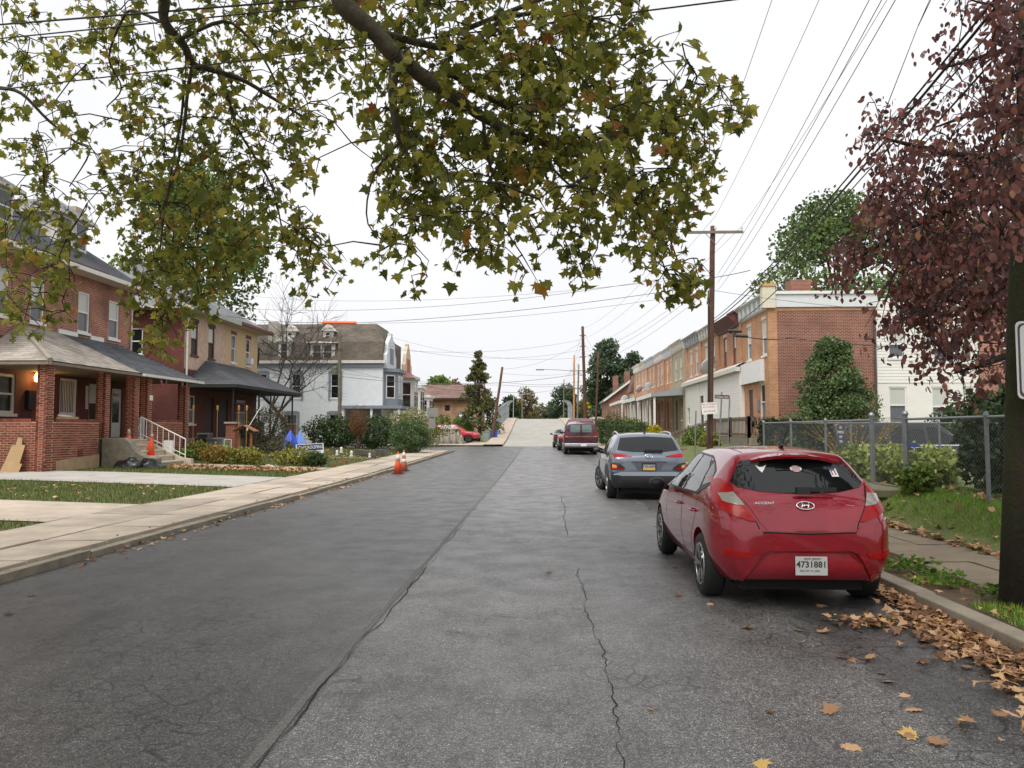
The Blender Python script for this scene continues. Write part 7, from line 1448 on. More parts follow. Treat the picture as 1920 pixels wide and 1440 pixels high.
# ---- background trees: trunk, limbs and a crown of many small leaf faces in uneven clumps
RED_TRIM = 0
def tree(name, lab, base, h, rx, ry, cols, n=9000, leaf=.22, trunk=.3, crown0=.3, shape='round', clumps=34, group=None, mat=None, bare=0, seed=1, cat='tree', tm=None, loose=1):
    r_ = np.random.default_rng(seed); t = thing(name, lab, cat, base, group=group); base = np.array(base, float); zc0 = h*crown0
    cs = []
    for k in range(clumps):
        f = r_.uniform(0, 1); a = r_.uniform(0, 6.283)
        if shape == 'cone': prof = (1-f)**(.62 if name == 'holly_tree' else .85)+.05; rad = np.sqrt(r_.uniform(.15, 1)); zz_ = zc0+(h-zc0)*f*.96
        elif shape == 'column': prof = (1-f**2.2)**.6; rad = np.sqrt(r_.uniform(.1, 1)); zz_ = zc0+(h-zc0)*f*.95
        else: prof = max(.1, math.sin(math.pi*min(1, .12+f*.86)))**.75; rad = np.sqrt(r_.uniform(.2, 1)); zz_ = zc0+(h-zc0)*f*.94
        cs.append((base[0]+rx*prof*rad*math.cos(a)*.8, base[1]+ry*prof*rad*math.sin(a)*.8, base[2]+zz_, r_.uniform(.6, 1.15)))
    cs = np.array(cs); w = cs[:, 3]**2; idx = r_.choice(clumps, n, p=w/w.sum()); dr = r_.normal(size=(n, 3)); dr /= np.linalg.norm(dr, axis=1)[:, None]; rad = r_.uniform(.35, 1, n)**.6
    sz = min(rx, ry)*.42*(clumps/34)**-.33 if shape != 'cone' else min(rx, ry)*.40
    if shape == 'cone': szv = sz*(1.15-.75*(cs[idx, 2]-base[2])/h)
    else: szv = sz
    szv = szv*loose; pos = cs[idx, :3]+dr*(rad*cs[idx, 3]*szv)[:, None]*np.array([1, 1, .75]); pos[:, 2] = np.maximum(pos[:, 2], base[2]+.05)
    rot = rot_rand(n); scl = leaf*r_.uniform(.6, 1.3, n); rn = np.clip(r_.beta(2, 2, n)*.65+.35*((idx*7919) % 97)/97, 0, 1)
    V, Fc = scatter(*DIAM, pos, rot, scl); npmesh('crown', V, Fc, mat or leafmat(name+str(seed)+'_leaf', cols, .3), t, np.repeat(rn, 4))
    mb = MB(); b = Vector(base); mb.tube([b-Vector((0, 0, .1)), b+Vector((.02*h, 0, h*.25)), b+Vector((-.01*h, 0, h*.55)), b+Vector((0, 0, h*.85))], [trunk, trunk*.8, trunk*.5, trunk*.1], 9)
    for k in range(min(clumps, 16)): e = Vector(cs[k, :3]); s = b+Vector((0, 0, max(h*.12, (e.z-b.z)*.55))); mb.tube([s, s.lerp(e, .5)+Vector((0, 0, .05*h*(shape == 'round'))), e], [trunk*.38, trunk*.2, trunk*.06], 5)
    mb.build('trunk', tm or bark, t, True); return t
G1 = [(0, '#35451c'), (.4, '#566c2c'), (.75, '#74893c'), (1, '#9a9a4c')]; GT = [(0, '#334224'), (.4, '#506636'), (.75, '#6c8448'), (1, '#8f9a60')]; GD = [(0, '#202c18'), (.4, '#35472a'), (.75, '#4b5f38'), (1, '#65774c')]; GG = [(0, '#2c3a28'), (.4, '#475a40'), (.75, '#64765a'), (1, '#85917a')]; GO = [(0, '#40432a'), (.4, '#62613c'), (.7, '#80704a'), (1, '#95845c')]; GY = [(0, '#6a6a1c'), (.4, '#a09a24'), (.75, '#c4b428'), (1, '#d6c63a')]  # GD and GG greens lightened in colour to stand for distance haze
def tr(name, lab, u, vtop, vbase, Y, wpx, cols, z0=.3, **k):
    a = P(u, vbase, Y); top = P(u, vtop, Y).z; return tree(name, lab, (a.x, Y, z0), top-z0, wpx*Y/1450/2, wpx*Y/1450/2, cols, **k)
tr('leafy_tree', 'tall green tree rising behind the red brick twin house', 365, 320, 800, 56, 330, G1, n=16000, leaf=.34, crown0=.3, clumps=60, seed=3)
tr('leafy_tree', 'dark green tree rising behind the corner row house', 1580, 375, 800, 62, 330, GT, n=18000, leaf=.32, crown0=.3, clumps=46, seed=4); tr('leafy_tree', 'big green tree behind the white sided house and red leaves', 1800, 380, 800, 66, 260, GT, n=12000, leaf=.34, crown0=.3, clumps=46, seed=5)
tr('cedar_tree', 'tall ragged dark cedar beside the leaning pole', 897, 655, 832, 80, 100, [(0, '#3b4026'), (.4, '#5d6238'), (.75, '#7b7d4e'), (1, '#9a976c')], n=6000, leaf=.27, crown0=.14, shape='cone', clumps=80, seed=6, trunk=.2, loose=.62)
tr('pine_tree', 'large grey green pine behind the far end of the terrace', 1140, 642, 830, 125, 92, GG, n=9000, leaf=.5, crown0=.25, clumps=40, seed=7); tr('pine_tree', 'second grey green pine crown close to the terrace roofs', 1190, 660, 830, 122, 80, GG, n=8000, leaf=.5, crown0=.25, clumps=36, seed=8)
FT = 'trees beyond the bridge'
for i, (u, vt, Y, w, c, lab) in enumerate(((985, 730, 210, 70, GO, 'rust tinged bare topped tree left beyond the bridge crest'), (955, 745, 190, 44, GD, 'dark tree behind the left bridge fence'), (1012, 757, 260, 60, GO, 'yellow brown tree in the middle beyond the bridge crest'), (1040, 757, 270, 50, G1, 'green tree right of the road crest'), (1058, 722, 215, 60, GG, 'tall dark green tree right beyond the bridge crest'), (1076, 735, 200, 50, GD, 'dark tree behind the pale utility pole'), (1105, 738, 190, 50, GO, 'brown tree behind the leaning dark pole'), (1120, 725, 175, 36, GY, 'yellow autumn tree behind the pole by the pine'), (822, 706, 150, 60, G1, 'green tree behind the brown roofed building'), (850, 715, 155, 60, GO, 'olive tree peeking over the brown roof ridge'), (800, 740, 150, 50, G1, 'pale tree behind the white row houses'), (1230, 700, 160, 60, GG, 'dark tree behind the last row houses'))): tr('far_tree', lab, u, vt, 800, Y, w, c, n=3500, leaf=.7, crown0=.08, clumps=22, seed=20+i, group=FT, trunk=.3, z0=0)
ws = np.random.default_rng(99)
wpos = np.column_stack([ws.uniform(-160, 160, 9000), ws.uniform(290, 330, 9000), np.abs(ws.normal(0, 1, 9000))*4.5]); wpos[:, 2] *= (.55+.45*np.sin(wpos[:, 0]*.13)*np.sin(wpos[:, 0]*.041+1)); V, Fc = scatter(*DIAM, wpos, rot_rand(9000), ws.uniform(.8, 2, 9000)); tag(npmesh('distant_wood', V, Fc, leafmat('wood_leaf', GO, .2), None, np.repeat(ws.random(9000), 4)), 'far off wood along the horizon beyond the bridge', 'wood', kind='stuff')
# bare trees by the pale house
def bare(lab, u, v, Y, h, seed, lean=.0, r=.2):
    rr = random.Random(seed); b = P(u, v, Y); b.z = lz(b.x, Y); t = thing('bare_tree', lab, 'tree', b, group='bare trees by the grey house'); tr_ = []; br = []
    def grow(p, d, L_, r_, k, out):
        pts = [p]; rs = [r_]; q = p; dd = d.copy()
        for i in range(3):
            dd = (dd+Vector((rr.gauss(0, .18), rr.gauss(0, .18), rr.gauss(.03, .1)))).normalized(); q = q+dd*L_/3; pts.append(q); rs.append(r_*(1-.16*(i+1)))
            if k > 0 and i > 0:
                for _ in range(2 if k > 2 else 3): nd = (dd*.7+Vector((rr.gauss(0, .65), rr.gauss(0, .65), rr.gauss(.15, .35)))).normalized(); grow(q, nd, L_*rr.uniform(.55, .8), r_*.5, k-1, br)
        out.append((pts, rs))
    grow(b-Vector((0, 0, .1)), Vector((lean, 0, 1)).normalized(), h*.42, r, 4, tr_)
    tubes_np(tr_, 8).build('trunk', darkbark, t, True, fix=False); o = tubes_np(br, 4).build('branches', M('twig_grey', '#4d463f', .95, var=.3), t, True, fix=False)
bare('dark bare tree in front of the pale grey house wall', 548, 835, 53, 11.5, 5, .02, .17); bare('thin bare tree beside the cream house corner', 507, 835, 51, 9.5, 8, -.08, .12)
# ---- shrubs and hedges
def shrub(lab, c, r, cols, n=2500, leaf=.09, name='shrub', box=False, group=None, cat='shrub', seed=1, stems=5, z=None, flowers=None):
    rr = np.random.default_rng(seed); t = thing(name, lab, cat, c, group=group); c = np.array(c, float); r = np.array(r, float)
    if box: q = rr.uniform(-1, 1, (n, 3)); k = rr.integers(0, 3, n); s = rr.choice([-1, 1], n); q[np.arange(n), k] = s*rr.uniform(.82, 1.04, n); q[:, 2] = np.abs(q[:, 2])*2-1
    else:
        q = rr.normal(size=(n, 3)); q /= np.linalg.norm(q, axis=1)[:, None]; ph = rr.uniform(0, 6.28, 6); az = np.arctan2(q[:, 1], q[:, 0]); bump = 1+.13*np.sin(3*az+ph[0])+.12*np.sin(5*az+ph[1]+4*q[:, 2])+.10*np.sin(9*q[:, 2]+ph[2]+2*az); q *= (rr.uniform(.3, 1, n)**.4*bump)[:, None]
    p = c+np.array([0, 0, r[2]])+q*r; p[:, 2] = np.maximum(p[:, 2], c[2]+.02); rn = np.clip(rr.beta(2, 2, n), 0, 1)
    V, Fc = scatter(*DIAM, p, rot_rand(n), leaf*rr.uniform(.6, 1.4, n)); npmesh('foliage', V, Fc, leafmat('shrub_leaf_'+str(abs(hash(str(cols))) % 9999) if 0 else 'shrub_leaf_'+cols[1][1]+cols[2][1], cols, .25), t, np.repeat(rn, 4))
    mb = MB()
    for k in range(stems): a = 6.283*k/stems; mb.tube([Vector(c)+Vector((.05*math.cos(a), .05*math.sin(a), -.05)), Vector(c)+Vector((r[0]*.35*math.cos(a), r[1]*.35*math.sin(a), r[2]*.7)), Vector(c)+Vector((r[0]*.6*math.cos(a), r[1]*.6*math.sin(a), r[2]*1.4))], [.03, .02, .008], 5)
    mb.build('stem', darkbark, t)
    if flowers:
        col, m = flowers; j = rr.choice(n, m); V, Fc = scatter(*DIAM, p[j]*1.0+np.array([0, -.05, .03]), rot_rand(m), leaf*1.2*np.ones(m)); npmesh('flowers', V, Fc, leafmat('fl_'+col, [(0, col), (1, col)], .2), t, np.repeat(np.full(m, .5), 4))
    return t
def sh(lab, u, v, Y, w, h, cols, z=None, dy=None, **k):
    a = P(u, v, Y); zz_ = lz(a.x, Y) if z is None else z; return shrub(lab, (a.x, Y, zz_), (w/2, (dy or w)/2, h/2), cols, **k)
HG = [(0, '#1f2d15'), (.4, '#344724'), (.75, '#4a5f32'), (1, '#647846')]
sh('big round clipped yew bush beside the street sign', 768, 850, 45, 2.3, 1.95, [(0, '#2f4024'), (.4, '#4c633a'), (.75, '#6a8254'), (1, '#8c9e72')], n=14000, leaf=.075, seed=31)
sh('dark evergreen hedge below the pale grey house wall', 625, 840, 49, 3.6, 2.0, HG, dy=1.8, n=7000, leaf=.11, seed=32, box=False); sh('dark evergreen bush behind the small copper tree', 700, 840, 48.5, 2.8, 2.1, HG, n=6000, leaf=.11, seed=33)
sh('loose grey green bush by the cream house porch', 505, 840, 39.5, 2.3, 2.5, [(0, '#2c2c20'), (.4, '#44432f'), (.75, '#5c5a42'), (1, '#77685c')], n=6000, leaf=.07, seed=34, flowers=('#a5525c', 120))
sh('small grey bush in front of the blue folded canopy', 528, 858, 34.5, 1.3, .95, [(0, '#2f3020'), (.4, '#4a4a32'), (.75, '#66634a'), (1, '#8a7a6a')], n=2500, leaf=.06, seed=35)
sh('tall weedy thicket with yellow green leaves beside the corner porch', 778, 830, 60, 5.0, 3.1, [(0, '#55522e'), (.4, '#7a7a44'), (.75, '#98985e'), (1, '#b5ae84')], z=.1, n=5000, leaf=.14, seed=36, dy=3)
sh('clipped rounded green shrub before the brown roofed building', 866, 825, 90, 2.8, 2.7, [(0, '#2c4010'), (.4, '#47651c'), (.75, '#5f8026'), (1, '#7a963a')], z=.4, n=4000, leaf=.16, seed=37); sh('pointed clipped green shrub by the boulder wall', 826, 825, 88, 2.4, 2.8, [(0, '#2c4010'), (.4, '#47651c'), (.75, '#5f8026'), (1, '#7a963a')], z=.4, n=3500, leaf=.16, seed=38)
sh('leafy vine mound on the boulder wall', 848, 812, 70, 1.2, .5, G1, z=1.1, n=1200, leaf=.12, seed=39); sh('bright green shrub between the boulder wall and sign post', 815, 815, 70, 1.5, 1.5, G1, z=.4, n=2500, leaf=.13, seed=40)
CT = thing('copper_tree', 'small copper leaved ornamental tree on the corner lawn', 'tree', (P(670, 850, 43).x, 43, lz(-12, 43))); cb = P(670, 850, 43); cz = lz(cb.x, 43); mb = MB(); mb.tube([(cb.x, 43, cz-.05), (cb.x+.05, 43, cz+.6), (cb.x, 43, cz+1.2)], [.09, .07, .04], 8)
for k in range(9): a = k*.7; mb.tube([(cb.x, 43, cz+.7+.04*k), (cb.x+.3*math.cos(a), 43+.3*math.sin(a), cz+1.1+.05*k), (cb.x+.5*math.cos(a), 43+.5*math.sin(a), cz+1.7+.08*k)], [.03, .02, .006], 5)
mb.build('trunk', M('red_bark', '#5a3a30', .9, var=.2), CT, True); q = rng.normal(size=(2600, 3)); q /= np.linalg.norm(q, axis=1)[:, None]; q *= rng.uniform(.2, 1, 2600)[:, None]**.5*(1+.25*np.sin(5*np.arctan2(q[:, 1:2], q[:, 0:1])+4*q[:, 2:3])); pz = np.array([cb.x, 43, cz+1.6])+q*np.array([.58, .58, .85])*(1+.25*q[:, 2:3]); V, Fc = scatter(*DIAM, pz, rot_rand(2600), rng.uniform(.03, .08, 2600)); npmesh('crown', V, Fc, leafmat('copper_leaf', [(0, '#3c1f1c'), (.4, '#6a4028'), (.75, '#8a5c34'), (1, '#8a7a3a')], .25), CT, np.repeat(np.clip(rng.random(2600), 0, 1), 4))
# garden bed along the walkway
OC = [(0, '#4a3c18'), (.4, '#7c662a'), (.75, '#a58a3a'), (1, '#b8a24e')]; YG = [(0, '#3f4a1c'), (.4, '#6d7430'), (.75, '#979440'), (1, '#b3a852')]
for i, (lab, u, v, Y, w, h, c) in enumerate((('low golden brown perennial clump in the garden bed', 408, 872, 29.9, 1.5, .75, OC), ('yellow green perennial clump beside the golden one', 462, 874, 29.9, 1.5, .65, YG), ('pale yellow flowering clump at the sidewalk end of the bed', 555, 874, 30.2, 1.9, .7, [(0, '#3f4a1c'), (.4, '#6d7430'), (.75, '#b0a648'), (1, '#c9bd6a')]), ('green leafy plant at the foot of the white stair rail', 345, 870, 29.9, .9, .5, G1), ('dark low shrub ending the garden bed', 590, 874, 30.0, .9, .55, HG), ('bushy green plant behind the step cheek', 372, 855, 31.5, 1.2, .8, YG))): sh(lab, u, v, Y, w, h, c, n=1500, leaf=.08, seed=50+i, dy=.8)
# right yard
BE = tree('holly_tree', 'bushy dark green conical evergreen against the brown red brick wall', (P(1572, 800, 36.5).x, 37.2, .6), 5.5, 2.75, 2.0, [(0, '#334224'), (.4, '#52683c'), (.75, '#6f8456'), (1, '#93a376')], n=26000, leaf=.13, crown0=.0, shape='cone', clumps=130, seed=61, trunk=.12)
YGR = [(0, '#4a5a28'), (.4, '#788a46'), (.75, '#a8b062'), (1, '#ccc068')]
for i, (x, y, w, h, lab) in enumerate(((7.5, 17.6, 1.9, .72, 'yellow green leafy shrub behind the fence near the red car roof'), (7.5, 15.9, 1.7, .72, 'yellowing shrub directly behind the garden gate post'), (7.0, 14.7, 1.0, .6, 'green yellow shrub behind the chain link gate'))): shrub(lab, (x, y, .55), (w/2, w/2, h/2), YGR, n=3200, leaf=.11, seed=62+i)
shrub('small leafy green weed clump at the fence foot', (6.3, 13.3, .5), (.26, .3, .26), G1, n=700, leaf=.10, seed=66); shrub('dark green bush behind the fence next to the mossy pole', (7.55, 13.0, .55), (.62, .8, .85), GD, n=6000, leaf=.10, seed=67); shrub('tall dark bush with red tips under the red leaved tree', (16.4, 30.0, .0), (1.4, 1.2, 1.45), HG, n=6000, leaf=.13, seed=68)
shrub('tall clipped dark green hedge behind the far fence panels', (7.55, 23.4, .4), (.95, .5, .72), [(0, '#151d10'), (.4, '#222e18'), (.75, '#324022'), (1, '#44542e')], n=6000, leaf=.09, box=True, seed=69)
fz = thing('dry_stalk_plant', 'spray of tall dry yellow stalks behind the chain link fence', 'plant', (7.1, 18.2, .55)); mb = MB(); lp = []
for k in range(34): a = random.uniform(-.7, .7); b = random.uniform(-.5, .5); q0 = Vector((7.2+random.uniform(-.2, .2), 18.2+random.uniform(-.3, .3), .55)); q1 = q0+Vector((a*.6, b*.6, .7)); q2 = q0+Vector((a*1.3, b*1.3, random.uniform(1.0, 1.35))); mb.tube([q0, q1, q2], [.008, .006, .003], 4); lp += [tuple(q1.lerp(q2, t)) for t in np.linspace(0, 1, 7)]
mb.build('stalks', M('dry_stalk', '#8a7440', .9, var=.3), fz); lp = np.array(lp); V, Fc = scatter(*DIAM, lp, rot_rand(len(lp)), rng.uniform(.03, .07, len(lp))); npmesh('foliage', V, Fc, leafmat('stalk_leaf', OC, .3), fz, np.repeat(rng.random(len(lp)), 4))
for i, (u, Y, w, h, c, lab, bx) in enumerate(((1172, 52, 2.4, 1.5, HG, 'clipped box hedge beside the maroon van', True), (1152, 60, 2.2, 1.6, HG, 'second clipped hedge behind the maroon van', True), (1150, 78, 3.2, 2.8, GO, 'brown green bush beyond the clipped hedges', False), (1188, 64, 2.6, 1.9, G1, 'fresh green bush between the hedges and the porches', False), (1228, 50, 1.1, 1.4, GY, 'bright yellow shrub before the row house porch', False), (1240, 47, .9, .9, GY, 'small bright yellow shrub under the larger one', False), (1308, 43.5, 1.6, 1.3, G1, 'green bush at the foot of the wooden stair', False), (1330, 41, 1.2, 1.0, YG, 'pale green weed bush behind the brown utility pole', False))): a = P(u, 830, Y); shrub(lab, (a.x, Y, rz(min(Y, 62))+.3), (w/2, w/2, h/2), c, n=3000, leaf=.10 if Y < 60 else .14, box=bx, seed=80+i)
# plants in the kerb strip
for i, (x, y, s) in enumerate(((3.95, 8.6, .16), (3.98, 8.25, .19), (4.0, 7.85, .15), (4.12, 7.3, .12))):
    w_ = thing('broadleaf_weed', 'broad leaved green weed growing along the back of the kerb', 'weed', (x, y, .12), group='weeds in the kerb strip'); k = 60; q = rng.normal(0, 1, (k, 3))*np.array([s*.6, s*.6, s*.25])+np.array([x, y, .12+s*.35]); V, Fc = scatter(*OVATE, q, rot_rand(k, .1), rng.uniform(.035, .08, k)); npmesh('foliage', V, Fc, leafmat('weed_leaf', [(0, '#38501a'), (.5, '#557a28'), (1, '#7a9a3c')], .35), w_, np.repeat(rng.random(k), len(OVATE[0])))
# ---- fallen leaves
litter = leafmat('fallen_leaf', [(0, '#4a3428'), (.3, '#8a6549'), (.6, '#b58d68'), (.85, '#cca884'), (1, '#cba858')], .15, .7)
LEAFD = fan([(0, .02, .05)]+[(x, y, .10*abs(x)+.10*y*y) for x, y in _half]+[(0, 1, .22)]+[(-x, y, .16*abs(x)+.06*y) for x, y in reversed(_half)], (0, .42, .0))
def flat(n, tilt=.28):
    az = rng.uniform(0, 6.283, n); tx, ty = rng.normal(0, tilt, n), rng.normal(0, tilt, n); out = []
    for a, b, c in zip(az, tx, ty): out.append(np.array(Matrix.Rotation(a, 3, 'Z') @ Matrix.Rotation(b, 3, 'X') @ Matrix.Rotation(c, 3, 'Y') @ (Matrix.Rotation(math.pi, 3, 'Y') if random.random() < .4 else Matrix.Identity(3))))
    return np.array(out)
def drift(lab, pts, zf, s0=.10, s1=.17, lift=.03, tilt=.2):
    n = len(pts); p = np.array([(x, y, zf(x, y)+.012+random.uniform(0, lift)) for x, y in pts]); fr_ = flat(n, tilt); sc_ = rng.uniform(s0*.6, s1, n); rn_ = rng.beta(1.7, 1.7, n); T_ = [LEAFD, maple(.5), maple(-.5)]; VF = [scatter(*t_, p[k::3], fr_[k::3], sc_[k::3]) for k, t_ in enumerate(T_)]; off = np.cumsum([0]+[len(v) for v, _ in VF[:-1]]); V = np.concatenate([v for v, _ in VF]); Fc = np.concatenate([f+o_ for (_, f), o_ in zip(VF, off)]); return tag(npmesh('fallen_leaves', V, Fc, litter, None, np.concatenate([np.repeat(rn_[k::3], len(LEAFD[0])) for k in range(3)]), True), lab, 'leaves', kind='stuff')
pts = []
while len(pts) < 1900:
    y = random.uniform(3.0, 8.3); wd = .26+.26*max(0, math.sin((y-2.5)*.62))+(.2 if y < 4.6 else 0); d = abs(random.gauss(0, .5))*wd*(1 if y < 6.9 else .55); x = rkerb(y)-.04-d
    if d < wd*1.5: pts.append((x, y))
for _ in range(70): a = random.gauss(0, .2); pts.append((2.75+a, 6.7+random.gauss(0, .1)))
for _ in range(120): pts.append((2.75+random.gauss(0, .22), 3.75+random.gauss(0, .16)))
drift('thick drift of dry tan leaves in the right gutter behind the red car', pts, lambda x, y: 0, .055, .105, lift=.06)
pts = [(5.25+.012*y+abs(random.gauss(0, .16))-.12, y) for y in rng.uniform(5.5, 13.5, 420)]; drift('line of dry tan leaves along the sidewalk edge of the grass bank', pts, lambda x, y: max(.14, rzr(x, y)), .08, .14, .03)
pts = [(random.uniform(5.3, 7.5), random.uniform(5.5, 15)) for _ in range(150)]; drift('dry leaves scattered over the green bank', pts, lambda x, y: rzr(x, y)+.05, .07, .12, .03, .5)
pts = [(random.uniform(-10.4, -8.1), 27.0+random.gauss(0, .55)) for _ in range(420)]+[(random.uniform(-13, -10), random.uniform(26, 27.6)) for _ in range(330)]; drift('scatter of brown leaves on the grass beside the driveway', pts, lambda x, y: lz(x, y)+.05, .09, .16, .03, .4)
pts = [(LK+random.uniform(-.05, .25), y) for y in rng.uniform(9, 32, 260)]+[(random.uniform(-12, -8), random.uniform(15.3, 19.5)) for _ in range(110)]+[(random.uniform(-13, -8), random.uniform(32, 46)) for _ in range(600)]; drift('sparse brown leaves along the left gutter and lawns', pts, lambda x, y: (rz(y) if x > LK else lz(x, y)+.06), .05, .10, .02)
pts = [(3.75+random.uniform(-.15, .4), y) for y in rng.uniform(4.5, 9.5, 60)]; drift('dry leaves caught in the weedy strip behind the right kerb', pts, lambda x, y: .135, .06, .11, .02, .25)
lm_ = []
for k in range(5):
    me = bpy.data.meshes.new('fallen_leaf'); me.from_pydata([tuple(v) for v in LEAFD[0]], [], [tuple(f) for f in LEAFD[1]]); me.materials.append(litter); a = me.attributes.new('rnd', 'FLOAT', 'POINT'); a.data.foreach_set('value', np.full(len(LEAFD[0]), (.25, .45, .6, .78, .97)[k], dtype=np.float32)); me.polygons.foreach_set('use_smooth', [True]*len(me.polygons)); lm_.append(me)
for u, v, s in ((1035, 1071, .13), (1403, 1174, .15), (1500, 1180, .12), (1540, 1186, .14), (1562, 1150, .13), (1530, 1133, .15), (1585, 1230, .15), (1605, 1237, .15), (1622, 1232, .13), (1655, 1277, .13), (1652, 1262, .08), (1727, 1237, .12), (1565, 1337, .14), (1597, 1393, .14), (1418, 1425, .14), (1718, 1332, .15), (1700, 1300, .11), (1720, 1378, .14), (1740, 1390, .15), (1690, 1376, .12), (1450, 1332, .08), (1218, 1330, .06), (1327, 1130, .10), (1275, 1117, .12), (1262, 1062, .1), (148, 1060, .12), (60, 1116, .1), (8, 1150, .12), (260, 1028, .12), (345, 1010, .1), (240, 1045, .08), (1215, 955, .14), (1235, 965, .12), (1150, 970, .12), (1225, 985, .1), (1195, 945, .1), (1510, 1200, .14)):
    p = PZ(u, v, .012); o = bpy.data.objects.new('fallen_leaf', random.choice(lm_)); m3 = Matrix([list(r) for r in flat(1, .2)[0]]).to_4x4(); link(o, None, Matrix.Translation(p) @ m3 @ Matrix.Scale(s*.74, 4)); tag(o, 'single dry curled leaf lying alone on the asphalt', 'leaf', 'single leaves on the asphalt')
# ================================================================ smaller things in the left yard and by the road
lr = thing('roofing_yard_sign', 'white and navy roofing company sign on stakes in the front yard', 'sign', (-9.9, 33, .35)); c = P(581, 841.5, 33); M4 = facing((.12, -1, 0), c, R(3.5)); navy = M('sign_navy', '#252a5e', .5); mb = MB(); mb.obox(M4, 1.17, .43, .012); mb.build('panel', white, lr); mb = MB(); mb.obox(M4 @ Matrix.Translation((0, .06, .008)), 1.10, .26, .004); mb.build('navy_band', navy, lr)
txt('Long Roofing'.upper(), .20, on(M4, 0, .06, .012), white, lr, .001, .74, bold=.0015); txt('800-300-LONG (5664)', .105, on(M4, .02, -.145, .008), M('sign_grey_ink', '#4a4a50', .6), lr, .001, .88, bold=.002)
for s in (-.45, .45): mb = MB(); q = M4 @ Vector((s, -.1, -.012)); mb.tube([q, (q.x, q.y, lz(q.x, q.y)-.1)], .008); mb.build('stake', steel, lr)
bm_ = M('blue_canopy_cloth', '#1f4fb8', .55, var=.25, scale=6); bc = thing('folded_blue_canopy', 'bright blue folded canopy cloth standing behind the roofing sign', 'canopy', (P(555, 850, 36).x, 36, .4)); mb = MB(); cz = P(555, 850, 36); z0 = lz(cz.x, 36)
def tent(x, y, z, h, w, n=9, sd=1):
    rr = random.Random(sd); top = Vector((x+rr.uniform(-.05, .05), y, z+h)); ring = [Vector((x+w*math.cos(a)*rr.uniform(.6, 1.1), y+w*.6*math.sin(a), z+rr.uniform(-.1, .25))) for a in np.linspace(0, 6.283, n+1)[:-1]]
    mid = [top.lerp(r_, .55)+Vector((rr.uniform(-.08, .08), rr.uniform(-.05, .05), 0)) for r_ in ring]; m = MB()
    for k in range(n): m.face([top, mid[k], mid[(k+1) % n]]); m.face([mid[k], ring[k], ring[(k+1) % n], mid[(k+1) % n]])
    return m
a = P(543, 830, 36); tent(a.x, 36, z0+.35, P(543, 805, 36).z-z0-.35, .62, sd=2).build('cloth', bm_, bc); a = P(562, 830, 36.2); tent(a.x, 36.2, z0+.5, P(562, 807, 36.2).z-z0-.5, .40, sd=3).build('cloth', M('pale_blue_cloth', '#5f82c8', .55, var=.2), bc); a = P(553, 845, 35.9); tent(a.x, 35.9, z0, 1.0, .5, sd=4).build('cloth', bm_, bc); mb.tube([(a.x, 36, z0), (a.x, 36, z0+1.1)], .02); mb.build('pole', steel, bc)
ur = thing('stone_urn', 'grey stone pineapple ornament behind the roofing sign', 'ornament', P(575, 840, 36.5)); q = P(575, 835, 36.5); mb = MB(); mb.lathe([(.12, -.7), (.18, -.5), (.14, -.3), (.24, -.15), (.28, .05), (.22, .2), (.1, .28), (.14, .33), (.05, .42), (0, .46)], q, n=14); mb.build('stone', M('stone_grey', '#8a8a80', .9, var=.25), ur, True)
well = M('reddish_plank', '#8a5a3a', .85, var=.3, scale=8); ww = thing('wishing_well', 'small wooden wishing well with a pitched plank roof in the front garden', 'ornament', (P(460, 850, 32.5).x, 32.5, .4)); q = P(460, 812, 32.5); zb = lz(q.x, 32.5)
for s in (-1, 1):
    mb = MB(); mb.box(q.x+s*.26-.04, 32.46, zb, q.x+s*.26+.04, 32.54, q.z); mb.build('post', well, ww)
    for k in range(4): mb = MB(); t0, t1 = k/4, (k+.93)/4; mb.prism([(q.x+s*.5*t0, 32.2, q.z+.32-.26*t0), (q.x+s*.5*t1, 32.2, q.z+.32-.26*t1), (q.x+s*.5*t1, 32.2, q.z+.345-.26*t1), (q.x+s*.5*t0, 32.2, q.z+.345-.26*t0)], (0, 0, 0), (0, .6, 0)); mb.build('roof_plank', well, ww)
for k in range(12): a = 6.283*k/12; mb = MB(); mb.obox(Matrix.Translation((q.x+.28*math.cos(a), 32.5+.28*math.sin(a), zb+.28)) @ Matrix.Rotation(a, 4, 'Z'), .03, .135, .56); mb.build('stave', well, ww)
fp = thing('white_pole', 'thin white pole leaning out from the wishing well', 'pole', P(465, 803, 33)); mb = MB(); mb.tube([P(464, 804, 33), P(491, 760, 33.4)], .016, 8); mb.build('rod', white, fp); mb = MB(); mb.lathe([(.03, 0), (.03, .12), (.02, .14)], P(464, 805, 33)-Vector((0, 0, .05)), n=8); mb.build('socket', white, fp)
bin_g = M('bin_grey', '#5d656b', .6, var=.1); bin_d = M('bin_dark', '#2a2422', .6, var=.1)
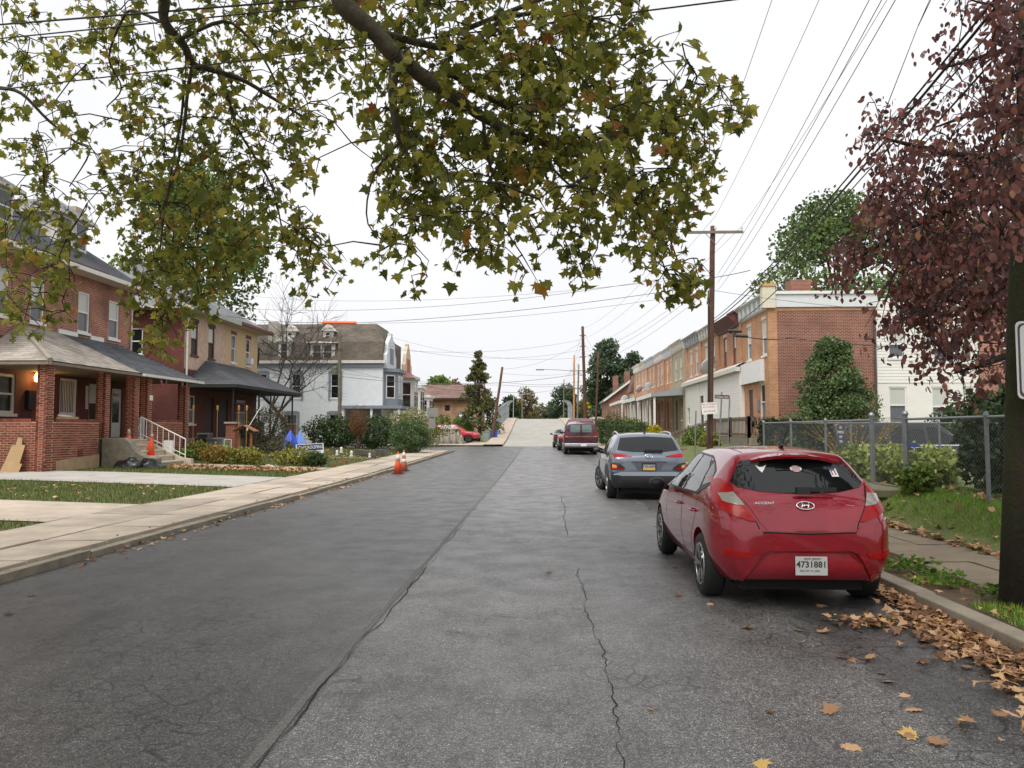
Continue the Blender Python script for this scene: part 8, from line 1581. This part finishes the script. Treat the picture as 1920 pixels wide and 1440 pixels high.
def bin_(u, v, Y, w, h, mat, lab, name='trash_bin', z=None):
    a = P(u, v, Y); zz_ = lz(a.x, Y) if z is None else z; t = thing(name, lab, 'bin', (a.x, Y, zz_)); mb = MB(); mb.prism([(a.x-w*.42, Y-w*.42, zz_), (a.x+w*.42, Y-w*.42, zz_), (a.x+w*.42, Y+w*.42, zz_), (a.x-w*.42, Y+w*.42, zz_)], (0, 0, 0), (0, 0, .001)); b0 = [(-.42, -.42), (.42, -.42), (.42, .42), (-.42, .42)]; mb = MB()
    for k in range(4): p0, p1 = b0[k], b0[(k+1) % 4]; mb.face([(a.x+p0[0]*w, Y+p0[1]*w, zz_), (a.x+p1[0]*w, Y+p1[1]*w, zz_), (a.x+p1[0]*w*1.15, Y+p1[1]*w*1.15, zz_+h), (a.x+p0[0]*w*1.15, Y+p0[1]*w*1.15, zz_+h)])
    mb.face([(a.x+x*w, Y+y*w, zz_) for x, y in b0]); mb.build('bin_body', mat, t); mb = MB(); mb.box(a.x-w*.53, Y-w*.53, zz_+h, a.x+w*.53, Y+w*.53, zz_+h+.05); mb.build('lid', mat, t, bevel=.015); return t
bin_(401, 852, 34.6, .52, .78, bin_g, 'grey plastic bin in front of the cream house porch'); bin_(381, 850, 34.9, .56, .8, bin_d, 'dark brown bin beside the grey plastic bin'); 
sl_ = thing('toy_slide', 'red and blue plastic toy slide beside the brick porch', 'toy', P(365, 842, 33.9)); mb = MB(); a0, a1 = P(360, 829, 33.8), P(373, 846, 33.8); mb.bar(a0, a1, .3, .06); mb.build('chute', M('toy_red', '#c33a30', .4), sl_); mb = MB(); mb.bar(a0+Vector((.02, .1, -.12)), P(362, 847, 33.9), .25, .12); mb.build('ladder', M('toy_blue', '#2d3f92', .4), sl_)
pl_ = thing('flower_planter', 'long black planter of pale flowers on the cream house porch', 'planter', P(394, 815, 38.2)); a = P(370, 815, 38.3); b = P(412, 815, 38.3); mb = MB(); mb.box(-15.55, 38.55, 1.22, -15.2, 41.5, 1.72); mb.build('box', blackpl, pl_); q = np.column_stack([rng.uniform(-15.6, -15.15, 300), rng.uniform(38.6, 41.5, 300), rng.uniform(1.68, 2.05, 300)]); V, Fc = scatter(*DIAM, q, rot_rand(300), rng.uniform(.06, .12, 300)); npmesh('flowers', V, Fc, leafmat('planter_flower', [(0, '#3a4638'), (.4, '#6d7a6a'), (.6, '#b0b6b8'), (.8, '#a5566a'), (1, '#d8d8d0')], .2), pl_, np.repeat(rng.random(300), 4))
tv = thing('plastic_step_stool', 'grey moulded plastic crate on the porch edge above the bins', 'crate', P(384, 822, 37)); mb = MB(); q = P(384, 818, 36.8); mb.box(q.x-.33, 36.6, q.z-.22, q.x+.33, 37.0, q.z+.16); o_ = mb.build('shell', M('crate_grey', '#4a4c4e', .5, var=.1), tv, bevel=.05); mb = MB(); mb.box(q.x-.22, 36.58, q.z-.1, q.x+.2, 36.6, q.z+.1); mb.build('opening', blackpl, tv); mb = MB(); mb.box(q.x-.3, 36.62, .4, q.x-.22, 36.98, q.z-.2); mb.box(q.x+.22, 36.62, .4, q.x+.3, 36.98, q.z-.2); mb.build('leg', blackpl, tv)
hr = thing('hose_reel', 'white hose reel with green hose in front of the brick pier', 'hose reel', (P(425, 850, 33).x, 33, .4)); q = P(424, 842, 33); zb = lz(q.x, 33); mb = MB(); mb.tube([(q.x-.28, 33, zb), (q.x-.1, 33, zb+.5), (q.x-.08, 33, zb+.85), (q.x+.22, 33, zb+.85), (q.x+.22, 33, zb+.4), (q.x+.1, 33, zb)], .018); mb.build('frame', white, hr); mb = MB(); mb.lathe([(.16, -.16), (.23, -.12), (.24, 0), (.23, .12), (.16, .16)], (q.x, 33, zb+.38), 'x', 14); mb.build('hose', M('hose_green', '#4f9a4a', .5), hr, True)
for i, (u, v) in enumerate(((408, 765), (448, 765), (463, 765), (363, 765))):
    t = thing('garden_torch', 'bamboo torch on a thin stake before the cream house porch', 'torch', P(u, 840, 36), group='bamboo torches'); q = P(u, v, 36); mb = MB(); mb.lathe([(.02, -.15), (.045, -.1), (.05, .08), (.03, .12), (0, .13)], q, n=8); mb.build('head', M('bamboo', '#a9824a', .7, var=.15), t); mb = MB(); mb.tube([(q.x, q.y, lz(q.x, 36)-.1), (q.x, q.y, q.z-.1)], .014); mb.build('stake', M('bamboo', '#a9824a'), t)
stone = M('grey_boulder', '#8f8a7f', .95, var=.4, scale=3, bump=.8, bscale=9); rk = thing('boulder_wall', 'low wall of rough grey boulders at the street corner', 'wall', P(838, 838, 66))
for k in range(9): u = 815+k*6.2; a = P(u, 836, 66.5); hgt = (.95, 1.2, 1.55, 1.9, 1.75, 2.0, 1.8, 1.7, 1.3)[k]*.62; V, Fc = lump(a.x, 66.5+.2*(k % 2), .3, .26, .4, hgt, 40+k, 12, 8, .13); npmesh('boulder', V, Fc, stone, rk)
gp = thing('traffic_sign', 'sign post with two grey sign backs at the street corner', 'sign', P(810, 848, 50.0)); b0 = P(807.5, 848, 50.0); b0.z = rz(50); t0 = P(811, 760, 50.0); mb = MB(); mb.tube([b0, t0], .03, 8); mb.build('post', steel, gp); bk_ = M('sign_back_aluminium', '#8d8d88', .5, .4, var=.12)
for (u, v, w, h) in ((811.5, 773.5, .72, .55), (810, 794, .45, .62)): M4 = facing('y-', P(u, v, 49.95)); mb = MB(); mb.obox(M4, w, h, .008); mb.build('sign_back', bk_, gp, bevel=.003)
bin_(911, 832, 73.5, .62, .95, M('bin_pale_green', '#7f8f86', .6, var=.1), 'pale green grey bin at the far corner', z=rz(62)+.13); bin_(916.5, 829, 75, .7, 1.15, M('bin_lime', '#8a9a5a', .6, var=.1), 'lime green bin behind the pale bin at the far corner', z=rz(62)+.13); bin_(926, 828, 74.5, .72, 1.1, M('bin_blue', '#2f56b8', .5), 'bright blue recycling bin by the leaning pole', 'recycling_bin', z=rz(62)+.13)
# railway-sleeper bed edges and small ornaments on the corner lawn
slp = M('grey_sleeper', '#55534f', .9, var=.3, scale=6); 
for i, (u0, v0, u1, v1) in enumerate(((668, 848, 702, 853), (705, 848, 725, 850))): a, b = PZ(u0, v0+2, .35), PZ(u1, v1+2, .35); mb = MB(); mb.bar(a+Vector((0, 0, .1)), b+Vector((0, 0, .1)), .18, .26); tag(mb.build('timber_edging', slp, bevel=.02), ('longer' if i == 0 else 'shorter')+' dark timber edging of the bed on the corner lawn', 'edging')
og_ = M('ornament_white', '#c9c9c2', .7, var=.15)
for i, (u, v, s, lab) in enumerate(((624, 838, .34, 'grey square post ornament on the corner lawn'), (632, 842, .25, 'small white bird ornament beside the grey post'), (640, 838, .32, 'thin grey garden figure on the corner lawn'), (659, 845, .28, 'white figurine pair near the timber edging'), (693, 846, .2, 'small white stone ornament behind the timber edging'))):
    q = PZ(u, v+12, .35); t = thing('garden_ornament', lab, 'ornament', q); mb = MB(); mb.lathe([(.09*s/.3, 0), (.1*s/.3, .05), (.05*s/.3, s*.45), (.08*s/.3, s*.7), (.06*s/.3, s), (.0, s*1.08)], q, n=9); mb.build('figure', og_ if i != 0 else slp, t, True)
for i, (x, y, w) in enumerate(((-8.6, 33.3, 1.1),)):
    pass
brk = M('loose_red_brick', '#9a5540', .9, var=.25)
for k in range(7): q = PZ(626+k*5.2, 874-k*1.2, .14); mb = MB(); mb.obox(Matrix.Translation(q+Vector((0, 0, .04))) @ Matrix.Rotation(.4+random.uniform(-.2, .2), 4, 'Z'), .2, .1, .09); tag(mb.build('edging_brick', brk), 'loose red brick edging the grass strip along the sidewalk', 'brick', 'bricks edging the grass strip')
for k, (u, v) in enumerate(((505, 877), (388, 868), (375, 869))): q = PZ(u, v, .2); V, Fc = lump(q.x, q.y, q.z-.03, .26, .14, .14, 70+k, 10, 6, .12); tag(npmesh('edging_stone', V, Fc, M('pale_stone', '#b5ab98', .9, var=.2), None), 'pale rough stone edging the garden bed', 'stone', 'stones edging the garden bed')
# bridge fences with curved mesh tops
bf = M('bridge_mesh', '#8d9598', .6, .2, var=.1)
for side, fx, lab in ((-1, lambda y: BL(y)-1.55, 'tall pale mesh fence along the left bridge sidewalk'), (1, lambda y: BR_(y)+1.55, 'tall pale mesh fence along the right bridge sidewalk')):
    t = thing('bridge_fence', lab, 'fence', (fx(90), 90, rz(90)))
    ya = 86 if side < 0 else 112; ysf = frange(ya, 128, 16)
    for y in ysf: mb = MB(); x = fx(y); z = rz(y); mb.tube([(x, y, z-.5), (x, y, z+2.2), (x-side*.25, y, z+2.7), (x-side*.7, y, z+2.95)], .03, 6); mb.build('post', bf, t)
    for a, b in zip(ysf, ysf[1:]):
        for h in (.2, 1.2, 2.2): mb = MB(); mb.tube([(fx(a), a, rz(a)+h), (fx(b), b, rz(b)+h)], .03, 5); mb.build('rail', bf, t)
        mb = MB(); n = int((b-a)/.22)
        for k in range(n): y = a+(b-a)*k/n; x = fx(y); z = rz(y); mb.tube([(x, y, z+.2), (x, y, z+2.2), (x-side*.25, y, z+2.7), (x-side*.7, y, z+2.95)], .007, 3, cap=False)
        o = mb.build('mesh', bf, t, fix=False); o['kind'] = 'stuff'
